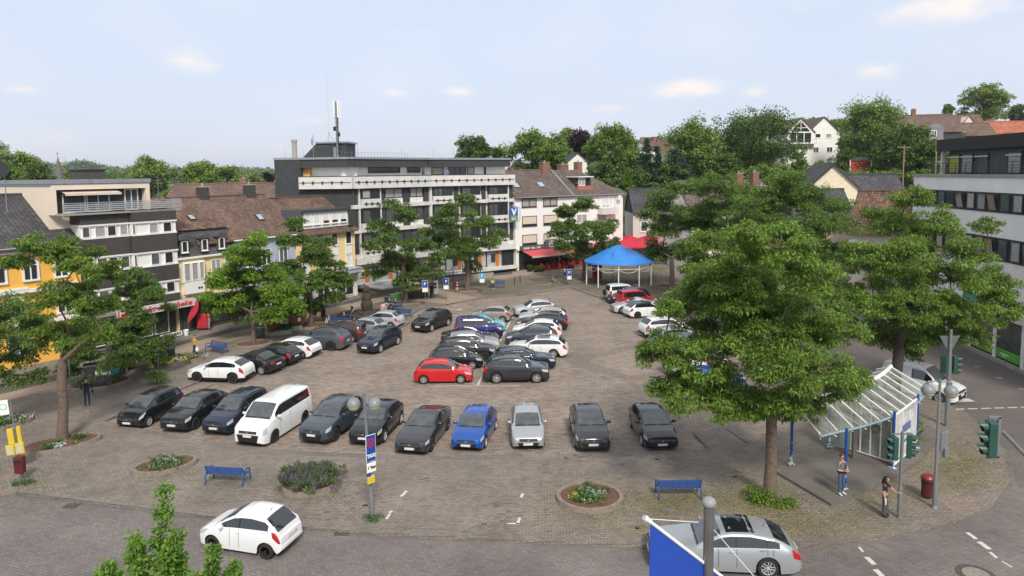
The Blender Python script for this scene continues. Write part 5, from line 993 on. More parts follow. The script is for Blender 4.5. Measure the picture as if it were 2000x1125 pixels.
for a in [(1262, 312, 17, 42, 140, lf_con, 'pointed dark spruce beside the brown gabled house', 52, .5, 40, 120), (1283, 322, 13, 36, 138, lf_con, 'slimmer dark spruce right of the pointed one', 53, .5, 36, 110), (1313, 322, 30, 30, 136, lf_con, 'wide dark yew below the hillside trees', 57, .5, 40, 120), (1226, 350, 6, 22, 122, lf_light, 'slim bright green column of ivy', 73, .4, 30, 90)]:
    far_tree(*a, 'conifer', 'conifers on the slope', 'cone')
# wooded skyline far away on the left and behind the white gable house
def woods(name, pts, Y, m, ln, seed, per=90, hgt=9):
    r_ = random.Random(seed); cl = []
    for (x0, y0), (x1, y1) in zip(pts, pts[1:]):
        n = max(2, int(abs(x1-x0)/5))
        for i in range(n):
            t = i/n; p = D(x0+(x1-x0)*t+r_.uniform(-2, 2), y0+(y1-y0)*t+r_.uniform(-1.2, 1.2), Y*r_.uniform(.96, 1.04)); s_ = Y/F_PX
            for k in range(3): cl.append((p.x+r_.uniform(-2, 2)*s_, p.y+r_.uniform(-2, 2)*s_, p.z-(k*3.5)*s_, r_.uniform(3, 5.5)*s_))
    V, Q = leaves(cl, per, ln, ln*.7, seed, .6, .2); o = np_mesh(name, V, Q, m); return tag(o, kind='stuff')
tag(woods('woods', [(30, 322), (60, 318), (120, 324), (145, 326), (180, 322), (210, 330), (300, 331), (340, 332), (420, 331), (535, 332)], 1500, lf_hill, 6, 81, 60), 'far line of woods on the horizon', 'woods')
tag(woods('woods', [(140, 320), (150, 318), (165, 318), (190, 326)], 1400, lf_hilldark, 5, 82, 60), 'darker hilltop grove on the horizon', 'woods')
tag(woods('woods', [(60, 334), (200, 336), (330, 340), (545, 338)], 900, lf_hill, 4, 83, 70), 'nearer line of woods left of the bank', 'woods')
tag(woods('woods', [(1545, 240), (1580, 236), (1620, 238), (1660, 240), (1700, 240)], 420, lf_hill, 2.2, 84, 70), 'wood behind the white gable house', 'woods')
tag(woods('hedge', [(1520, 338), (1600, 336), (1700, 338), (1790, 336), (1840, 330)], 142, lf_hill, .5, 85, 50), 'shrubs and hedges along the hillside gardens', 'hedge')
tag(woods('hedge', [(1150, 358), (1200, 352), (1260, 362), (1340, 358), (1420, 352)], 130, lf_hilldark, .5, 86, 60), 'dark undergrowth behind the grey house', 'hedge')
for k, (pts, Y) in enumerate([([(-200, 338), (0, 330), (60, 322), (110, 325), (190, 330), (360, 336), (600, 338)], 1800), ([(-200, 345), (100, 340), (300, 346), (600, 342)], 1000)]):
    mb = MB(); P = [D(x, y, Y) for x, y in pts]
    for a, c in zip(P, P[1:]): mb.face([(a.x, Y, -5), (c.x, Y, -5), (c.x, Y, c.z), (a.x, Y, a.z)]); mb.face([(a.x, Y, a.z), (c.x, Y, c.z), (c.x*1.3, Y*1.4, c.z*.6), (a.x*1.3, Y*1.4, a.z*.6)]); mb.face([(a.x*.8, Y*.8, 0), (c.x*.8, Y*.8, 0), (c.x, Y, c.z), (a.x, Y, a.z)])
    tag(mb.build('hills', mat('far hill green', (.11, .17, .06), .95, var=.5, scale=.01)), kind='structure')
# ------------------------------------------------------------------ cars
cg = mat('car glass', (.012, .015, .017), .04, 0, .2, 1, 0, 0, .9); cg_l = mat('car windscreen', (.045, .055, .06), .05, 0, .75, 2.4, 0, .25, .9)
lamp_w = mat('headlamp glass', (.55, .57, .58), .12, .3, .2, 8, 0, .5); lamp_r = mat('tail lamp', (.38, .008, .01), .15, 0, .1, 8, 0, .6); trim = mat('black car trim', (.012, .012, .013), .45)
plate_m = mat('number plate', (.66, .66, .64), .5); plate_b = mat('plate blue', (.02, .06, .35), .5); plate_k = mat('plate characters', (.03, .03, .03), .6); alu = mat('alloy wheel', (.5, .5, .51), .35, .35, .1); alu_d = mat('dark alloy wheel', (.05, .05, .055), .3, .6, .1); [setattr(m_.node_tree.nodes['Principled BSDF'].inputs['IOR'], 'default_value', 1.6) for m_ in (cg, cg_l)]; seat_m = mat('seat', (.02, .02, .02), .9); under_m = mat('underbody', (.006, .006, .006), .95)
def paint(n, c, metal=0.):
    return mat('car paint '+n, c, .3 if not metal else .36, metal, .04, 1.5, 0, 1.0, .18)
P_ = dict(black=paint('black', (.010, .011, .013)), navy=paint('navy', (.012, .018, .045), .2), white=paint('white', (.72, .73, .73)), silver=paint('silver', (.36, .38, .40), .35), grey=paint('grey', (.085, .095, .105), .35), dgrey=paint('dark grey', (.035, .038, .042), .3),
          red=paint('red', (.50, .012, .012)), blue=paint('blue', (.01, .075, .35), .25), purple=paint('violet blue', (.025, .02, .15), .2), turq=paint('turquoise', (.10, .42, .48)), beige=paint('beige silver', (.36, .32, .28), .35), brown=paint('brown', (.07, .042, .035), .3),
          lsilver=paint('pale silver', (.46, .47, .49), .25), dkred=paint('deep red', (.38, .012, .018)), steel=paint('steel blue', (.12, .16, .20), .3), bgrey=paint('blue grey', (.055, .07, .09), .3))
TY = dict(
 hatch=dict(L=3.98, W=1.74, H=1.48, wb=2.49, fo=.80, s1=.98, z1=.96, s2=1.74, s3=3.30, z3=1.40, s4=3.76, z4=1.02, hz=.72, r=.31),
 mini=dict(L=3.62, W=1.66, H=1.50, wb=2.30, fo=.72, s1=.80, z1=.98, s2=1.62, s3=2.95, z3=1.43, s4=3.45, z4=.98, hz=.74, r=.30, doors=1),
 compact=dict(L=4.28, W=1.80, H=1.46, wb=2.63, fo=.86, s1=1.15, z1=.97, s2=1.93, s3=3.55, z3=1.38, s4=4.06, z4=1.02, hz=.74, r=.33),
 crossover=dict(L=4.25, W=1.81, H=1.55, wb=2.60, fo=.86, s1=1.10, z1=1.04, s2=1.85, s3=3.45, z3=1.45, s4=4.0, z4=1.12, hz=.82, r=.35, clad=1),
 suv=dict(L=4.50, W=1.86, H=1.66, wb=2.68, fo=.88, s1=1.20, z1=1.12, s2=1.95, s3=3.85, z3=1.56, s4=4.27, z4=1.16, hz=.90, r=.37, clad=1, rails=1),
 bigsuv=dict(L=4.90, W=1.98, H=1.74, wb=2.95, fo=.88, s1=1.35, z1=1.16, s2=2.15, s3=4.15, z3=1.62, s4=4.66, z4=1.2, hz=.95, r=.40, rails=1),
 jeep=dict(L=4.20, W=1.80, H=1.82, wb=2.55, fo=.75, s1=1.15, z1=1.18, s2=1.65, s3=3.92, z3=1.78, s4=4.05, z4=1.2, hz=1.02, r=.38, clad=1, rails=1),
 sedan=dict(L=4.78, W=1.85, H=1.44, wb=2.86, fo=.85, s1=1.50, z1=.97, s2=2.30, s3=3.25, z3=1.34, s4=4.30, z4=1.06, hz=.74, r=.36, tail=1),
 wagon=dict(L=4.68, W=1.83, H=1.47, wb=2.81, fo=.84, s1=1.42, z1=.97, s2=2.18, s3=4.02, z3=1.38, s4=4.48, z4=1.0, hz=.74, r=.34, rails=1),
 fastwagon=dict(L=5.12, W=1.92, H=1.48, wb=2.97, fo=1.0, s1=1.58, z1=.97, s2=2.42, s3=4.2, z3=1.36, s4=4.82, z4=1.04, hz=.74, r=.36),
 mpv=dict(L=3.90, W=1.70, H=1.55, wb=2.50, fo=.72, s1=.72, z1=1.0, s2=1.60, s3=3.45, z3=1.48, s4=3.74, z4=1.0, hz=.74, r=.31),
 bigmpv=dict(L=4.41, W=1.79, H=1.64, wb=2.68, fo=.90, s1=1.08, z1=1.05, s2=1.85, s3=3.98, z3=1.56, s4=4.26, z4=1.05, hz=.80, r=.33, rails=1),
 van=dict(L=4.97, W=1.99, H=1.97, wb=2.93, fo=.95, s1=.88, z1=1.26, s2=1.62, s3=4.68, z3=1.93, s4=4.84, z4=1.20, hz=.95, r=.35, van=1),
 bigbox=dict(L=4.5, W=1.95, H=1.92, wb=2.8, fo=.9, s1=1.05, z1=1.12, s2=1.8, s3=4.2, z3=1.85, s4=4.34, z4=1.15, hz=.88, r=.34, van=1, cargo=1),
 boxvan=dict(L=4.20, W=1.80, H=1.82, wb=2.70, fo=.85, s1=1.0, z1=1.10, s2=1.68, s3=3.93, z3=1.76, s4=4.05, z4=1.1, hz=.85, r=.32, van=1),
 cabrio=dict(L=4.28, W=1.80, H=1.47, wb=2.54, fo=.88, s1=1.25, z1=.98, s2=1.90, s3=2.95, z3=1.40, s4=3.60, z4=1.06, hz=.76, r=.34, doors=1, tail=1))
WC = {}
def wheel(r, rim_m, parent, x, y, side):
    key = (round(r, 3), rim_m.name)
    if key not in WC:
        mb = MB(); w = .105; prof = [(.02, -w+.065), (r*.64, -w+.065), (r*.67, -w), (r*.93, -w), (r, -w*.7), (r, w*.7), (r*.93, w), (r*.67, w), (r*.64, w-.065), (.02, w-.065)]
        mb.lathe(prof, (0, 0, 0), 26); mb.v = [(a, c, b_) for a, b_, c in mb.v]; t = mb.build('wheel', rubber, smooth=40)
        q = MB(); q.lathe([(r*.68, .085), (r*.68, .10), (r*.63, .10), (r*.61, .06), (r*.60, .045)], (0, 0, 0), 26); q.f = q.f[:-2]; q.m = q.m[:-2]
        for k in range(5 if key[1] != 'steel rim' else 8):
            a = 2*math.pi*k/5; M = Matrix.Rotation(a, 4, 'Z')
            for o_ in (-.03, .03): q.prism([(r*.1, o_-.016), (r*.63, o_*1.7-.017), (r*.63, o_*1.7+.017), (r*.1, o_+.016)], .066, .09, M)
        q.lathe([(r*.16, .05), (r*.16, .1), (r*.12, .105)], (0, 0, 0), 12); q.v = [(a, -c, b_) for a, b_, c in q.v]; ri = q.build('rim', rim_m, t, smooth=35)
        WC[key] = (t.data, ri.data); bpy.data.objects.remove(ri); bpy.data.objects.remove(t)
    td, rd = WC[key]; t = bpy.data.objects.new('wheel', td); COL.objects.link(t); t.parent = parent; t.location = (x, y, r)
    ri = bpy.data.objects.new('rim', rd); COL.objects.link(ri); ri.parent = t
    if side > 0: ri.rotation_euler = (0, 0, math.pi)
def car(ty, col, loc, rz, label, rim=None, roof=None, dirt=0, pan=False, glass=None, rails=None, sc=1., name='parked_car', group='cars on the square', spare=False, cat='car', z=0.004, plate=True):
    T = dict(TY[ty]); T['L'] *= 1; Lc, Wd, H = T['L'], T['W'], T['H']; wb, fo, r = T['wb'], T['fo'], T['r']; xf = wb/2+fo; xr = xf-Lc
    root = empty(name, (loc[0], loc[1], z), rz, label, cat, group); s1, z1, s2, s3, z3, s4, z4, hz = (T[k] for k in ('s1', 'z1', 's2', 's3', 'z3', 's4', 'z4', 'hz'))
    van = T.get('van'); tl = T.get('tail'); za = H
    prof = [(0, hz-.22), (.03, hz-.10), (.10, hz-.01), (.22, hz+.045), (s1*.5, (hz+z1)/2+.035), (s1, z1), ((s1+s2)/2, z1+(za-.07-z1)*.56), (s2, za-.07), (s2+.35, za-.012), ((s2+s3)/2+.1, za), (s3-.25, z3+.035), (s3, z3), ((s3+s4)/2, z3+(z4-z3)*.42), (s4, z4)]
    if tl: prof += [(Lc-.12, z4-.03), (Lc-.03, z4-.12), (Lc, .62)]
    else: prof += [(Lc-.10, z4-.16), (Lc-.03, .80), (Lc, .62)]
    pS = np.array([p[0] for p in prof]); pZ = np.array([p[1] for p in prof]); ztop = lambda s: float(np.interp(s, pS, pZ))
    gc = .17 if not T.get('clad') else .22
    belt = lambda s: float(np.interp(s, [0, s1*.5, s1, s3, Lc], [hz-.06, (hz+z1)/2-.05, z1-.02, z1+.05, z1+.04]))
    def bottom(s):
        x = xf-s; b_ = float(np.interp(s, [0, .12, .4, Lc-.4, Lc-.1, Lc], [.30, .22, gc, gc, .27, .36])); R_ = r+.055
        for ax in (wb/2, -wb/2):
            if abs(x-ax) < R_: b_ = max(b_, r+math.sqrt(R_*R_-(x-ax)**2))
        return b_
    def Wh(s): return Wd/2*float(np.interp(s, [0, .06, .16, .4, .9, Lc-.8, Lc-.3, Lc-.08, Lc], [.70, .82, .91, .975, 1, 1, .965, .90, .82]))
    ax_s = [xf-wb/2, xf+wb/2]; st = set(np.round(np.linspace(0, Lc, 30), 3).tolist()+[round(p[0], 3) for p in prof]+[.06, .16])
    for a in ax_s:
        for k in range(13): st.add(round(a+(r+.055)*math.cos(math.pi*k/12)*.999, 3))
    pil = [(s1+s3)/2+.02]
    if not T.get('doors') and s3-s2 > 1.2: pil = [s2+(s3-s2)*.28, s2+(s3-s2)*.86] if (van or T.get('rails') or s3 > 3.8) else [s2+(s3-s2)*.36]
    w0, w1 = s1+.30, (s3+.18 if not tl else s3+.62); w1 = min(w1, Lc-.35)
    if van: w1 = s3-.12
    if T.get('cargo'): w1 = pil[0]+.03
    for p in pil: st.add(round(p-.035, 3)); st.add(round(p+.035, 3))
    st.add(round(w0, 3)); st.add(round(w1, 3)); st = sorted(x for x in st if 0 <= x <= Lc)
    st = [x for i, x in enumerate(st) if i == 0 or x-st[i-1] > .012]
    NR = 13
    def section(s):
        zt = ztop(s); sh = min(belt(s), zt-.03); zb = min(bottom(s), sh-.03); wh = Wh(s); q = []
        for k in range(6):
            f = k/5; zz = zb+(sh-zb)*f; g = max(0, min(1, (zz-gc)/(max(.2, sh-gc)))); yy = wh*(.925+.075*math.sin(math.pi*min(1, .18+g*.62)) - .028*max(0, g-.72)/.28); q.append((yy, zz))
        ys = q[-1][0]; hh = zt-sh; tum = (.16 if van else .30); ye = ys-(.05+tum*hh*.9 if hh > .15 else .05+hh*.6); ze = zt-(.055 if hh > .15 else .02)
        q.append((ys-(ys-ye)*.10, sh+(ze-sh)*.08)); q.append((ys-(ys-ye)*.80, sh+(ze-sh)*.86)); q.append((ye, ze)); q.append((ye*.90, zt-.02*(hh > .15))); q.append((ye*.55, zt+.004)); q.append((0, zt+.012))
        return q
    SEC = [section(s) for s in st]; NR = len(SEC[0]); n = len(st)
    def vert(i, k, sg): y, z_ = SEC[i][k]; return (xf-st[i], sg*y, z_)
    body, glassS, wsh, rwin, blackp = MB(), MB(), MB(), MB(), MB()
    idx = {}; V = []
    def gi(i, k, sg):
        key = (i, k, 0 if k == NR-1 else sg)
        if key not in idx: idx[key] = len(V); V.append(vert(i, k, sg))
        return idx[key]
    GP = {}; F = dict(b=[], c=[], g=[], w=[], r=[], p=[], t=[])
    for i in range(n-1):
        sm = (st[i]+st[i+1])/2
        for k in range(NR-1):
            for sg in (1, -1):
                q = [gi(i, k, sg), gi(i+1, k, sg), gi(i+1, k+1, sg), gi(i, k+1, sg)]
                if sg < 0: q = q[::-1]
                q = q[::-1]; cls = 'b'
                if k == 0 and T.get('clad'): cls = 'c'
                if k == 6 and w0 < sm < w1: cls = 'p' if any(abs(sm-p) < .035 for p in pil) else 'g'
                if k >= 9 and s1+.02 < sm < s2-.0: cls = 'w'
                if k >= 9 and s3+.0 < sm < s4-.03: cls = 'r'
                if roof and k >= 7 and s2 < sm < s3+.02 and cls == 'b': cls = 't'
                if ty == 'cabrio' and k >= 6 and s2 < sm < s4 and cls == 'b': cls = 't'
                F[cls].append(q)
                if cls in 'gp': seg = sum(sm > p_ for p_ in pil) if cls == 'g' else min(range(len(pil)), key=lambda t: abs(sm-pil[t])); GP.setdefault((cls, seg, sg), []).append(q)
    def sub(faces, name, m, par, sm_=32):
        if not faces: return None
        used = sorted({v for f in faces for v in f}); mp_ = {v: j for j, v in enumerate(used)}; mb = MB(); mb.v = [V[v] for v in used]; mb.f = [tuple(dict.fromkeys(mp_[v] for v in f)) for f in faces]; mb.m = [0]*len(faces)
        return mb.build(name, m, par, smooth=sm_)
    caps = []
    for i, d in ((0, 1), (n-1, -1)):
        lp = [gi(i, k, 1) for k in range(NR)] + [gi(i, k, -1) for k in range(NR-2, -1, -1)]; caps.append(lp if d < 0 else lp[::-1])
    bo = sub(F['b']+caps, 'body', P_[col], root)
    if F['c']: sub(F['c'], 'cladding', trim, root)
    wf = glass or cg
    [sub(q_, 'window' if k_[0] == 'g' else 'pillar_trim', wf if k_[0] == 'g' else trim, root, 80) for k_, q_ in GP.items()]; sub(F['w'], 'windscreen', cg_l, root, 80); sub(F['r'], 'rear_window', cg, root, 80)
    if F['t']: sub(F['t'], 'roof', mat('soft top', (.012, .012, .013), .85) if ty == 'cabrio' else P_['black'], root)
    def surf(s, kf, sg, off):
        k = min(int(kf), NR-2); f = kf-k; sec = section(s); y = sec[k][0]*(1-f)+sec[k+1][0]*f; z_ = sec[k][1]*(1-f)+sec[k+1][1]*f
        sec2 = section(min(Lc, s+.02)); y2 = sec2[k][0]*(1-f)+sec2[k+1][0]*f; z2 = sec2[k][1]*(1-f)+sec2[k+1][1]*f
        tk = Vector((0, sec[k+1][0]-sec[k][0], sec[k+1][1]-sec[k][1])); ts = Vector((-.02, y2-y, z2-z_)); nn = tk.cross(ts)
        nn = nn.normalized() if nn.length > 1e-6 else Vector((0, 1, 0))
        if (abs(nn.z) > .6 and nn.z < 0) or (abs(nn.z) <= .6 and nn.y < 0): nn = -nn
        p = Vector((xf-s, y, z_))+nn*off; return (p.x, p.y*sg, p.z)
    def patch(name, m, s_a, s_b, k_a, k_b, par=root, off=.012, ns=5, nk=3, sides=(1, -1), skew=0):
        for sg in sides:
            mb = MB()
            for i in range(ns+1):
                for j in range(nk+1): s = s_a+(s_b-s_a)*i/ns + skew*(j/nk); mb.v.append(surf(max(0.005, min(Lc-.006, s)), k_a+(k_b-k_a)*j/nk, sg, off))
            for i in range(ns):
                for j in range(nk):
                    q = (i*(nk+1)+j, (i+1)*(nk+1)+j, (i+1)*(nk+1)+j+1, i*(nk+1)+j+1); mb.f.append(q if sg > 0 else q[::-1]); mb.m.append(0)
            mb.build(name, m, par, smooth=50)
    hl = .50 if not van else .34
    patch('headlight', lamp_w, .09, hl, 3.9 if not van else 3.3, 5.15, skew=.05)
    if not tl: patch('tail_light', lamp_r, Lc-(.30 if not van else .13), Lc-.03, 3.4, 5.6 if not van else 5.2, off=.014, skew=-.06*(not van))
    else:
        for sg in (1, -1): q = MB(); q.box((xr+.0, min(sg*.42, sg*.80), z4-.27), (xr+.14, max(sg*.42, sg*.80), z4-.14)); q.build('tail_light', lamp_r, root, bevel=.02)
    for p in ([s2-.12] + pil + ([s3-.05] if not T.get('doors') else [])):
        patch('door_seam', trim, p-.008, p+.008, .9, 5, off=.002, ns=1, nk=4)
    # door handles, mirrors
    for sg in (1, -1):
        for p in (pil if not T.get('doors') else [pil[0]+.12]):
            q = MB(); c = surf(p-.16, 4.35, sg, .02); q.box((c[0]-.09, c[1]-.018, c[2]-.016), (c[0]+.09, c[1]+.018, c[2]+.016)); q.build('door_handle', P_[col], root)
        c = surf(s1+.42, 5.4, sg, .0); q = MB(); yb = abs(c[1])
        q.lathe([(.03, 0), (.085, .03), (.10, .08), (.085, .13), (.03, .15)], (c[0]+.02, sg*(yb+.13), c[2]+.0), 10, .65, 1.15); q.box((c[0]-.03, min(sg*yb, sg*(yb+.08)), c[2]+.0), (c[0]+.04, max(sg*yb, sg*(yb+.08)), c[2]+.05)); q.build('mirror', P_[col] if col not in ('beige',) else trim, root, smooth=50)
    # front: grille, lower intake, fog lamps, badge bar; plates
    zc = hz-.22; q = MB(); gy = Wd*.26
    q.box((xf-.08, -gy, hz-.21), (xf+.008, gy, hz-.07), None); q.mi = 0
    q2 = MB(); q2.prism([(-gy*1.25, hz-.26), (gy*1.25, hz-.26), (gy*1.05, .30), (-gy*1.05, .30)][::-1], xf-.05, xf+.006, Matrix(((0, 0, 1, 0), (1, 0, 0, 0), (0, 1, 0, 0), (0, 0, 0, 1))))
    go = q.build('grille', trim, root, bevel=.01); q2.build('air_intake', trim, root)
    q = MB()
    for k in range(2): q.box((xf+.004, -gy*.96, hz-.185+k*.06), (xf+.014, gy*.96, hz-.175+k*.06))
    q.lathe([(.045, 0), (.045, .012)], (0, 0, 0), 12); q.v[-24:] = [(xf+.006+z_, y, hz-.14+x) for x, y, z_ in q.v[-24:]]; q.build('grille_bar', sil, go)
    def plt(x, z_, d):
        if not plate: return
        q = MB(); q.box((x-.008, -.26, z_-.057), (x+.008, .26, z_+.057)); o = q.build('license_plate', plate_m, root)
        q = MB(); ys = -.26*d if d > 0 else .26; q.box((x-.0095, (.215 if d > 0 else -.258), z_-.053), (x+.0095, (.258 if d > 0 else -.215), z_+.053)); q.build('plate_band', plate_b, o)
    plt(xf+.022, hz-.33, 1); xs_ = [xf-s for s in np.linspace(Lc-.2, Lc, 30) if ztop(s) >= .78]; plt(xr-.012 if not tl else xr-.01, .70 if not van else .62, -1)
    # rear bumper lip and lower part
    q = MB(); q.box((xr-.02, -Wd*.36, .34), (xr+.1, Wd*.36, .50)); q.build('rear_bumper', trim if (T.get('clad') or rnd.random() < .4) else P_[col], root, bevel=.03)
    # underbody and dark wheel wells, seats show as dark mass behind the glass
    q = MB(); q.box((xr+.15, -Wd*.36, gc+.02), (xf-.15, Wd*.36, .62)); q.build('underbody', under_m, root)
    if T.get('rails') and rails is not False:
        q = MB()
        for sg in (1, -1):
            pts = [surf(s2+.15+(s3-s2-.25)*t/5, 8.1, sg, .045 if 0 < t < 5 else .0) for t in range(6)]; q.tube(pts, .018, 5)
        q.build('roof_rail', sil if col in ('black', 'grey', 'navy', 'white', 'bgrey') and rnd.random() < .5 else trim, root)
    if pan: patch('glass_roof', cg, s2+.18, s2+1.15, 9.1, 10.99, off=.008, ns=4, nk=3)
    q = MB(); q.tube([(xf-s3+.25, 0, z3), (xf-s3+.12, 0, z3+.14)], [.02, .006], 5); q.build('roof_aerial', trim, root)
    patch('wiper', trim, s1+.03, s1+.07, 9.2, 10.9, off=.012, ns=1, nk=3)
    rim_m = {'dark': alu_d, 'steel': mat('steel rim', (.02, .02, .02), .6)}.get(rim, alu)
    for ax in (wb/2, -wb/2):
        for sg in (1, -1): wheel(r, rim_m, root, ax, sg*(Wd/2-.105), sg)
    if spare:
        q = MB(); q.lathe([(.2, 0), (.34, 0), (.36, .08), (.34, .2), (.1, .2)], (0, 0, 0), 22); q.v = [(xr-.24+z_, y, 1.0+x) for x, y, z_ in q.v]; q.build('spare_wheel', rubber, root, smooth=40)
    return root
def park(ty, col, fpx, rpx, side, label, **k):
    """front and rear contact points (pixels) of the tyres on the visible side"""
    T = TY[ty]; a, b_ = G(*fpx), G(*rpx); d = (a-b_).xy.normalized(); rz = math.atan2(d.y, d.x); left = Vector((-d.y, d.x)); c = (a+b_).xy/2 - left*(T['W']/2-.1)*(1 if side == 'L' else -1)
    return car(ty, col, c, rz, label, **k)
def park_c(ty, col, px, label, deg=None, **k):
    """centre of the car's footprint (pixel) and heading; by default it looks straight at the viewer"""
    c = G(*px); rz = math.atan2(-c.y, -c.x) if deg is None else R(deg)
    return car(ty, col, c.xy, rz, label, **k)
park('mpv', 'black', (288, 834), (350, 803), 'L', 'black compact people carrier at the left end of the front row', rim=None, z=.004)
park('crossover', 'black', (379, 840), (438, 806), 'L', 'black sporty crossover with dark wheels, second from the left in the front row', rim='dark')
park('bigmpv', 'navy', (462, 844), (517, 810), 'L', 'dark blue family van tucked beside the white minibus')
park('van', 'white', (537, 863), (592, 827), 'L', 'white minibus with black side windows in the front row', name='minibus', cat='minibus', rim='steel')
park('suv', 'bgrey', (656, 860), (700, 828), 'L', 'dark blue grey SUV parked right of the white minibus', rim='dark')
park('crossover', 'black', (751, 862), (780, 830), 'L', 'black rounded crossover behind the double globe street lamp')
park('sedan', 'dgrey', (843, 879), (871, 842), 'L', 'dark grey low fastback saloon left of the bright blue hatchback', rim='dark')
park('hatch', 'blue', (947, 873), (965, 841), 'L', 'bright blue hatchback facing the viewer')
park('hatch', 'silver', (1060, 868), (1055, 836), 'L', 'silver hatchback facing the viewer, right of the bright blue one')
park('crossover', 'dgrey', (1125, 874), (1116, 838), 'R', 'dark grey crossover between the silver hatchback and the last black car')
park('compact', 'black', (1255, 870), (1235, 836), 'R', 'black hatchback at the right end of the front row')
park('crossover', 'white', (390, 747), (452, 749), 'L', 'white crossover seen from behind at the left end of the kerb row', rim='dark')
park('cabrio', 'black', (457, 727), (509, 732), 'L', 'black convertible with a cloth roof next to the white crossover')
park('hatch', 'black', (501, 712), (549, 716), 'L', 'small black hatchback behind the convertible')
park('compact', 'white', (536, 697), (587, 701), 'L', 'white hatchback with large red tail lights in the kerb row')
park('bigsuv', 'grey', (584, 683), (644, 685), 'L', 'large grey SUV in the kerb row', rim='dark')
park('bigmpv', 'brown', (634, 667), (685, 669), 'L', 'brown people carrier beside the large grey SUV')
park('hatch', 'silver', (683, 654), (726, 657), 'L', 'silver hatchback almost hidden behind the brown people carrier')
park('hatch', 'lsilver', (716, 639), (765, 642), 'L', 'silver hatchback nearest the stone fountain')
park('suv', 'navy', (743, 689), (775, 674), 'L', 'dark blue SUV driving past the kerb row', name='moving_car')
park('suv', 'black', (843.5, 648), (873, 637), 'L', 'black SUV turning in near the ticket machine', name='moving_car')
park('hatch', 'red', (900, 749), (828, 750), 'R', 'bright red hatchback at the near end of the middle row')
park('hatch', 'black', (921, 721), (856, 723), 'R', 'black small car directly behind the red hatchback')
park('suv', 'black', (944, 706), (880, 708), 'R', 'black SUV, third in the left half of the middle block', rim='dark')
park('suv', 'silver', (951, 692), (893, 694), 'R', 'silver SUV with orange reflections in the left half of the middle block')
park('sedan', 'black', (958, 678), (885, 680), 'R', 'long black saloon behind the silver SUV')
park('jeep', 'purple', (968, 663), (905, 665), 'R', 'violet blue off road car in the middle block')
park('hatch', 'turq', (970, 649), (920, 651), 'R', 'turquoise small car behind the violet blue off roader')
park('hatch', 'beige', (932, 628), (983, 630), 'L', 'beige silver hatchback at the far end of the middle block')
park('suv', 'dgrey', (1049, 748), (969, 749), 'R', 'dark grey SUV next to the red hatchback', plate=True)
park('wagon', 'navy', (1067, 722), (984, 724), 'R', 'dark blue estate car behind the dark grey SUV')
park('wagon', 'white', (1008, 697), (1083, 699), 'L', 'white estate car with black roof glass in the right half of the middle block', pan=True)
park('compact', 'bgrey', (1008.6, 675), (1070, 675), 'L', 'blue grey hatchback behind the white estate car')
park('compact', 'white', (1018, 660), (1078, 661), 'L', 'white hatchback behind the blue grey one')
park('wagon', 'black', (1024, 645), (1087, 646), 'L', 'black estate car in the right half of the middle block')
park('wagon', 'lsilver', (1030, 634), (1088, 634), 'L', 'pale silver estate car behind the black one')
park('crossover', 'lsilver', (1022, 620), (1075, 617), 'L', 'pale silver crossover with dark wheels at the far end of the right half', rim='dark')
park('jeep', 'white', (1246, 587), (1204, 590), 'R', 'white off road car with a spare wheel on its back near the pavilion', spare=True)
park('suv', 'black', (1210, 596), (1258, 593), 'L', 'black SUV between the white off roader and the red van', rails=False)
park('boxvan', 'dkred', (1268, 600), (1226, 603), 'R', 'red high roofed car beside the black SUV')
park('sedan', 'lsilver', (1218, 613), (1268, 611), 'L', 'silver saloon behind the white and black electric hatchback')
park('compact', 'white', (1293, 618), (1244, 622), 'R', 'white electric hatchback with black roof and black tailgate', roof=True, rim='dark')
park('suv', 'white', (1335, 657), (1283, 661), 'R', 'white SUV partly under the largest tree')
park('compact', 'silver', (1355, 674), (1305, 678), 'R', 'silver hatchback under the left branches of the largest tree')
park('compact', 'steel', (1372, 688), (1322, 694), 'R', 'steel blue car mostly hidden by the largest tree')
park('suv', 'white', (1400, 731), (1345, 737), 'R', 'white SUV seen from behind through the leaves of the largest tree')
park('compact', 'blue', (1430, 762), (1376, 770), 'R', 'blue car whose roof shows between the branches of the largest tree')
park('compact', 'black', (1466, 790), (1407, 799), 'R', 'dark car with only one wheel showing below the crown of the largest tree')
car('bigbox', 'white', G(1797, 770).xy, R(-52), 'white delivery van on the side road behind the bus shelter', name='delivery_van', cat='van', z=.002, glass=None)
park('mini', 'white', (411, 1073), (529, 1092), 'L', 'small white hatchback driving along the road in the foreground', name='moving_car', rim='steel', z=0)
park('fastwagon', 'silver', (1332, 1119), (1494, 1127), 'L', 'silver estate car with glass roof passing behind the grey steel post', name='moving_car', pan=True, z=0)
# ------------------------------------------------------------------ pavilion, shelter, street furniture
def at(px, py, z=PZ): return G(px, py, z)
# pavilion: ten white posts, blue tent roof
pc = at(1205, 572); pc = Vector((13.3, 84.8, PZ)); PR = 4.15
s = empty('pavilion', pc, 0, 'round pavilion with a bright blue tent roof on slim white posts', 'pavilion')
blue_t = mat('blue tarpaulin', (.035, .21, .60), .55, var=.16, scale=.8)
mb = MB(); n = 40; rings = [(0.02, 4.85), (.5, 4.75), (1.6, 4.3), (3.0, 3.6), (3.95, 3.15), (PR+.15, 2.95), (PR+.18, 2.72)]
for k, (r_, z_) in enumerate(rings):
    for j in range(n):
        a = 2*math.pi*j/n; sag = -.06*abs(math.sin(5*a)) if 0 < k < 6 else (.12*abs(math.sin(5*a)) if k == 6 else 0); mb.v.append((r_*math.cos(a), r_*math.sin(a), z_+sag))
for k in range(len(rings)-1):
    for j in range(n): q = (j+1) % n; mb.f.append((k*n+j, (k+1)*n+j, (k+1)*n+q, k*n+q)); mb.m.append(0)
mb.build('tent_roof', blue_t, s, smooth=30)
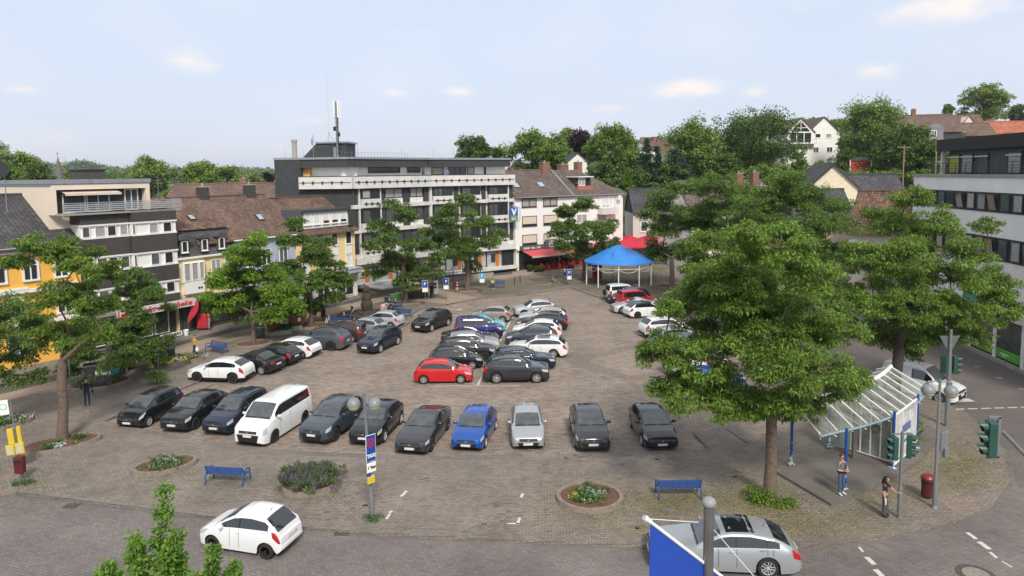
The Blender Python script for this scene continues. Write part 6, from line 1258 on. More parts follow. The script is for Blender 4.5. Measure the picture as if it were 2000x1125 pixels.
for j in range(10):
    a = 2*math.pi*j/10+.16; q = MB(); q.tube([(PR*math.cos(a), PR*math.sin(a), 0), (PR*math.cos(a), PR*math.sin(a), 2.85)], .07, 8); q.build('post', white_metal, s)
q = MB()
for j in range(10):
    a, c = 2*math.pi*j/10+.16, 2*math.pi*(j+1)/10+.16; f = lambda t, z_: ((PR*math.cos(a)*(1-t)+PR*math.cos(c)*t), (PR*math.sin(a)*(1-t)+PR*math.sin(c)*t), z_)
    q.tube([f(0, 2.3), f(1, 2.3)], .03, 5); q.tube([f(t/8, 2.3-.55*math.cos(math.pi*(t/8-.5))**1*0+(-.45+1.8*(t/8-.5)**2)) for t in range(9)], .025, 5, cap=False); q.tube([f(0, 2.75), f(1, 2.75)], .03, 5)
q.build('bracing', white_metal, s)
# bus shelter
s = empty('bus_shelter', at(1650, 900), 0, 'bus shelter with a curved glazed roof on blue posts with peeling paint', 'bus shelter'); o0 = s.location
EV = [(1602.8, 850), (1635, 842), (1666, 835.6), (1693, 828), (1717, 821), (1739, 813), (1757.6, 804), (1773, 796), (1787.6, 787), (1798, 778.6), (1805.4, 769), (1809.6, 760.5)]
RD = [(1564.6, 806), (1584, 786), (1606, 777.5), (1628, 771.6), (1649, 765), (1668, 759), (1685, 752), (1701, 746), (1714, 739), (1724.5, 732), (1733, 724.5), (1740, 717)]
ZE, ZR = 2.65, 3.35
E_ = [G(*p, ZE)-o0 for p in EV]; R_ = [G(*p, ZR)-o0 for p in RD]
bk_ = [r+(r-e)*.42+Vector((0, 0, -.42*(ZR-ZE)-.35)) for r, e in zip(R_, E_)]
gl = see_through('shelter glass', (.76, .82, .76), .32)
for nm, A_, B_ in (('roof_glass', E_, R_), ('roof_glass', R_, bk_)):
    mb = MB()
    for i in range(11): mb.face([A_[i], A_[i+1], B_[i+1], B_[i]])
    mb.build(nm, gl, s)
for i in range(12):
    mb = MB(); mb.tube([E_[i]+Vector((0, 0, .03)), R_[i]+Vector((0, 0, .03))], .033, 6); mb.tube([R_[i]+Vector((0, 0, .03)), bk_[i]+Vector((0, 0, .03))], .026, 6); mb.build('glazing_bar', white, s)
mb = MB(); mb.tube([p+Vector((0, 0, .06)) for p in R_], .10, 8); mb.build('ridge_beam', white, s, smooth=50)
mb = MB(); mb.tube([p-Vector((0, 0, .06)) for p in E_], .05, 8); mb.build('eave_beam', mat('pale blue grey steel', (.25, .33, .40), .5), s)
mb = MB()
for i in range(0, 11, 2):
    for (a, c) in ((E_[i], R_[i+1]), (R_[i], E_[i+1])): mb.tube([a-Vector((0, 0, .18)), c-Vector((0, 0, .25))], .022, 5)
mb.build('truss', white, s)
def peel(name='peeling blue paint'):
    mt, t, b = base_nodes(name); b.inputs['Roughness'].default_value = .45; co = N(t, 'ShaderNodeTexCoord'); nz = N(t, 'ShaderNodeTexNoise'); nz.inputs['Scale'].default_value = 9; nz.inputs['Detail'].default_value = 5; L(t, co.outputs['Object'], nz.inputs['Vector'])
    sp = N(t, 'ShaderNodeSeparateXYZ'); L(t, co.outputs['Object'], sp.inputs[0]); mr = N(t, 'ShaderNodeMapRange', clamp=True); L(t, sp.outputs[2], mr.inputs[0]); mr.inputs[1].default_value = 0; mr.inputs[2].default_value = 1.9; mr.inputs[3].default_value = .16; mr.inputs[4].default_value = -.12
    ad = N(t, 'ShaderNodeMath', operation='ADD'); L(t, nz.outputs[0], ad.inputs[0]); L(t, mr.outputs[0], ad.inputs[1]); gt = N(t, 'ShaderNodeMath', operation='GREATER_THAN'); L(t, ad.outputs[0], gt.inputs[0]); gt.inputs[1].default_value = .62
    mx = N(t, 'ShaderNodeMix', data_type='RGBA'); L(t, gt.outputs[0], mx.inputs['Factor']); mx.inputs['A'].default_value = (.012, .065, .28, 1); mx.inputs['B'].default_value = (.6, .62, .65, 1); L(t, mx.outputs['Result'], b.inputs['Base Color']); return mt
pb_m = peel()
for (x, y, h) in [(1545, 906, 2.75), (1619, 872, 3.0), (1650, 955, 2.7), (1743, 914, 2.7), (1789, 874, 2.7), (1700, 850, 3.1)]:
    p = at(x, y, PZ+.12)-o0; mb = MB(); mb.tube([p, p+Vector((0, 0, h))], .065, 12); mb.box((p.x-.13, p.y-.13, p.z-.01), (p.x+.13, p.y+.13, p.z+.03)); mb.build('post', pb_m, s, smooth=50)
p = at(1668, 895, PZ+.12)-o0; mb = MB(); mb.box((p.x-.09, p.y-.09, p.z), (p.x+.09, p.y+.09, p.z+2.7)); mb.build('column', mat('taupe column', (.16, .14, .12), .7), s)
def panel(a, c, z0, z1, nd, m_, fr, name='glass_panel', curls=True, poster=None):
    a, c = at(*a, PZ+.12)-o0, at(*c, PZ+.12)-o0; d = (c-a).normalized(); w = (c-a).length; nn = Vector((d.y, -d.x, 0)); M = Matrix((d, -nn, Vector((0, 0, 1)))).transposed().to_4x4(); M.translation = a
    mb = MB(); mb.box((.02, -.012, z0), (w-.02, .012, z1), M); o = mb.build(name, m_, s); q = MB(); q.box((0, -.04, z0-.05), (w, .04, z0), M); q.box((0, -.04, z1), (w, .04, z1+.05), M)
    for k in range(nd+1): x = w*k/nd; q.box((x-.03, -.035, z0), (x+.03, .035, z1), M)
    q.build('frame', fr, o)
    if curls:
        q = MB()
        for (cx_, cz, rr_, t0, t1) in ((w*.3, 1.75, .25, 0, 5.2), (w*.62, 1.45, .24, 0, 9), (w*.85, 2.15, .22, 0, 7)):
            q.tube([M @ Vector((cx_+rr_*(1-k/26*.75)*math.cos(t0+(t1-t0)*k/18), -.03, cz+rr_*(1-k/26*.75)*math.sin(t0+(t1-t0)*k/18))) for k in range(19)], .022, 5)
        q.build('curl_ornament', mat('dark bronze', (.10, .085, .07), .6), o)
    if poster:
        q = MB(); q.box((w*.15, -.03, .6), (w*.85, -.018, 2.0), M); po = q.build('poster', mat('poster paper', (.55, .55, .58), .6, var=.3, scale=2.5), o); q = MB(); q.box((w*.3, -.036, 1.3), (w*.7, -.031, 1.7), M); q.box((w*.3, -.036, .8), (w*.7, -.031, .95), M); q.build('print', mat('poster print', (.12, .15, .3), .6), o)
gp = see_through('milky glass', (.68, .64, .56), .55)
panel((1661, 880), (1739, 905), .12, 2.45, 4, gp, white); panel((1745, 912), (1787, 874), .12, 2.45, 3, mat('poster wall', (.52, .50, .48), .5), white, 'poster_panel', False, True); panel((1621, 872), (1661, 880), .12, 2.45, 2, gp, mat('green frame', (.22, .38, .36), .5), curls=False)
# slab of the shelter: a kerb high platform
SL = [(1518, 922), (1624, 984), (1700, 952), (1752, 928), (1800, 896), (1826, 862), (1828, 840), (1810, 830), (1740, 850), (1640, 872), (1570, 895)]
sheet('shelter_platform', [SL], PZ+.124, slab_m, skirt=.13)
# lamp posts with two globes
def street_lamp(px, py, h, label, arm=.42, rot=0.0, lean=(0, 0)):
    s = empty('street_lamp', at(px, py), rot, label, 'street lamp'); mb = MB(); lx, ly = lean
    mb.tube([(0, 0, 0), (lx*.23, ly*.23, h*.23), (lx*.25, ly*.25, h*.25), (lx, ly, h)], [.095, .09, .065, .05], 12); mb.lathe([(.13, 0), (.12, .08), (.1, .1)], (0, 0, 0), 12); mb.tube([(lx, ly, h), (lx, ly, h+.1)], .07, 8); mb.build('pole', grey_metal, s, smooth=40)
    mb = MB(); mb.tube([(lx-arm, ly, h-.02), (lx-arm*.5, ly, h+.02), (lx, ly, h), (lx+arm*.5, ly, h+.02), (lx+arm, ly, h-.02)], .028, 6); mb.build('arm', grey_metal, s)
    for sg in (-1, 1):
        c = (lx+sg*arm, ly, h-.42); q = MB(); q.lathe([(.27, 0)]+[(.27*math.cos(a), .03+.27*math.sin(a)) for a in np.linspace(0, 1.45, 7)]+[(.03, .36), (.03, .42)], c, 20); o = q.build('lamp_hood', mat('grey lamp hood', (.20, .22, .23), .4, var=.1), s, smooth=50)
        q = MB(); q.lathe([(.265, .0)]+[(.25*math.cos(a), -.24*math.sin(a)) for a in np.linspace(.05, 1.5, 7)], c, 20); q.build('globe', mat('yellowed globe', (.42, .38, .24), .25), o, smooth=60)
    return s
street_lamp(1825, 992, 5.3, 'grey street lamp with two globe lights at the right beside the red bin', .42, R(-12)); street_lamp(728, 1012, 5.15, 'grey street lamp with two globe lights carrying the taxi sign', .42, 0, (-.2, 0))
def pole_thing(name, px, py, h, label, cat, r=.03, m=None, z=PZ, rz=0):
    s = empty(name, at(px, py, z), rz, label, cat); mb = MB(); mb.tube([(0, 0, 0), (0, 0, h)], r, 8); mb.build('pole', m or grey_metal, s); return s
p_blue = mat('traffic blue', (.01, .06, .33), .4); p_light = mat('light traffic blue', (.03, .28, .62), .4)
def plate(parent, x, z0, w, h, m_, name='sign_panel', y=-.05, t=.02, edge=white):
    q = MB(); q.box((x-w/2, y-t, z0), (x+w/2, y, z0+h)); o = q.build(name, edge, parent, bevel=.015); q = MB(); q.box((x-w/2+.02, y-t-.004, z0+.02), (x+w/2-.02, y-t-.001, z0+h-.02)); q.build('sign_face', m_, o); return o
def txt(parent, body, x, z, size, m_=None, y=-.08, width=None, bold=.01): return text_mesh('lettering', body, size, m_ or white, face_mat((x, y, z), (1, 0, 0), (0, -1, 0)), parent, .003, bold, width)
# taxi sign on the lamp pole, set a little in front of it
s = empty('taxi_sign', at(728, 1012)+Vector((0, -.09, 0)), R(42), 'blue no stopping sign reading TAXI on the left street lamp pole', 'traffic sign')
o = plate(s, .0, 2.45, .45, 1.1, p_blue); q = MB(); q.lathe([(.19, 0), (.19, .012)], (0, 0, 0), 24); q.v = [(x, -.082-z_, 3.22+y) for x, y, z_ in q.v]; q.build('red_ring', red_paint, o); q = MB(); q.lathe([(.145, 0), (.145, .016)], (0, 0, 0), 24); q.v = [(x, -.082-z_, 3.22+y) for x, y, z_ in q.v]; q.build('blue_disc', p_blue, o)
q = MB(); M45 = Matrix.Translation((0, 0, 3.22)) @ Matrix.Rotation(R(45), 4, 'Y'); q.box((-.02, -.106, -.16), (.02, -.1, .16), M45); q.box((-.16, -.1065, -.02), (.16, -.1, .02), M45); q.build('red_cross', red_paint, o); txt(o, 'TAXI', 0, 2.68, .2, width=.38)
o = plate(s, .0, 2.0, .42, .4, white); txt(o, '1 Taxi', 0, 2.2, .14, black, width=.34); q = MB(); q.box((-.2, -.12, 1.55), (.12, .0, 1.85)); q.build('yellow_box', yellow, s, bevel=.02); q = MB(); q.box((-.2, -.1, 1.86), (-.05, 0, 1.97)); q.build('blue_sticker', p_blue, s)
def parking_sign(px, py, h, label, m_=p_blue, w=.45, hh=.45, sub=True, r=.03, body='P', rot=0):
    s = pole_thing('parking_sign', px, py, h, label, 'traffic sign', r, grey_metal, rz=rot); o = plate(s, 0, h-hh, w, hh, m_); txt(o, body, 0, h-hh/2, .42, bold=.012)
    if sub: plate(s, 0, h-hh-.48, w*.95, .42, white, 'lower_panel')
    return s
parking_sign(831, 598, 2.75, 'blue parking sign on a thin pole left of the ticket machine', w=.6, hh=.75); parking_sign(872, 588, 2.55, 'blue parking sign right of the ticket machine', w=.6, hh=.75); parking_sign(942, 572, 2.3, 'light blue sign with white plate next to the sitting person in yellow', p_light, w=.6, hh=.6)
parking_sign(1112, 557, 2.0, 'blue parking sign before the cafe awning', w=.55, hh=.8); s = parking_sign(1417, 604, 2.1, 'blue parking sign and round prohibition sign under the trees', sub=False, w=.6, hh=.8)
q = MB(); q.lathe([(.28, 0), (.28, .02)], (0, 0, 0), 20); q.v = [(.65+x, -.06-z_, 1.75+y) for x, y, z_ in q.v]; o = q.build('round_panel', red_paint, s); q = MB(); q.lathe([(.2, 0), (.2, .01)], (0, 0, 0), 20); q.v = [(.65+x, -.082-z_, 1.75+y) for x, y, z_ in q.v]; q.build('round_face', white, o)
s = pole_thing('lamp_post', 886, 566, 4.2, 'thin dark lamp post with a round red rimmed sign before the bank', 'lamp post', .04, dark_metal); q = MB(); q.lathe([(.25, 0), (.25, .02)], (0, 0, 0), 20); q.v = [(x, -.06-z_, 2.6+y) for x, y, z_ in q.v]; o = q.build('round_panel', red_paint, s); q = MB(); q.lathe([(.18, 0), (.18, .01)], (0, 0, 0), 20); q.v = [(x, -.082-z_, 2.6+y) for x, y, z_ in q.v]; q.build('round_face', white, o); q = MB(); q.lathe([(.18, 0), (.25, .35), (.05, .45)], (0, 0, 4.1), 8); q.build('lantern', dark_metal, s)
s = pole_thing('lamp_post', 630, 628, 3.6, 'dark lamp post next to the red bin and the skip tree', 'lamp post', .045, dark_metal); q = MB(); q.lathe([(.16, 0), (.24, .35), (.05, .5)], (0, 0, 3.5), 8); q.build('lantern', dark_metal, s)
pole_thing('post', 139, 776, 3.0, 'thin grey pole behind the gnarled plaza tree', 'pole', .03); pole_thing('pole', 904, 552, 2.6, 'grey pole in front of the bank ramp', 'pole', .05)
pole_thing('lamp_post', 1197, 560, 4.0, 'dark lamp post behind the pavilion', 'lamp post', .04, dark_metal)
s = empty('bollard', at(893, 567), 0, 'red and white bollard near the wide plaza tree', 'bollard'); mb = MB(); mb.tube([(0, 0, 0), (0, 0, 1.0)], .06, 8); mb.build('post', white, s); mb = MB(); mb.tube([(0, 0, .35), (0, 0, .55)], .064, 8); mb.tube([(0, 0, .75), (0, 0, .9)], .064, 8); mb.build('red_bands', red_paint, s)
for (x, y, l) in ((1005, 556, 'left dark post beside the small round bed'), (1016, 553, 'right dark post beside the small round bed')): s = empty('bollard', at(x, y), 0, l, 'bollard'); mb = MB(); mb.tube([(0, 0, 0), (0, 0, .9)], .05, 8); mb.lathe([(.07, .86), (.05, .95)], (0, 0, 0), 8); mb.build('post', dark_metal, s)
# bus stop pole and bins
s = pole_thing('bus_stop_pole', 41, 915, 3.3, 'bus stop pole with white sign and two yellow timetable boxes at the left', 'bus stop', .035, grey_metal); s.rotation_euler = (0, R(-4), R(15)); o = plate(s, -.28, 2.75, .42, .72, white); q = MB(); q.lathe([(.16, 0), (.16, .01)], (0, 0, 0), 20); q.v = [(-.28+x, -.076-z_, 3.15+y) for x, y, z_ in q.v]; q.build('green_ring', mat('sign green light', (.2, .5, .3), .5), o); q = MB(); q.lathe([(.12, 0), (.12, .004)], (0, 0, 0), 20); q.v = [(-.28+x, -.087-z_, 3.15+y) for x, y, z_ in q.v]; q.build('white_disc', white, o)
for (x, z_, w, h, dd) in ((-.16, 1.3, .26, .75, -.1), (.18, 1.3, .18, .8, -.06), (-.22, .8, .36, .48, -.2), (.17, .8, .38, .52, -.2)):
    q = MB(); q.box((x-w/2, dd-.04, z_), (x+w/2, dd+.1, z_+h)); o = q.build('timetable_box', yellow, s, bevel=.015)
    if h < .7: q = MB(); q.box((x-w/2+.05, dd-.05, z_+.05), (x+w/2-.05, dd-.041, z_+h-.07)); q.build('timetable', mat('timetable paper', (.5, .48, .32), .4), o)
def litter_bin(px, py, label, h=.75, w=.4, z=.35, m_=darkred, post=True):
    s = empty('litter_bin', at(px, py), 0, label, 'litter bin'); mb = MB(); mb.box((-w/2, -w*.35, z), (w/2, w*.35, z+h), taper=1.05); mb.build('body', m_, s, bevel=.04); q = MB(); q.box((-w/2+.04, -w*.39, z+h*.62), (w/2-.04, -w*.3, z+h*.88)); q.build('opening', black, s)
    if post: q = MB(); q.tube([(0, w*.42, 0), (0, w*.42, z+h+.08)], .03, 6); q.tube([(0, 0, 0), (0, 0, z)], .05, 6); q.build('post', grey_metal, s)
    q = MB(); q.box((-w/2-.01, -w*.36, z+h), (w/2+.01, w*.4, z+h+.05)); q.build('lid', m_, s, bevel=.02); return s
litter_bin(41, 938, 'dark red litter bin under the bus stop sign'); litter_bin(632, 626, 'dark red litter bin on the dark lamp post by the bicycle'); litter_bin(607+9, 622, 'small red litter bin behind the dark green tree', .5, .3); litter_bin(888, 566, 'dark red litter bin beside the red and white bollard', .6)
s = empty('litter_bin', at(1811, 972), 0, 'round dark red litter bin with a hood beside the right street lamp', 'litter bin'); mb = MB(); mb.lathe([(.2, .08), (.24, .12), (.24, .75), (.25, .8), (.2, .82)], (0, 0, 0), 18); mb.build('body', darkred, s, smooth=40); q = MB(); q.lathe([(.27, .8), (.28, .9), (.22, .98), (.05, 1.02)], (0, 0, 0), 18); q.build('hood', mat('red bin hood', (.2, .02, .03), .4), s, smooth=40); q = MB(); q.lathe([(.255, .66), (.255, .78)], (0, 0, 0), 18); q.build('bag_rim', black, s)
# traffic lights
def signal_head(parent, x, y, z, rz, n=3, board=False):
    M = Matrix.Translation((x, y, z)) @ Matrix.Rotation(rz, 4, 'Z'); q = MB(); q.box((-.16, -.1, 0), (.16, .1, .31*n), M); o = q.build('signal_head', green_dark, parent, bevel=.02)
    for k in range(n):
        q = MB(); c = .155+.31*k; pts = 14
        for j in range(pts):   # visor: open tube, longer on top
            a, b_ = 2*math.pi*j/pts, 2*math.pi*(j+1)/pts; l = lambda t: .12+.13*max(0, math.sin(t))
            f = lambda t, d: M @ Vector((.125*math.cos(t), -.1-d, c+.125*math.sin(t)))
            q.face([f(a, 0), f(b_, 0), f(b_, l(b_)), f(a, l(a))])
        q.build('visor', green_dark, o); q = MB(); q.lathe([(.1, 0), (.08, .02), (.01, .03)], (0, 0, 0), 14); q.v = [tuple(M @ Vector((x_, -.101-z_, c+y_))) for x_, y_, z_ in q.v]; q.build('lens', mat(['green lens', 'amber lens', 'red lens'][k % 3], [(.02, .08, .05), (.10, .06, .02), (.10, .015, .015)][k % 3], .2), o)
s = empty('traffic_light', at(1756, 1011), 0, 'grey traffic light pole with green signal heads next to the woman in wide trousers', 'traffic light'); mb = MB(); mb.tube([(0, 0, 0), (0, 0, 1.25), (0, 0, 1.27), (0, 0, 3.55)], [.085, .085, .062, .062], 12); mb.build('pole', grey_metal, s, smooth=40)
signal_head(s, -.36, -.08, 2.45, R(-86)); signal_head(s, .32, .05, 2.5, R(60)); mb = MB(); mb.box((-.4, -.03, 2.42), (.4, .03, 2.47)); mb.box((-.4, -.03, 3.42), (.4, .03, 3.47)); mb.build('bracket', grey_metal, s)
s = empty('traffic_light', at(1849, 832), 0, 'rear traffic light pole with a triangular sign seen from behind', 'traffic light'); mb = MB(); mb.tube([(0, 0, 0), (0, 0, 1.7), (0, 0, 5.3)], [.12, .12, .07], 12); mb.build('pole', grey_metal, s); signal_head(s, -.22, .1, 2.9, R(120)); signal_head(s, .3, 0, 2.9, R(75))
mb = MB(); mb.face([(-.55, .1, 4.95), (.55, .1, 4.95), (0, .1, 3.95)]); mb.face([(-.55, .07, 4.95), (0, .07, 3.95), (.55, .07, 4.95)]); mb.build('triangle_sign', mat('sign back', (.14, .15, .15), .5, .3), s); mb = MB(); mb.box((-.08, -.16, 1.75), (.1, -.05, 2.05)); mb.build('push_button', mat('orange button', (.6, .28, .03), .5), s)
pa = D(1953, 890, 17.3); s = empty('traffic_light', (pa.x+1.6, 17.7, 0), 0, 'green three light signal head hanging from a mast arm at the right edge', 'traffic light'); hx = pa.x-(pa.x+1.6); mb = MB(); mb.tube([(1.4, 0, 0), (1.4, 0, 4.6), (.9, 0, 4.75), (hx+.1, -.3, pa.z+.62)], [.1, .09, .06, .05], 10); mb.build('mast_arm', grey_metal, s, smooth=50)
signal_head(s, hx-.22, -.35, pa.z-.02, R(-102)); mb = MB(); mb.box((hx-.05, -.36, pa.z-.08), (hx+.02, -.3, pa.z+1.02)); mb.box((hx-.3, -.36, pa.z+.98), (hx+.02, -.3, pa.z+1.04)); mb.box((hx-.3, -.36, pa.z-.1), (hx+.02, -.3, pa.z-.04)); mb.build('bracket', grey_metal, s)
s = empty('control_box', at(1826, 992)+Vector((.2, .1, 0)), R(20), 'grey angled sign box mounted on the right street lamp', 'sign box'); mb = MB(); mb.box((-.02, -.03, 2.35), (.38, .03, 3.15)); mb.box((.1, -.12, 2.1), (.32, .03, 2.5)); mb.build('box', mat('box grey', (.17, .18, .19), .5), s, bevel=.02)
# benches
def bench_proto():
    root = empty('bench', (0, 0, 0)); W_ = 1.8
    for nm, y0, y1, z0, z1, n in (('seat', -.22, .22, .44, .45, 7), ('backrest', .24, .36, .50, .84, 6)):
        mb = MB()
        for k in range(n):
            t = k/(n-1); y = y0+(y1-y0)*t; z = z0+(z1-z0)*t
            if nm == 'seat': mb.box((-W_/2, y-.022, z-.012), (W_/2, y+.022, z+.012))
            else: mb.box((-W_/2, y-.012, z-.022), (W_/2, y+.012, z+.022))
        for x in (-W_/2, -W_/6, W_/6, W_/2): mb.tube([(x, y0, z0-.01), (x, y1, z1-.01)], .018, 5)
        mb.build(nm, blue_paint, root)
    for sg in (-1, 1):
        x = sg*W_/2; mb = MB(); mb.tube([(x, -.27, 0), (x, -.25, .45), (x, -.22, .62), (x, -.05, .68), (x, .15, .66), (x, .33, .55), (x, .38, .3), (x, .42, 0)], .032, 7); mb.build('leg', blue_paint, root, smooth=60)
        mb = MB(); mb.tube([(x, .22, .42), (x, .30, .65), (x, .37, .86)], .03, 7); mb.build('back_support', blue_paint, root, smooth=60)
    return root
bp_ = bench_proto()
for i, (x, y, rz, lab) in enumerate([(447, 941, R(172), 'blue metal bench on the front paving left of the lavender bed'), (1324, 968, R(180), 'blue metal bench in front of the grey steel flag post'), (422, 689, R(-28), 'blue metal bench beside the bed of yellow and white flowers'), (668, 636, R(170), 'blue metal bench with a seated person next to the fountain'),
                                (768, 606, R(-30), 'blue metal bench with the seated couple'), (784, 620, R(205), 'blue metal bench between the fountain and the kerb'), (970, 562, R(-12), 'blue metal bench with the person in a yellow vest'), (1378, 632, R(10), 'blue bench glimpsed under the trees near the round prohibition sign')]):
    o = bp_ if i == 0 else copy_tree(bp_); o.location = at(x, y); o.rotation_euler = (0, 0, rz); tag(o, lab, 'bench', 'blue metal benches')
# planters
stone_rim = mat('planter stone', (.21, .175, .14), .9, var=.35, scale=5, bump=.8, bscale=14)
leaf_small = leaf_mat('low plant leaves', (.03, .08, .02), (.06, .14, .03), (.10, .2, .04), .2); petal_w = leaf_mat('white petals', (.6, .6, .62), (.68, .68, .7), (.5, .55, .6), .1); petal_y = leaf_mat('yellow petals', (.6, .45, .03), (.7, .6, .1), (.6, .4, .02), .1); lav = leaf_mat('lavender spikes', (.09, .075, .11), (.13, .10, .17), (.19, .16, .24), .15); lav_g = leaf_mat('lavender stalks', (.06, .09, .035), (.09, .13, .05), (.13, .17, .08), .15)
def bed_leaf(m_): return .16 if 'lavender' in m_.name else .55
def bed(px, py, a, b_, rz, label, h=.2, plants=(), name='planter', cat='planter', group='stone planting beds', wall=.17, z=PZ, soil_=True):
    s = empty(name, at(px, py, z), rz, label, cat, group); n = 48; mb = MB(); rr = random.Random(int(px))
    ring = lambda k, z_, j=0: [((a*k)*math.cos(2*math.pi*i/n)*(1+j*rr.uniform(-.012, .012)), (b_*k)*math.sin(2*math.pi*i/n)*(1+j*rr.uniform(-.012, .012)), z_) for i in range(n)]
    ki = 1-wall/max(a, b_); R0, R1, R2, R3 = ring(1.02, -.02), ring(1, h, 1), ring(ki, h, 1), ring(ki, h-.1)
    for A_, B_ in ((R0, R1), (R1, R2), (R2, R3)):
        for i in range(n): j = (i+1) % n; mb.face([A_[i], A_[j], B_[j], B_[i]])
    mb.build('stone_rim', stone_rim, s); mb = MB(); mb.face(ring(ki*.995, h-.07)); mb.build('soil', soil, s)
    for k, (m_, cx_, cy_, r_, n_, ln, up_) in enumerate(plants):
        cl = [(cx_+rr.gauss(0, r_*.5), cy_+rr.gauss(0, r_*.5), h-.02+rr.uniform(0, .12)*up_, .12) for _ in range(n_)]; V, Q = leaves(cl, 30 if 'lavender' in m_.name else 14, ln, ln*bed_leaf(m_), abs(int(px))+k, .6, 0, 1.2*up_); np_mesh('flowers' if 'petal' in m_.name else 'plants', V, Q, m_, s)
    return s
bed(323, 912, 1.42, .95, R(28), 'oval stone bed with white flowers in the middle, left of the front bench', plants=[(leaf_small, 0, 0, .7, 40, .14, .8), (petal_w, .0, 0, .5, 40, .07, .6)])
bed(605, 945, 1.42, 1.35, 0, 'round stone bed overflowing with lavender', plants=[(lav_g, 0, 0, 1.0, 440, .24, 1.5), (lav, 0, 0, 1.0, 130, .22, 2.0)], h=.22)
bed(1152, 975, 1.42, 1.28, 0, 'round stone bed with white and yellow flowers in front of the grey crossover', plants=[(leaf_small, -.1, 0, .7, 60, .15, .8), (petal_w, .05, .1, .5, 50, .07, .7), (petal_y, -.55, -.1, .25, 14, .08, .7)])
bed(118, 870, 1.85, 1.05, R(33), 'long oval stone bed around the gnarled plaza tree', plants=[(leaf_small, -.4, -.5, .5, 18, .14, .7), (petal_w, -.1, -.6, .3, 14, .08, .5), (leaf_small, .9, .2, .4, 12, .14, .7)])
bed(194, 752, 1.9, 1.15, R(35), 'oval stone bed with low lavender behind the man in black', plants=[(lav_g, 0, 0, 1.1, 240, .26, 2.2), (lav, 0, 0, 1.1, 70, .22, 2.5)])
bed(351, 706, 1.7, .95, R(20), 'oval bed crammed with yellow and white flowers near the worker', plants=[(leaf_small, 0, 0, 1.1, 90, .15, .9), (petal_y, 0, 0, 1.1, 50, .1, .9), (petal_w, 0, 0, 1.0, 40, .1, .9)], h=.25)
bed(-14, 832, 1.9, 1.2, R(35), 'stone bed with white flowers cut by the left edge', plants=[(leaf_small, .5, 0, 1, 50, .15, .8), (petal_w, .8, 0, .7, 40, .08, .8)])
bed(495, 672, 1.5, 1.1, R(25), 'low stone ring around the young maple', h=.12); bed(607, 638, 1.5, 1.2, R(20), 'stone ring with soil around the dark tree by the skip', h=.2); bed(792, 592, 1.4, 1.0, R(15), 'stone ring around the tree with the pale bare trunk', h=.12); bed(913, 567, 1.5, 1.2, 0, 'stone ring around the wide tree before the bank', h=.14)
bed(1056, 555, 1.4, .9, 0, 'empty round stone bed near the two dark posts', h=.18); bed(1140, 548, 1.6, 1.2, 0, 'stone ring around the tree beside the red awning', h=.15); bed(1311, 562, 1.9, 1.4, 0, 'round stone bed around the tree right of the pavilion', h=.25); bed(1393, 607, 1.5, 1.2, 0, 'stone ring around the tree by the prohibition sign', h=.15)
for (px, py, nm, lab, w) in ((547, 654, 'concrete_trough', 'long concrete trough with plants left of the second trough below the skip', 1.9), (568, 646, 'concrete_trough', 'long concrete trough with plants at the right below the skip', 1.9)):
    s = empty(nm, at(px, py), R(32), lab, 'planter'); mb = MB(); mb.box((-w/2, -.3, 0), (w/2, .3, .42)); mb.build('trough', concrete, s, bevel=.03); cl = [(rnd.uniform(-w/2, w/2), rnd.uniform(-.2, .2), .45+rnd.random()*.2, .12) for _ in range(40)]; V, Q = leaves(cl, 14, .16, .08, 77, .5, .2); np_mesh('plants', V, Q, leaf_small, s)
# weeds and ground plants round the big trunk
def plants_at(name, px, py, a, b_, n, ln, label, m_, hmax=.35, seed=3, cat='plants', z=PZ, dens=14):
    r_ = random.Random(seed); s = at(px, py, z); cl = []
    for _ in range(n): t = r_.random()*6.28; q = math.sqrt(r_.random()); cl.append((q*a*math.cos(t), q*b_*math.sin(t), r_.random()*hmax, .14))
    V, Q = leaves(cl, dens, ln, ln*.5, seed, .5, .2, .3); o = np_mesh(name, V, Q, m_); o.location = s; return tag(o, label, cat)
plants_at('shrub', 1482, 978, .55, .5, 70, .13, 'low green shrub at the left foot of the largest tree', lf_light, .55, 4); plants_at('shrub', 1528, 988, .5, .35, 40, .11, 'low green weeds at the right foot of the largest tree', lf_light, .3, 5); plants_at('weeds', 730, 1013, .35, .25, 26, .09, 'weeds around the foot of the lamp pole with the taxi sign', leaf_small, .12, 6); plants_at('weeds', 46, 944, .5, .3, 30, .09, 'weeds below the bus stop litter bin', leaf_small, .12, 7); plants_at('shrub', 1780, 862, .4, .4, 60, .16, 'leafy plant growing behind the shelter poster wall', lf_front, 1.3, 8)
# fallen leaves and moss scattered on the paving: nobody could count them
def litter(name, areas, n, m_, ln, seed, kind_label, z=PZ+.012):
    g = np.random.default_rng(seed); P = []
    for (x0, y0, x1, y1, w) in areas:
        k = int(n*w)
        for _ in range(k):
            px = (x0+x1)/2+(x1-x0)/2*g.normal()*.75; py = (y0+y1)/2+(y1-y0)/2*g.normal()*.75
            if py > 1046 or (px > 1900 and py > 960): continue
            if py < 800 and px < 1600: continue
            p = G(px, py, z); P.append((p.x, p.y, z+g.random()*.01))
    P = np.array(P); n_ = len(P); a = g.random(n_)*6.28; d = np.stack([np.cos(a), np.sin(a), g.normal(0, .15, n_)], 1)*ln*(.6+.8*g.random(n_))[:, None]; e = np.stack([-np.sin(a), np.cos(a), g.normal(0, .1, n_)], 1)*ln*.35
    V = np.stack([P-d*.5, P+e, P+d*.5, P-e], 1).reshape(-1, 3); o = np_mesh(name, V, np.arange(n_*4).reshape(-1, 4), m_); return tag(o, kind_label, 'leaf litter', kind='stuff')
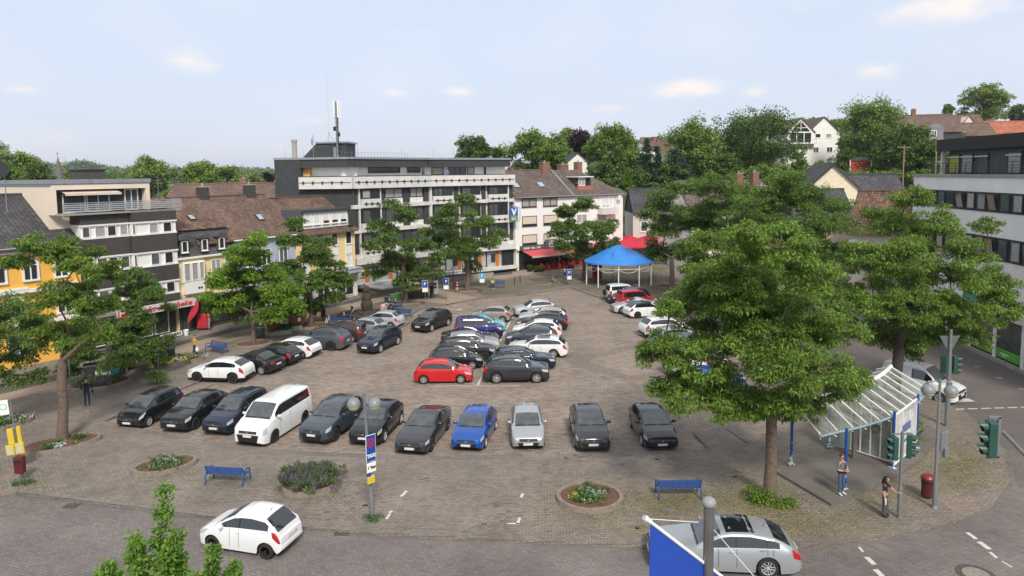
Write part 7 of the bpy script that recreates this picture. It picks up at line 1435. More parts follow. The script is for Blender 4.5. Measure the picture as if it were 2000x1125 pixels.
lit_y = leaf_mat('fallen yellow leaves', (.27, .22, .10), (.34, .28, .12), (.20, .19, .08), .1); lit_g = leaf_mat('moss tufts', (.10, .12, .03), (.14, .16, .04), (.18, .19, .06), .1)
litter('leaf_litter', [(1220, 960, 1480, 1010, 1.3), (1480, 1000, 1680, 1050, 1), (1060, 940, 1260, 1020, .7), (1400, 900, 1520, 980, .6), (1800, 880, 1950, 960, 1.3), (1640, 930, 1800, 990, .9), (1750, 860, 1900, 900, .4), (1250, 1020, 1500, 1060, .9)], 2300, lit_y, .06, 1, 'yellow fallen leaves scattered over the right half of the front paving')
litter('moss', [(380, 930, 520, 950, .3), (540, 940, 680, 980, .5), (1240, 950, 1400, 990, .8), (1090, 950, 1230, 1010, .5), (20, 920, 100, 980, .4), (1450, 960, 1560, 1010, .7), (260, 900, 390, 935, .4), (1820, 870, 1940, 940, .9)], 1500, lit_g, .06, 2, 'mossy green tufts growing in the joints of the paving')
# skip
s = empty('skip', at(556, 643), R(30), 'rusty red rubbish skip full of rubble beside the young maple', 'skip'); rust = mat('rusty red steel', (.22, .055, .035), .75, var=.6, scale=3); mb = MB()
A = [(-1.35, -.7, .1), (1.35, -.7, .1), (1.35, .7, .1), (-1.35, .7, .1)]; B_ = [(-1.9, -.95, 1.35), (1.9, -.95, 1.35), (1.9, .95, 1.35), (-1.9, .95, 1.35)]; mb.face(A[::-1])
for i in range(4): j = (i+1) % 4; mb.face([A[i], A[j], B_[j], B_[i]])
mb.build('tub', rust, s); mb = MB(); mb.box((-1.95, -1.0, 1.3), (1.95, -.93, 1.42)); mb.box((-1.95, .93, 1.3), (1.95, 1.0, 1.42)); mb.box((-1.95, -.93, 1.3), (-1.87, .93, 1.42)); mb.box((1.87, -.93, 1.3), (1.95, .93, 1.42)); mb.build('rim', rust, s)
mb = MB(); [mb.box((-1.7+i*.42, -.8+j*.4, 1.0), (-1.35+i*.42, -.45+j*.4, 1.35+rnd.random()*.25), Matrix.Rotation(.1*((i+j) % 3), 4, 'Z')) for i in range(8) for j in range(4)]; o = mb.build('rubble', mat('dark rubble', (.10, .075, .06), .9, var=.6, scale=7), s); text_mesh('lettering', 'REMONDIS'[:3], .01, white, Matrix.Translation((0, 0, .2)), s) if 0 else None
q = MB(); q.face([(-.5, -.83, .7), (.1, -.83, .7), (.1, -.86, .85), (-.5, -.86, .85)]); q.face([(1.0, -.84, .75), (1.25, -.84, .75), (1.25, -.9, 1.1), (1.0, -.9, 1.1)]); q.build('white_marking', white, s)
# wheeled bins
def bin_proto(name, w, d, h, m_, lid_m):
    r = empty(name, (0, 0, 0)); mb = MB(); M = None; mb.box((-w/2, -d/2, .12), (w/2, d/2, h), taper=1.12); mb.build('body', m_, r, bevel=.03); q = MB(); q.box((-w*.6, -d*.62, h), (w*.6, d*.6, h+.07), taper=.9); q.build('lid', lid_m, r, bevel=.02)
    for sg in (-1, 1):
        q = MB(); q.lathe([(.1, -.03), (.1, .03)], (0, 0, 0), 10); q.v = [(sg*w*.42+z_, d*.45+x, .1+y) for x, y, z_ in q.v]; q.build('wheel', rubber, r)
    return r
bin_grey = mat('anthracite bin', (.03, .035, .04), .5); bin_green = mat('green bin', (.04, .14, .04), .5)
def bins(spec, group):
    protos = {}
    for (px, py, kind, rz, lab) in spec:
        w, d, h, m_, lm = kind
        if kind not in protos: o = protos[kind] = bin_proto('wheeled_bin', *kind)
        else: o = copy_tree(protos[kind])
        o.location = at(px, py); o.rotation_euler = (0, 0, R(rz)); tag(o, lab, 'bin', group)
K1 = (1.25, .95, 1.1, bin_grey, yellow); K2 = (1.2, .9, 1.15, bin_grey, bin_grey); K3 = (.6, .65, .95, bin_green, bin_green); K4 = (.6, .65, .95, bin_grey, bin_grey); K5 = (.75, .65, .95, bin_grey, mat('dull yellow lid', (.42, .42, .03), .5))
bins([(187, 744, K2, 30, 'dark grey lidded container left of the yellow lidded one'), (214, 738, K1, 30, 'dark container with a yellow lid and a white and teal poster'), (318, 710, K4, 20, 'left one of the two black bins before the yellow flower bed'), (333, 704, K4, 20, 'right one of the two black bins before the yellow flower bed'),
      (769, 592, K3, 10, 'green bin on the left behind the seated couple'), (779, 589, K3, 10, 'green bin on the right behind the seated couple'), (757, 596, K4, 10, 'dark bin left of the two green ones'), (801, 583, K4, 10, 'black bin next to the pale trunk, left of the yellow lids'), (811, 583, K5, 8, 'black bin with dull yellow lid, left of three'), (820, 582, K5, 8, 'black bin with dull yellow lid, middle of three'), (829, 581, K5, 8, 'black bin with dull yellow lid, right of three'), (509, 660, K4, 15, 'small black bin with orange rim next to the young maple')], 'wheeled bins')
p_ = at(214, 744); s = empty('poster_board', (p_.x+.1, p_.y-.45, PZ), R(28), 'white and teal poster board on posts in front of the yellow lidded bin', 'sign'); mb = MB(); mb.box((-.65, -.02, .35), (.25, 0, .95)); mb.build('white_half', white, s); mb = MB(); mb.box((.25, -.02, .35), (.75, 0, .95)); mb.build('teal_half', mat('teal print', (.03, .3, .33), .5), s)
for x in (-.75, .85): mb = MB(); mb.tube([(x, .03, 0), (x, .03, 1.25)], .04, 6); mb.build('post', dark_metal, s)
s = empty('notice_board', at(239, 728), R(30), 'dark red notice board on a grey post behind the yellow lidded bin', 'notice board'); mb = MB(); mb.box((-.7, -.05, .5), (.2, .05, 1.6)); mb.build('panel', darkred, s); mb = MB(); mb.box((.22, -.05, 0), (.34, .05, 2.1)); mb.build('post', grey_metal, s)
# fountain
s = empty('fountain', at(717, 615), 0, 'dark stone fountain column in a low round basin', 'fountain'); fst = mat('mossy dark stone', (.05, .043, .032), .95, var=.5, scale=4, bump=1, bscale=8)
mb = MB(); mb.lathe([(2.1, 0), (2.1, .22), (1.75, .22), (1.7, .1), (.1, .1)], (0, 0, 0), 30); mb.build('basin', fst, s); mb = MB(); mb.lathe([(.95, .1), (.9, .35), (.62, .4), (.6, .5)], (0, 0, 0), 20); mb.build('plinth', fst, s); mb = MB(); mb.lathe([(.5, .5), (.58, .9), (.62, 1.1), (.52, 1.35), (.44, 1.5), (.5, 1.7), (.48, 2.0), (.36, 2.15), (.3, 2.25), (.38, 2.4), (.42, 2.6), (.34, 2.8), (.12, 2.95)], (0, 0, 0), 12); mb.build('column', fst, s, smooth=35)
mb = MB(); mb.lathe([(2.9, 0), (2.9, .1), (2.55, .1), (2.5, .0)], (0, 0, 0), 36); mb.build('outer_ring', fst, s)
# ticket machine, phone box, beach flag, displays
s = empty('ticket_machine', at(849, 582), R(-8), 'white and grey parking ticket machine between the two parking signs', 'ticket machine'); mb = MB(); mb.box((-.42, -.2, 0), (-.02, .25, 1.75)); mb.build('side', mat('machine grey', (.10, .11, .12), .5), s, bevel=.02); mb = MB(); mb.box((-.02, -.25, .5), (.38, .25, 1.95)); mb.build('front', white, s, bevel=.03); mb = MB(); mb.box((.02, -.27, 1.5), (.28, -.25, 1.75)); mb.box((.02, -.27, 1.15), (.28, -.25, 1.35)); mb.build('screen', black, s)
s = empty('phone_box', at(1166, 545), 0, 'small red booth behind the pavilion posts', 'booth'); mb = MB(); mb.box((-.6, -.4, 0), (.6, .4, 2.1)); mb.build('body', red_paint, s, bevel=.05); mb = MB(); mb.box((-.4, -.42, .5), (.4, -.4, 1.3)); mb.build('opening', darkred, s)
s = empty('beach_flag', at(367, 650), 0, 'red feather shaped banner in front of the pharmacy entrance', 'banner'); mb = MB(); mb.tube([(0, 0, 0), (.1, 0, 1.4), (.5, 0, 2.5), (.9, 0, 2.9)], .02, 5); mb.build('pole', grey_metal, s)
mb = MB(); L1_ = [(0.05, .9), (.12, 1.4), (.3, 2.0), (.55, 2.55), (.95, 2.92)]; L2_ = [(.1, .9), (.75, 1.6), (1.0, 2.0), (1.1, 2.4), (1.1, 2.85)]
for i in range(4): a, c, e, f = L1_[i], L1_[i+1], L2_[i+1], L2_[i]; mb.face([(a[0], -.02, a[1]), (f[0], -.02, f[1]), (e[0], -.02, e[1]), (c[0], -.02, c[1])]); mb.face([(a[0], .01, a[1]), (c[0], .01, c[1]), (e[0], .01, e[1]), (f[0], .01, f[1])])
mb.build('cloth', mat('red banner cloth', (.5, .02, .06), .7), s)
s = empty('planter_pot', at(364, 655), 0, 'small white pot at the pharmacy entrance', 'pot'); mb = MB(); mb.lathe([(.16, 0), (.24, .5), (.2, .5), (.18, .4)], (0, 0, 0), 12); mb.build('pot', white, s)
s = empty('display_stand', at(397, 644), R(10), 'red display stand in front of the shop next to the pharmacy', 'display stand'); mb = MB(); mb.box((-.45, -.3, .2), (.45, .3, 1.5), taper=.9); mb.build('body', red_paint, s, bevel=.04); mb = MB(); mb.box((-.4, -.25, 0), (.4, .25, .2)); mb.build('foot', black, s)
# bicycles
def bicycle(px, py, rz, label, m_=black, sc=1.0):
    s = empty('bicycle', at(px, py), rz, label, 'bicycle')
    for x in (-.52, .52):
        q = MB(); n = 22
        for j in range(n):
            a, c = 2*math.pi*j/n, 2*math.pi*(j+1)/n; q.tube([(x+.34*math.cos(a), 0, .35+.34*math.sin(a)), (x+.34*math.cos(c), 0, .35+.34*math.sin(c))], .022, 5, cap=False)
        for j in range(8): a = 2*math.pi*j/8; q.tube([(x, 0, .35), (x+.33*math.cos(a), 0, .35+.33*math.sin(a))], .006, 3, cap=False)
        q.build('wheel', rubber, s)
    q = MB(); q.tube([(-.52, 0, .35), (-.1, 0, .32), (.38, 0, .75), (-.2, 0, .72), (-.52, 0, .35)], .022, 5); q.tube([(-.1, 0, .32), (-.24, 0, .88)], .02, 5); q.tube([(.52, 0, .35), (.36, 0, .95)], .02, 5); q.build('frame', m_, s)
    q = MB(); q.box((-.38, -.07, .88), (-.12, .07, .94)); q.build('saddle', black, s); q = MB(); q.tube([(.3, -.28, .98), (.38, -.1, .97), (.38, .1, .97), (.3, .28, .98)], .016, 5); q.build('handlebar', black, s); return s
bicycle(316, 668, R(60), 'black bicycle parked before the pharmacy window'); bicycle(640, 636, R(80), 'pale bicycle leaning near the dark lamp post', white_metal); bicycle(1262, 556, R(15), 'dark bicycle, left one behind the pavilion'); bicycle(1272, 552, R(30), 'dark bicycle, right one behind the pavilion')
for i, (x, y) in enumerate(((1255, 553), (1266, 550))): pass
s = empty('lettered_board', at(335, 661), R(58), 'white board with dark lettering leaning at the foot of the pharmacy window', 'sign'); mb = MB(); mb.box((-1.0, -.02, .1), (1.0, .02, .5)); mb.build('board', white, s); txt(s, 'APOTHEKE', 0, .3, .3, black, -.03, 1.8)
# cafe terrace: tables, chairs, box plants, parasols
def cafe_chair(m_, name='cafe_chair'):
    r = empty(name, (0, 0, 0)); q = MB(); q.box((-.22, -.22, .42), (.22, .22, .47)); q.build('seat', m_, r); q = MB(); q.box((-.22, .19, .47), (.22, .23, .95)); q.build('backrest', m_, r)
    for x in (-.19, .19):
        for y in (-.19, .19): q = MB(); q.box((x-.02, y-.02, 0), (x+.02, y+.02, .42)); q.build('leg', m_, r)
    return r
def cafe_table(m_):
    r = empty('cafe_table', (0, 0, 0)); q = MB(); q.lathe([(.38, .72), (.38, .75)], (0, 0, 0), 14); q.build('table_top', m_, r); q = MB(); q.tube([(0, 0, 0), (0, 0, .72)], .04, 6); q.lathe([(.25, 0), (.22, .03)], (0, 0, 0), 12); q.build('foot', dark_metal, r); return r
WAv = Vector((*WA, 0)); WVv = Vector((*WV, 0)).normalized(); WNv = Vector((WVv.y, -WVv.x, 0)); wrz = math.atan2(WVv.y, WVv.x)
def wp(u, d, z=PZ): p = WAv+WVv*u+WNv*d; p.z = z; return p
rc = cafe_chair(red_paint); tb = cafe_table(black); first = [True, True]
for i in range(5):
    for j in range(2):
        u, d = 3.2+i*2.0, 1.2+j*1.6; o = tb if first[0] else copy_tree(tb); first[0] = False; o.location = wp(u, d); tag(o, '%s %s table from the left under the wide red awning' % (('first', 'second', 'third', 'fourth', 'fifth')[i], ('wall side', 'street side')[j]), 'table', 'tables under the wide red awning')
        for k, (du, dd, a) in enumerate(((-.6, 0, -90), (.6, 0, 90), (0, .65, 180))):
            c = rc if first[1] else copy_tree(rc); first[1] = False; c.location = wp(u+du, d+dd); c.rotation_euler = (0, 0, wrz+R(a)+R(rnd.uniform(-12, 12))); tag(c, 'red cafe chair %s the %s %s table under the wide red awning' % (('left of', 'right of', 'behind')[k], ('first', 'second', 'third', 'fourth', 'fifth')[i], ('wall side', 'street side')[j]), 'chair', 'red chairs under the wide red awning')
for i, (u, d, w) in enumerate(((1.6, 3.4, 1.6), (.9, 2.2, .6), (7.5, 3.5, .9), (11.5, 3.5, 1.2))):
    s = empty('box_plant', wp(u, d), wrz, ['long dark box hedge at the left corner of the cafe terrace', 'small plant box beside the left cafe pillar', 'plant box in the middle of the cafe terrace edge', 'plant box at the right end of the cafe terrace'][i], 'plant'); q = MB(); q.box((-w/2, -.2, 0), (w/2, .2, .4)); q.build('box', black, s); cl = [(rnd.uniform(-w/2, w/2), rnd.uniform(-.2, .2), .45+rnd.random()*.45, .16) for _ in range(int(40*w))]; V, Q = leaves(cl, 10, .14, .08, 200+i, .5, .2); np_mesh('foliage', V, Q, lf_dark, s)
gc_ = cafe_chair(mat('grey rattan', (.20, .19, .18), .7), 'terrace_chair'); gt_ = cafe_table(mat('grey table', (.16, .15, .15), .5)); f2 = [True, True]
for i in range(3):
    for j in range(2):
        b_ = at(1262+i*19, 505+j*11); o = gt_ if f2[0] else copy_tree(gt_); f2[0] = False; o.location = b_; tag(o, '%s grey terrace table from the left, %s row, under the red parasols' % (('first', 'second', 'third')[i], ('back', 'front')[j]), 'table', 'tables under the red parasols')
        for k in range(2): c = gc_ if f2[1] else copy_tree(gc_); f2[1] = False; c.location = b_+Vector((.65*(-1)**k, .1, 0)); c.rotation_euler = (0, 0, R(-90+180*k)); tag(c, 'grey chair %s the %s table, %s row, under the red parasols' % (('right of', 'left of')[k], ('first', 'second', 'third')[i], ('back', 'front')[j]), 'chair', 'grey chairs under the red parasols')
par_m = mat('red parasol cloth', (.46, .018, .045), .7, var=.06)
for i, (px, py, w) in enumerate(((1222, 514, 2.3), (1252, 512, 2.6), (1228, 503, 2.3), (1268, 502, 2.3))):
    s = empty('parasol', at(px, py), R(14+7*i), ['square red parasol closest to the pavilion roof, left of the front pair', 'large square red parasol, right of the front pair', 'red parasol against the white house wall', 'red parasol below the pizzeria sign, at the right'][i], 'parasol', 'red parasols'); q = MB(); q.tube([(0, 0, 0), (0, 0, 3.5)], .04, 6); q.build('pole', grey_metal, s)
    q = MB(); c = [(-w, -w, 2.65), (w, -w, 2.65), (w, w, 2.65), (-w, w, 2.65)]
    for a in range(4): b_ = (a+1) % 4; q.face([c[a], c[b_], (0, 0, 3.7)]); q.face([(c[a][0], c[a][1], 2.5), (c[b_][0], c[b_][1], 2.5), c[b_], c[a]])
    q.build('canopy', par_m, s); q = MB()
    for a in range(4): q.tube([(0, 0, 3.6), (c[a][0], c[a][1], 2.6)], .015, 4)
    q.build('ribs', white_metal, s)
# flag post in the foreground with a blue banner on a white boom
pq = D(1385, 975, 6.6); s = empty('flag_post', (pq.x, pq.y, 0), 0, 'grey steel post with rounded cap in the right foreground', 'post'); mb = MB(); mb.tube([(0, 0, 0), (0, 0, pq.z-.06)], .052, 20); mb.build('post', mat('brushed steel post', (.20, .19, .18), .35, .6, var=.3, scale=5), s, smooth=50)
mb = MB(); mb.lathe([(.055, -.07), (.068, -.06), (.07, -.03), (.06, .0), (.03, .018), (.005, .022)], (0, 0, pq.z), 20); mb.build('cap', mat('grey cap', (.25, .25, .25), .5), s, smooth=50)
a = D(1262, 1013, 6.3); c = D(1428, 1140, 6.75); s = empty('banner', (a.x, a.y, a.z), 0, 'blue banner hanging from a slanted white boom in the right foreground', 'banner')
mb = MB(); mb.tube([(0, 0, 0), c-a], .017, 10); mb.build('boom', white_metal, s, smooth=60); mb = MB(); mb.tube([(0, 0, 0), (c-a)*-.02], [.03, .026], 10); mb.tube([(c-a)*-.02, (c-a)*.05], [.026, .022], 10); mb.build('end_cap', white, s, smooth=60)
mb = MB(); d = c-a; nx, nz_ = 14, 6
for i in range(nx+1):
    for j in range(nz_+1):
        t = .045+(1-.045)*i/nx; top = d*t; z_ = top.z-(j/nz_)*(1.6); mb.v.append((top.x-.02*(j/nz_), top.y+.012*math.sin(i*1.3+j*.4)*(j/nz_), z_))
for i in range(nx):
    for j in range(nz_): q = i*(nz_+1)+j; mb.f.append((q, q+1, q+nz_+2, q+nz_+1)); mb.m.append(0)
mb.build('cloth', mat('blue banner cloth', (.012, .06, .36), .6, var=.1, scale=3), s, smooth=60)
mb = MB(); e = D(1364, 1020, 6.6); mb.tube([(0, 0, 0), e-a], .004, 4); f_ = D(1395, 1035, 6.6); g_ = D(1485, 1140, 6.6); mb.tube([f_-a, g_-a], .004, 4); mb.build('rope', white, s)
# pushchair
s = empty('pushchair', at(750, 614), R(60), 'light grey pushchair with a pink hood beside the seated couple', 'pushchair'); mb = MB(); mb.tube([(-.4, 0, .1), (0, 0, .6), (.45, 0, 1.05)], .02, 5); mb.tube([(.35, 0, .1), (0, 0, .6)], .02, 5); mb.tube([(.45, -.25, 1.05), (.45, .25, 1.05)], .02, 5)
for y in (-.25, .25): mb.tube([(-.4, y, .1), (.45, y, 1.05)], .02, 5); mb.tube([(.35, y, .1), (-.2, y, .75)], .02, 5)
mb.build('frame', mat('pale frame', (.55, .55, .57), .4), s); mb = MB(); mb.lathe([(.28, .0), (.3, .15), (.2, .32), (.03, .36)], (-.1, 0, .72), 12); mb.build('hood', mat('pink cloth', (.6, .28, .27), .7), s, smooth=60); mb = MB(); mb.box((-.35, -.2, .45), (.15, .2, .72)); mb.build('seat', mat('grey cloth', (.35, .36, .38), .8), s, bevel=.05)
for x, y in ((-.4, -.25), (-.4, .25), (.35, -.25), (.35, .25)): q = MB(); q.lathe([(.11, -.02), (.11, .02)], (0, 0, 0), 12); q.v = [(x+a_, y+c_, .11+b_) for a_, b_, c_ in q.v]; q.build('wheel', rubber, s)
# ------------------------------------------------------------------ people
skin = mat('skin', (.48, .27, .18), .55, var=.06, scale=6)
def cloth(n, c): return mat('cloth '+n, c, .85, var=.18, scale=7)
C_ = dict(grey=cloth('grey polo', (.13, .14, .16)), jeans=cloth('jeans', (.06, .10, .17)), navy=cloth('navy', (.012, .016, .04)), dgrey=cloth('dark grey', (.075, .068, .066)), black=cloth('black', (.014, .014, .015)), hiviz=cloth('yellow orange vest', (.62, .42, .06)), djeans=cloth('dark jeans', (.025, .035, .065)), white=cloth('white', (.62, .62, .60)), lgrey=cloth('light grey', (.35, .35, .36)), ygreen=cloth('yellow green', (.42, .50, .10)), blue=cloth('blue shirt', (.05, .17, .50)), red=cloth('red', (.42, .03, .03)), brown=cloth('brown', (.16, .07, .04)), flower=cloth('patterned', (.35, .25, .26)), mint=cloth('pale lime', (.36, .42, .26)))
shoe_w = mat('white shoes', (.6, .6, .6), .6); shoe_b = mat('black shoes', (.02, .02, .02), .6); hair_b = mat('black hair', (.012, .010, .009), .6); hair_br = mat('brown hair', (.07, .04, .025), .7); hair_g = mat('grey hair', (.2, .18, .16), .8)
J0 = dict(pelvis=(0, 0, .95), belly=(.01, 0, 1.08), chest=(.0, 0, 1.30), neck=(-.005, 0, 1.47), chin=(.015, 0, 1.56), head=(.02, 0, 1.66), crown=(.015, 0, 1.73),
          shL=(0, .175, 1.41), elL=(-.02, .235, 1.14), wrL=(.06, .25, .90), haL=(.08, .25, .82), shR=(0, -.175, 1.41), elR=(-.02, -.235, 1.14), wrR=(.06, -.25, .90), haR=(.08, -.25, .82),
          hipL=(0, .09, .90), knL=(.03, .10, .50), anL=(0, .10, .09), toL=(.17, .12, .035), hipR=(0, -.09, .90), knR=(.03, -.10, .50), anR=(0, -.10, .09), toR=(.17, -.12, .035))
BONES = [('pelvis', 'belly'), ('belly', 'chest'), ('chest', 'neck'), ('neck', 'chin'), ('chin', 'head'), ('head', 'crown')] + [(a+s_, b+s_) for s_ in 'LR' for a, b in (('sh', 'el'), ('el', 'wr'), ('wr', 'ha'), ('hip', 'kn'), ('kn', 'an'), ('an', 'to'))] + [('chest', 'shL'), ('chest', 'shR'), ('pelvis', 'hipL'), ('pelvis', 'hipR')]
RAD = dict(pelvis=(.15, .12), belly=(.145, .11), chest=(.155, .115), neck=(.058, .06), chin=(.068, .075), head=(.082, .098), crown=(.06, .07), sh=(.062, .062), el=(.044, .044), wr=(.028, .032), ha=(.04, .022), hip=(.088, .09), kn=(.06, .062), an=(.042, .045), to=(.045, .03))
def person(loc, rz, label, top, legs, shoes, hair=hair_b, J=None, sleeve='short', h=1.76, wide=1.0, hairstyle='short', cap=None, rad=None, fingers=False, group=None, midriff=False, extra=None):
    Jt = dict(J0); Jt.update(J or {}); names = list(Jt); k = h/1.78; root = empty('person', loc, rz, label, 'person', group)
    me = bpy.data.meshes.new('skel'); V = [Vector(Jt[n_])*k for n_ in names]; E = [(names.index(a), names.index(b)) for a, b in BONES]; nm2 = list(names)
    def r_of(n_):
        b = n_[:-1] if n_[-1] in 'LR' else n_
        r_ = (rad or {}).get(b) or RAD.get(b); return (r_[0]*k, r_[1]*k)
    RR = [r_of(n_) for n_ in names]
    if fingers:
        for s_, sg in (('L', 1), ('R', -1)):
            w, ha = V[names.index('wr'+s_)], V[names.index('ha'+s_)]; d = (ha-w).normalized(); side = d.cross(Vector((1, 0, .2))).normalized(); palm = side.cross(d)
            for f in range(4):
                b0 = ha+side*(.022*(f-1.5)); ln = (.068, .08, .075, .058)[f]; i0 = len(V); V += [b0+d*.03, b0+d*(.03+ln*.5)+palm*.006, b0+d*(.03+ln)+palm*.022]; RR += [(.0095, .0095), (.009, .009), (.0075, .0075)]; nm2 += ['ha'+s_]*3; E += [(names.index('ha'+s_), i0), (i0, i0+1), (i0+1, i0+2)]
            i0 = len(V); t0 = w.lerp(ha, .5)+side*.035; V += [t0, t0+side*.03+d*.04, t0+side*.035+d*.07]; RR += [(.012, .012), (.011, .011), (.009, .009)]; nm2 += ['ha'+s_]*3; E += [(names.index('wr'+s_), i0), (i0, i0+1), (i0+1, i0+2)]
    me.from_pydata(V, E, []); o = bpy.data.objects.new('body', me); COL.objects.link(o)
    sk = o.modifiers.new('s', 'SKIN'); sk.use_smooth_shade = True; sk.branch_smoothing = .4
    for i, sv_ in enumerate(me.skin_vertices[0].data): sv_.radius = RR[i]; sv_.use_root = (nm2[i] == 'pelvis')
    sb = o.modifiers.new('u', 'SUBSURF'); sb.levels = sb.render_levels = 2 if fingers else 1
    dg = bpy.context.evaluated_depsgraph_get(); dg.update(); m2 = bpy.data.meshes.new_from_object(o.evaluated_get(dg)); bpy.data.objects.remove(o)
    ms = [skin, top, legs, shoes]; m2.materials.clear(); [m2.materials.append(q) for q in ms]
    segs = []
    for a, b in E:
        A_, B_ = V[a], V[b]; na, nb = nm2[a], nm2[b]; s2 = (na[:2], nb[:2])
        if na in ('pelvis',) and nb == 'belly': mt_ = 2 if not midriff else 0
        elif nb.startswith('sh') or na in ('belly', 'chest') : mt_ = 1
        elif nb.startswith('hip'): mt_ = 2
        elif na.startswith('sh'): mt_ = 1
        elif na.startswith('el'): mt_ = 1 if sleeve == 'long' else 0
        elif na.startswith('hip') or na.startswith('kn'): mt_ = 2
        elif na.startswith('an'): mt_ = 3
        else: mt_ = 0
        segs.append((A_, B_, mt_, na))
    A_ = np.array([s_[0] for s_ in segs]); D_ = np.array([s_[1]-s_[0] for s_ in segs]); LL = (D_**2).sum(1)+1e-9; mi = []
    for p in m2.polygons:
        c = np.array(p.center); t = np.clip(((c-A_)*D_).sum(1)/LL, 0, 1); d = ((c-(A_+D_*t[:, None]))**2).sum(1); j = int(d.argmin()); mt_ = segs[j][2]
        if segs[j][3].startswith('sh') and sleeve == 'short' and t[j] > .78: mt_ = 0
        if segs[j][3].startswith('kn') and t[j] > .93: mt_ = 3
        if segs[j][3] == 'chest' and t[j] > .8: mt_ = 0
        if segs[j][3] == 'pelvis' and not midriff and t[j] > .55: mt_ = 1
        mi.append(mt_); p.use_smooth = True
    m2.polygons.foreach_set('material_index', mi); m2.name = 'body'; body = bpy.data.objects.new('body', m2); COL.objects.link(body); body.parent = root
    hd, ck = Vector(Jt['head'])*k, Vector(Jt['chin'])*k; up_ = (hd-ck).normalized(); hc = hd+up_*.02; q = MB(); n = 14; hr = .112*k
    for i in range(8):
        ph = math.pi*.55*i/7
        for j in range(n):
            a = 2*math.pi*j/n; fr = 1.0 if math.cos(a) < .35 or ph < .9 else .88
            q.v.append((hc.x-.012+hr*1.02*math.sin(ph)*math.cos(a)*fr, hc.y+hr*.86*math.sin(ph)*math.sin(a), hc.z+hr*1.0*math.cos(ph)))
    for i in range(7):
        for j in range(n):
            jj = (j+1) % n; a = 2*math.pi*(j+.5)/n
            if i >= 4 and math.cos(a) > .25: continue
            q.f.append((i*n+j, (i+1)*n+j, (i+1)*n+jj, i*n+jj)); q.m.append(0)
    q.build('cap' if cap else 'hair', cap or hair, root, smooth=80)
    if hairstyle == 'long':
        q = MB(); q.tube([hc+Vector((-.03, 0, .03)), hc+Vector((-.07, 0, -.1)), hc+Vector((-.08, 0, -.25)), hc+Vector((-.07, 0, -.38))], [.09, .11, .105, .04], 10); q.build('hair', hair, root, smooth=80)
    # face: eyes, brows, nose, mouth, ears
    q = MB()
    for sg in (-1, 1): q.lathe([(.012, -.004), (.012, .004)], (0, 0, 0), 8); q.v[-16:] = [(hd.x+.088*k+z_*.3, hd.y+sg*.034*k+y, hd.z+.0+x) for x, y, z_ in q.v[-16:]]
    q.box((hd.x+.075*k, hd.y-.022, hd.z-.062), (hd.x+.092*k, hd.y+.022, hd.z-.054)); q.build('face_features', mat('eyes and mouth', (.06, .02, .02), .5), root)
    q = MB(); q.face([(hd.x+.085*k, hd.y-.014, hd.z-.03), (hd.x+.085*k, hd.y+.014, hd.z-.03), (hd.x+.112*k, hd.y, hd.z-.03)]); q.face([(hd.x+.085*k, hd.y-.014, hd.z-.03), (hd.x+.112*k, hd.y, hd.z-.03), (hd.x+.088*k, hd.y, hd.z+.02)]); q.face([(hd.x+.085*k, hd.y+.014, hd.z-.03), (hd.x+.088*k, hd.y, hd.z+.02), (hd.x+.112*k, hd.y, hd.z-.03)])
    for sg in (-1, 1): q.box((hd.x-.015, hd.y+sg*.083*k-.006, hd.z-.03), (hd.x+.018, hd.y+sg*.083*k+.006, hd.z+.03))
    q.build('nose_and_ears', skin, root)
    if extra: extra(root, k)
    return root
def facing(px, py, z=PZ, deg=0):   # heading that looks at the camera, turned by deg
    g = G(px, py, z); return math.atan2(-g.y, -g.x)+R(deg)
WALK = dict(knL=(.18, .09, .52), anL=(.22, .09, .10), toL=(.39, .1, .05), knR=(-.02, -.09, .5), anR=(-.28, -.09, .16), toR=(-.14, -.1, .06), elL=(-.1, .23, 1.15), wrL=(-.05, .25, .92), haL=(-.02, .25, .84), elR=(.06, -.23, 1.16), wrR=(.2, -.22, .96), haR=(.25, -.21, .9))
SIT = dict(pelvis=(0, 0, .55), belly=(.0, 0, .68), chest=(.02, 0, .9), neck=(.03, 0, 1.07), chin=(.05, 0, 1.16), head=(.055, 0, 1.26), crown=(.05, 0, 1.33), shL=(.02, .175, 1.01), shR=(.02, -.175, 1.01), elL=(.1, .24, .76), wrL=(.32, .16, .68), haL=(.39, .13, .68), elR=(.1, -.24, .76), wrR=(.32, -.16, .68), haR=(.39, -.13, .68), hipL=(.02, .09, .53), hipR=(.02, -.09, .53), knL=(.43, .11, .53), knR=(.43, -.11, .53), anL=(.45, .11, .09), anR=(.45, -.11, .09), toL=(.61, .12, .04), toR=(.61, -.12, .04))
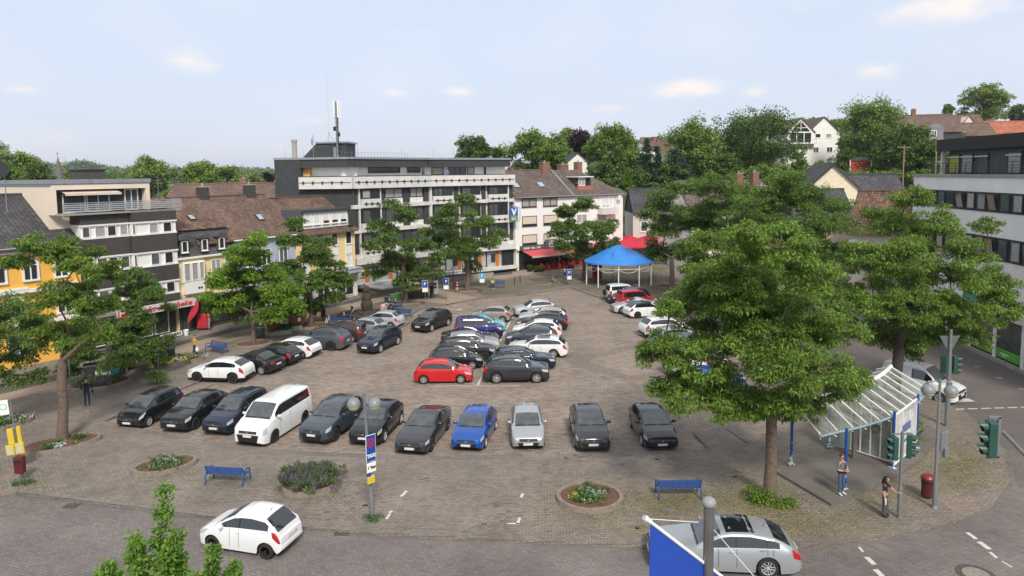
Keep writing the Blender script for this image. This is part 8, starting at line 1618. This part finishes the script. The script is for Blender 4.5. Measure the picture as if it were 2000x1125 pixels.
# man in the shelter with folded arms
def glasses(root, k): q = MB(); q.box((.10*k, -.06, 1.655*k), (.125*k, .06, 1.69*k)); q.build('sunglasses', black, root); q = MB(); q.lathe([(.158, 0), (.158, .045)], (0, 0, .985*k), 14, 1.0, 1.15); q.build('belt', black, root)
person(at(1642, 966, PZ+.124), facing(1642, 966, deg=52), 'man in grey polo and jeans with folded arms standing in the bus shelter', C_['grey'], C_['jeans'], shoe_w, hair_br,
       dict(elL=(.06, .27, 1.14), wrL=(.26, .05, 1.18), haL=(.27, -.05, 1.2), elR=(.06, -.27, 1.13), wrR=(.24, -.06, 1.13), haR=(.25, .05, 1.12)), h=1.80, fingers=True, extra=glasses)
def paper(root, k): q = MB(); q.box((.0, .25, .62), (.03, .36, .88)); q.build('paper', white, root)
person(at(1727, 1008), facing(1727, 1008, deg=78), 'long haired woman in navy crop top and wide grey trousers touching the traffic light pole', C_['navy'], C_['dgrey'], shoe_b, hair_b,
       dict(elL=(.2, .2, 1.2), wrL=(.42, .12, 1.12), haL=(.5, .1, 1.14), elR=(-.02, -.24, 1.14), wrR=(.06, -.25, .92), haR=(.08, -.25, .84), head=(.05, 0, 1.65), chin=(.03, 0, 1.56), crown=(.05, 0, 1.72)), h=1.68, hairstyle='long', fingers=True, midriff=True, rad=dict(kn=(.095, .095), an=(.11, .10), hip=(.11, .10), pelvis=(.14, .11), chest=(.13, .10)), extra=lambda r_, k: (lambda q: (q.box((.08, -.33, .62), (.11, -.24, .86)), q.build('paper', white, r_)))(MB()))
person(at(171, 793), facing(171, 793, deg=180), 'man in a black jacket and dark jeans seen from behind near the lavender bed', C_['black'], C_['djeans'], shoe_b, hair_b, dict(elL=(.02, .27, 1.13), wrL=(.18, .2, 1.02), haL=(.24, .17, 1.02), elR=(.0, -.28, 1.13), wrR=(.16, -.24, 1.0), haR=(.22, -.22, 1.0)), 'long', 1.82, hairstyle='short', cap=C_['black'], extra=lambda r_, k: (lambda q: (q.box((-.12, -.36, .78), (.1, -.25, 1.0)), q.build('bag', black, r_, bevel=.03)))(MB()))
person(at(381, 698), facing(381, 698, deg=-60), 'worker in a yellow and orange safety vest walking with a white bag', C_['hiviz'], C_['djeans'], shoe_b, hair_br, WALK, 'short', 1.8, extra=lambda r_, k: (lambda q: (q.lathe([(.03, .2), (.14, .0), (.12, -.15), (.02, -.18)], (-.02, .3, .68), 10), q.build('plastic_bag', white, r_, smooth=60)))(MB()))
person(at(408, 644), facing(408, 644, deg=120), 'person in red top and patterned trousers at the red display stand', C_['red'], C_['flower'], shoe_b, hair_br, dict(wrL=(.2, .2, 1.05), haL=(.28, .18, 1.06)), h=1.65)
person(at(712, 582), facing(712, 582, deg=25), 'woman in a light grey jacket and black skirt walking past the yellow house', C_['lgrey'], C_['black'], shoe_w, hair_g, WALK, 'long', 1.68, rad=dict(kn=(.09, .09)))
person(at(688, 626), facing(688, 626, deg=-70), 'young man in black shirt and jeans with white shoes standing beside the fountain', C_['black'], C_['jeans'], shoe_w, hair_b, dict(WALK, elR=(.02, -.26, 1.2), wrR=(.18, -.2, 1.22), haR=(.24, -.17, 1.28)), 'short', 1.78)
person(at(674, 634), R(-100), 'person in black seated on the bench left of the fountain, seen from behind', C_['black'], C_['djeans'], shoe_b, hair_b, SIT, 'long', 1.72) if 0 else person(at(673, 635), bpy.data.objects['bench'].rotation_euler.z+R(90)-R(2), 'person in dark clothes seated on the bench left of the fountain', C_['navy'], C_['black'], shoe_b, hair_br, SIT, 'long', 1.7)
b4 = at(768, 606)
for dx, lab, tp in ((-.42, 'left person of the couple seated behind the fountain, dark shirt', 'navy'), (.38, 'right person of the couple seated behind the fountain, black shirt', 'black')):
    d = Matrix.Rotation(R(-30), 3, 'Z') @ Vector((dx, 0, 0)); person(b4+d, R(-120), lab, C_[tp], C_['black'], shoe_w, hair_br, SIT, 'short', 1.7)
person(at(842, 583), facing(842, 583, deg=160), 'person in a long black coat behind the ticket machine', C_['black'], C_['black'], shoe_b, hair_br, dict(wrL=(.2, .12, 1.1), haL=(.27, .1, 1.12)), 'long', 1.76)
person(at(963, 563)+Vector((-.05, 0, 0)), R(-80), 'person in a yellow green vest sitting on the bench before the bank', C_['ygreen'], C_['black'], shoe_w, hair_b, SIT, 'short', 1.7)
CROUCH = dict(SIT, pelvis=(0, 0, .35), belly=(.06, 0, .48), chest=(.14, 0, .7), neck=(.2, 0, .85), chin=(.23, 0, .93), head=(.26, 0, 1.02), crown=(.26, 0, 1.09), shL=(.14, .17, .8), shR=(.14, -.17, .8), elL=(.28, .2, .6), elR=(.28, -.2, .6), wrL=(.45, .12, .6), wrR=(.45, -.12, .6), haL=(.52, .1, .6), haR=(.52, -.1, .6), hipL=(.02, .09, .33), hipR=(.02, -.09, .33), knL=(.33, .13, .5), knR=(.33, -.13, .5), anL=(.12, .12, .09), anR=(.12, -.12, .09), toL=(.29, .13, .04), toR=(.29, -.13, .04))
person(at(1076, 553), R(-20), 'person in a brown top crouching on the dark paving before the cafe', C_['brown'], C_['brown'], shoe_b, hair_b, CROUCH, 'short', 1.65)
person(at(1103, 553), facing(1103, 553, deg=40), 'person with white cap and black vest walking next to the parking sign before the cafe', C_['black'], C_['jeans'], shoe_b, hair_b, WALK, 'long', 1.78, cap=shoe_w)
person(wp(6.8, 1.6), wrz+R(90), 'guest in a lime shirt standing with his back to us under the red awning', C_['mint'], C_['djeans'], shoe_b, hair_g, None, 'short', 1.76)
pp = D(874, 336, 92.6); person((pp.x, pp.y, 13.0), R(-80), 'person in a blue shirt on the top terrace of the bank', C_['blue'], C_['black'], shoe_b, hair_br, dict(wrL=(.25, .2, 1.1), haL=(.32, .18, 1.1)), 'short', 1.76)
# small dog next to the crouching person
s = empty('dog', at(1083, 553), R(200), 'small brown and white dog next to the crouching person', 'dog'); me = bpy.data.meshes.new('sk')
Vd = [(-.2, 0, .32), (0, 0, .33), (.18, 0, .36), (.28, 0, .47), (.36, 0, .5), (.46, 0, .46), (-.2, .07, .28), (-.25, .07, .16), (-.22, .07, .03), (-.2, -.07, .28), (-.25, -.07, .16), (-.22, -.07, .03), (.17, .06, .28), (.16, .06, .15), (.17, .06, .03), (.17, -.06, .28), (.16, -.06, .15), (.17, -.06, .03), (-.3, 0, .4), (-.38, 0, .48)]
Ed = [(0, 1), (1, 2), (2, 3), (3, 4), (4, 5), (0, 6), (6, 7), (7, 8), (0, 9), (9, 10), (10, 11), (2, 12), (12, 13), (13, 14), (2, 15), (15, 16), (16, 17), (0, 18), (18, 19)]
me.from_pydata(Vd, [], []) if 0 else me.from_pydata(Vd, Ed, []); o = bpy.data.objects.new('tmp', me); COL.objects.link(o); sk = o.modifiers.new('s', 'SKIN')
for i, sv_ in enumerate(me.skin_vertices[0].data): r_ = [.09, .095, .1, .06, .065, .03, .06, .03, .022, .06, .03, .022, .05, .028, .022, .05, .028, .022, .025, .015][i]; sv_.radius = (r_, r_); sv_.use_root = i == 0
o.modifiers.new('u', 'SUBSURF').render_levels = 1; dg = bpy.context.evaluated_depsgraph_get(); dg.update(); m2 = bpy.data.meshes.new_from_object(o.evaluated_get(dg)); bpy.data.objects.remove(o); m2.materials.clear(); m2.materials.append(mat('dog coat', (.30, .16, .09), .85, var=.7, scale=5)); o = bpy.data.objects.new('body', m2); COL.objects.link(o); o.parent = s; [setattr(p, 'use_smooth', True) for p in m2.polygons]
q = MB()
for sg in (-1, 1): q.face([(.33, sg*.04, .55), (.37, sg*.07, .53), (.33, sg*.09, .47)]); q.face([(.33, sg*.04, .55), (.33, sg*.09, .47), (.37, sg*.07, .53)])
q.build('ears', mat('dark ears', (.08, .04, .03), .9), s)
# ------------------------------------------------------------------ haze: thin even air round everything, sky outside
mb = MB(); mb.box((-3300, -80, -7), (2900, 3600, 95)); hz_o = mb.build('haze', bpy.data.materials.new('haze')); hm = hz_o.data.materials[0]; hm.use_nodes = True; t = hm.node_tree; t.nodes.clear()
vo = N(t, 'ShaderNodeVolumePrincipled'); vo.inputs['Color'].default_value = (.86, .91, 1, 1); vo.inputs['Density'].default_value = .00013; vo.inputs['Anisotropy'].default_value = .2; oo = N(t, 'ShaderNodeOutputMaterial'); L(t, vo.outputs[0], oo.inputs['Volume']); tag(hz_o, kind='stuff', label='thin summer haze over the far hills', cat='haze')
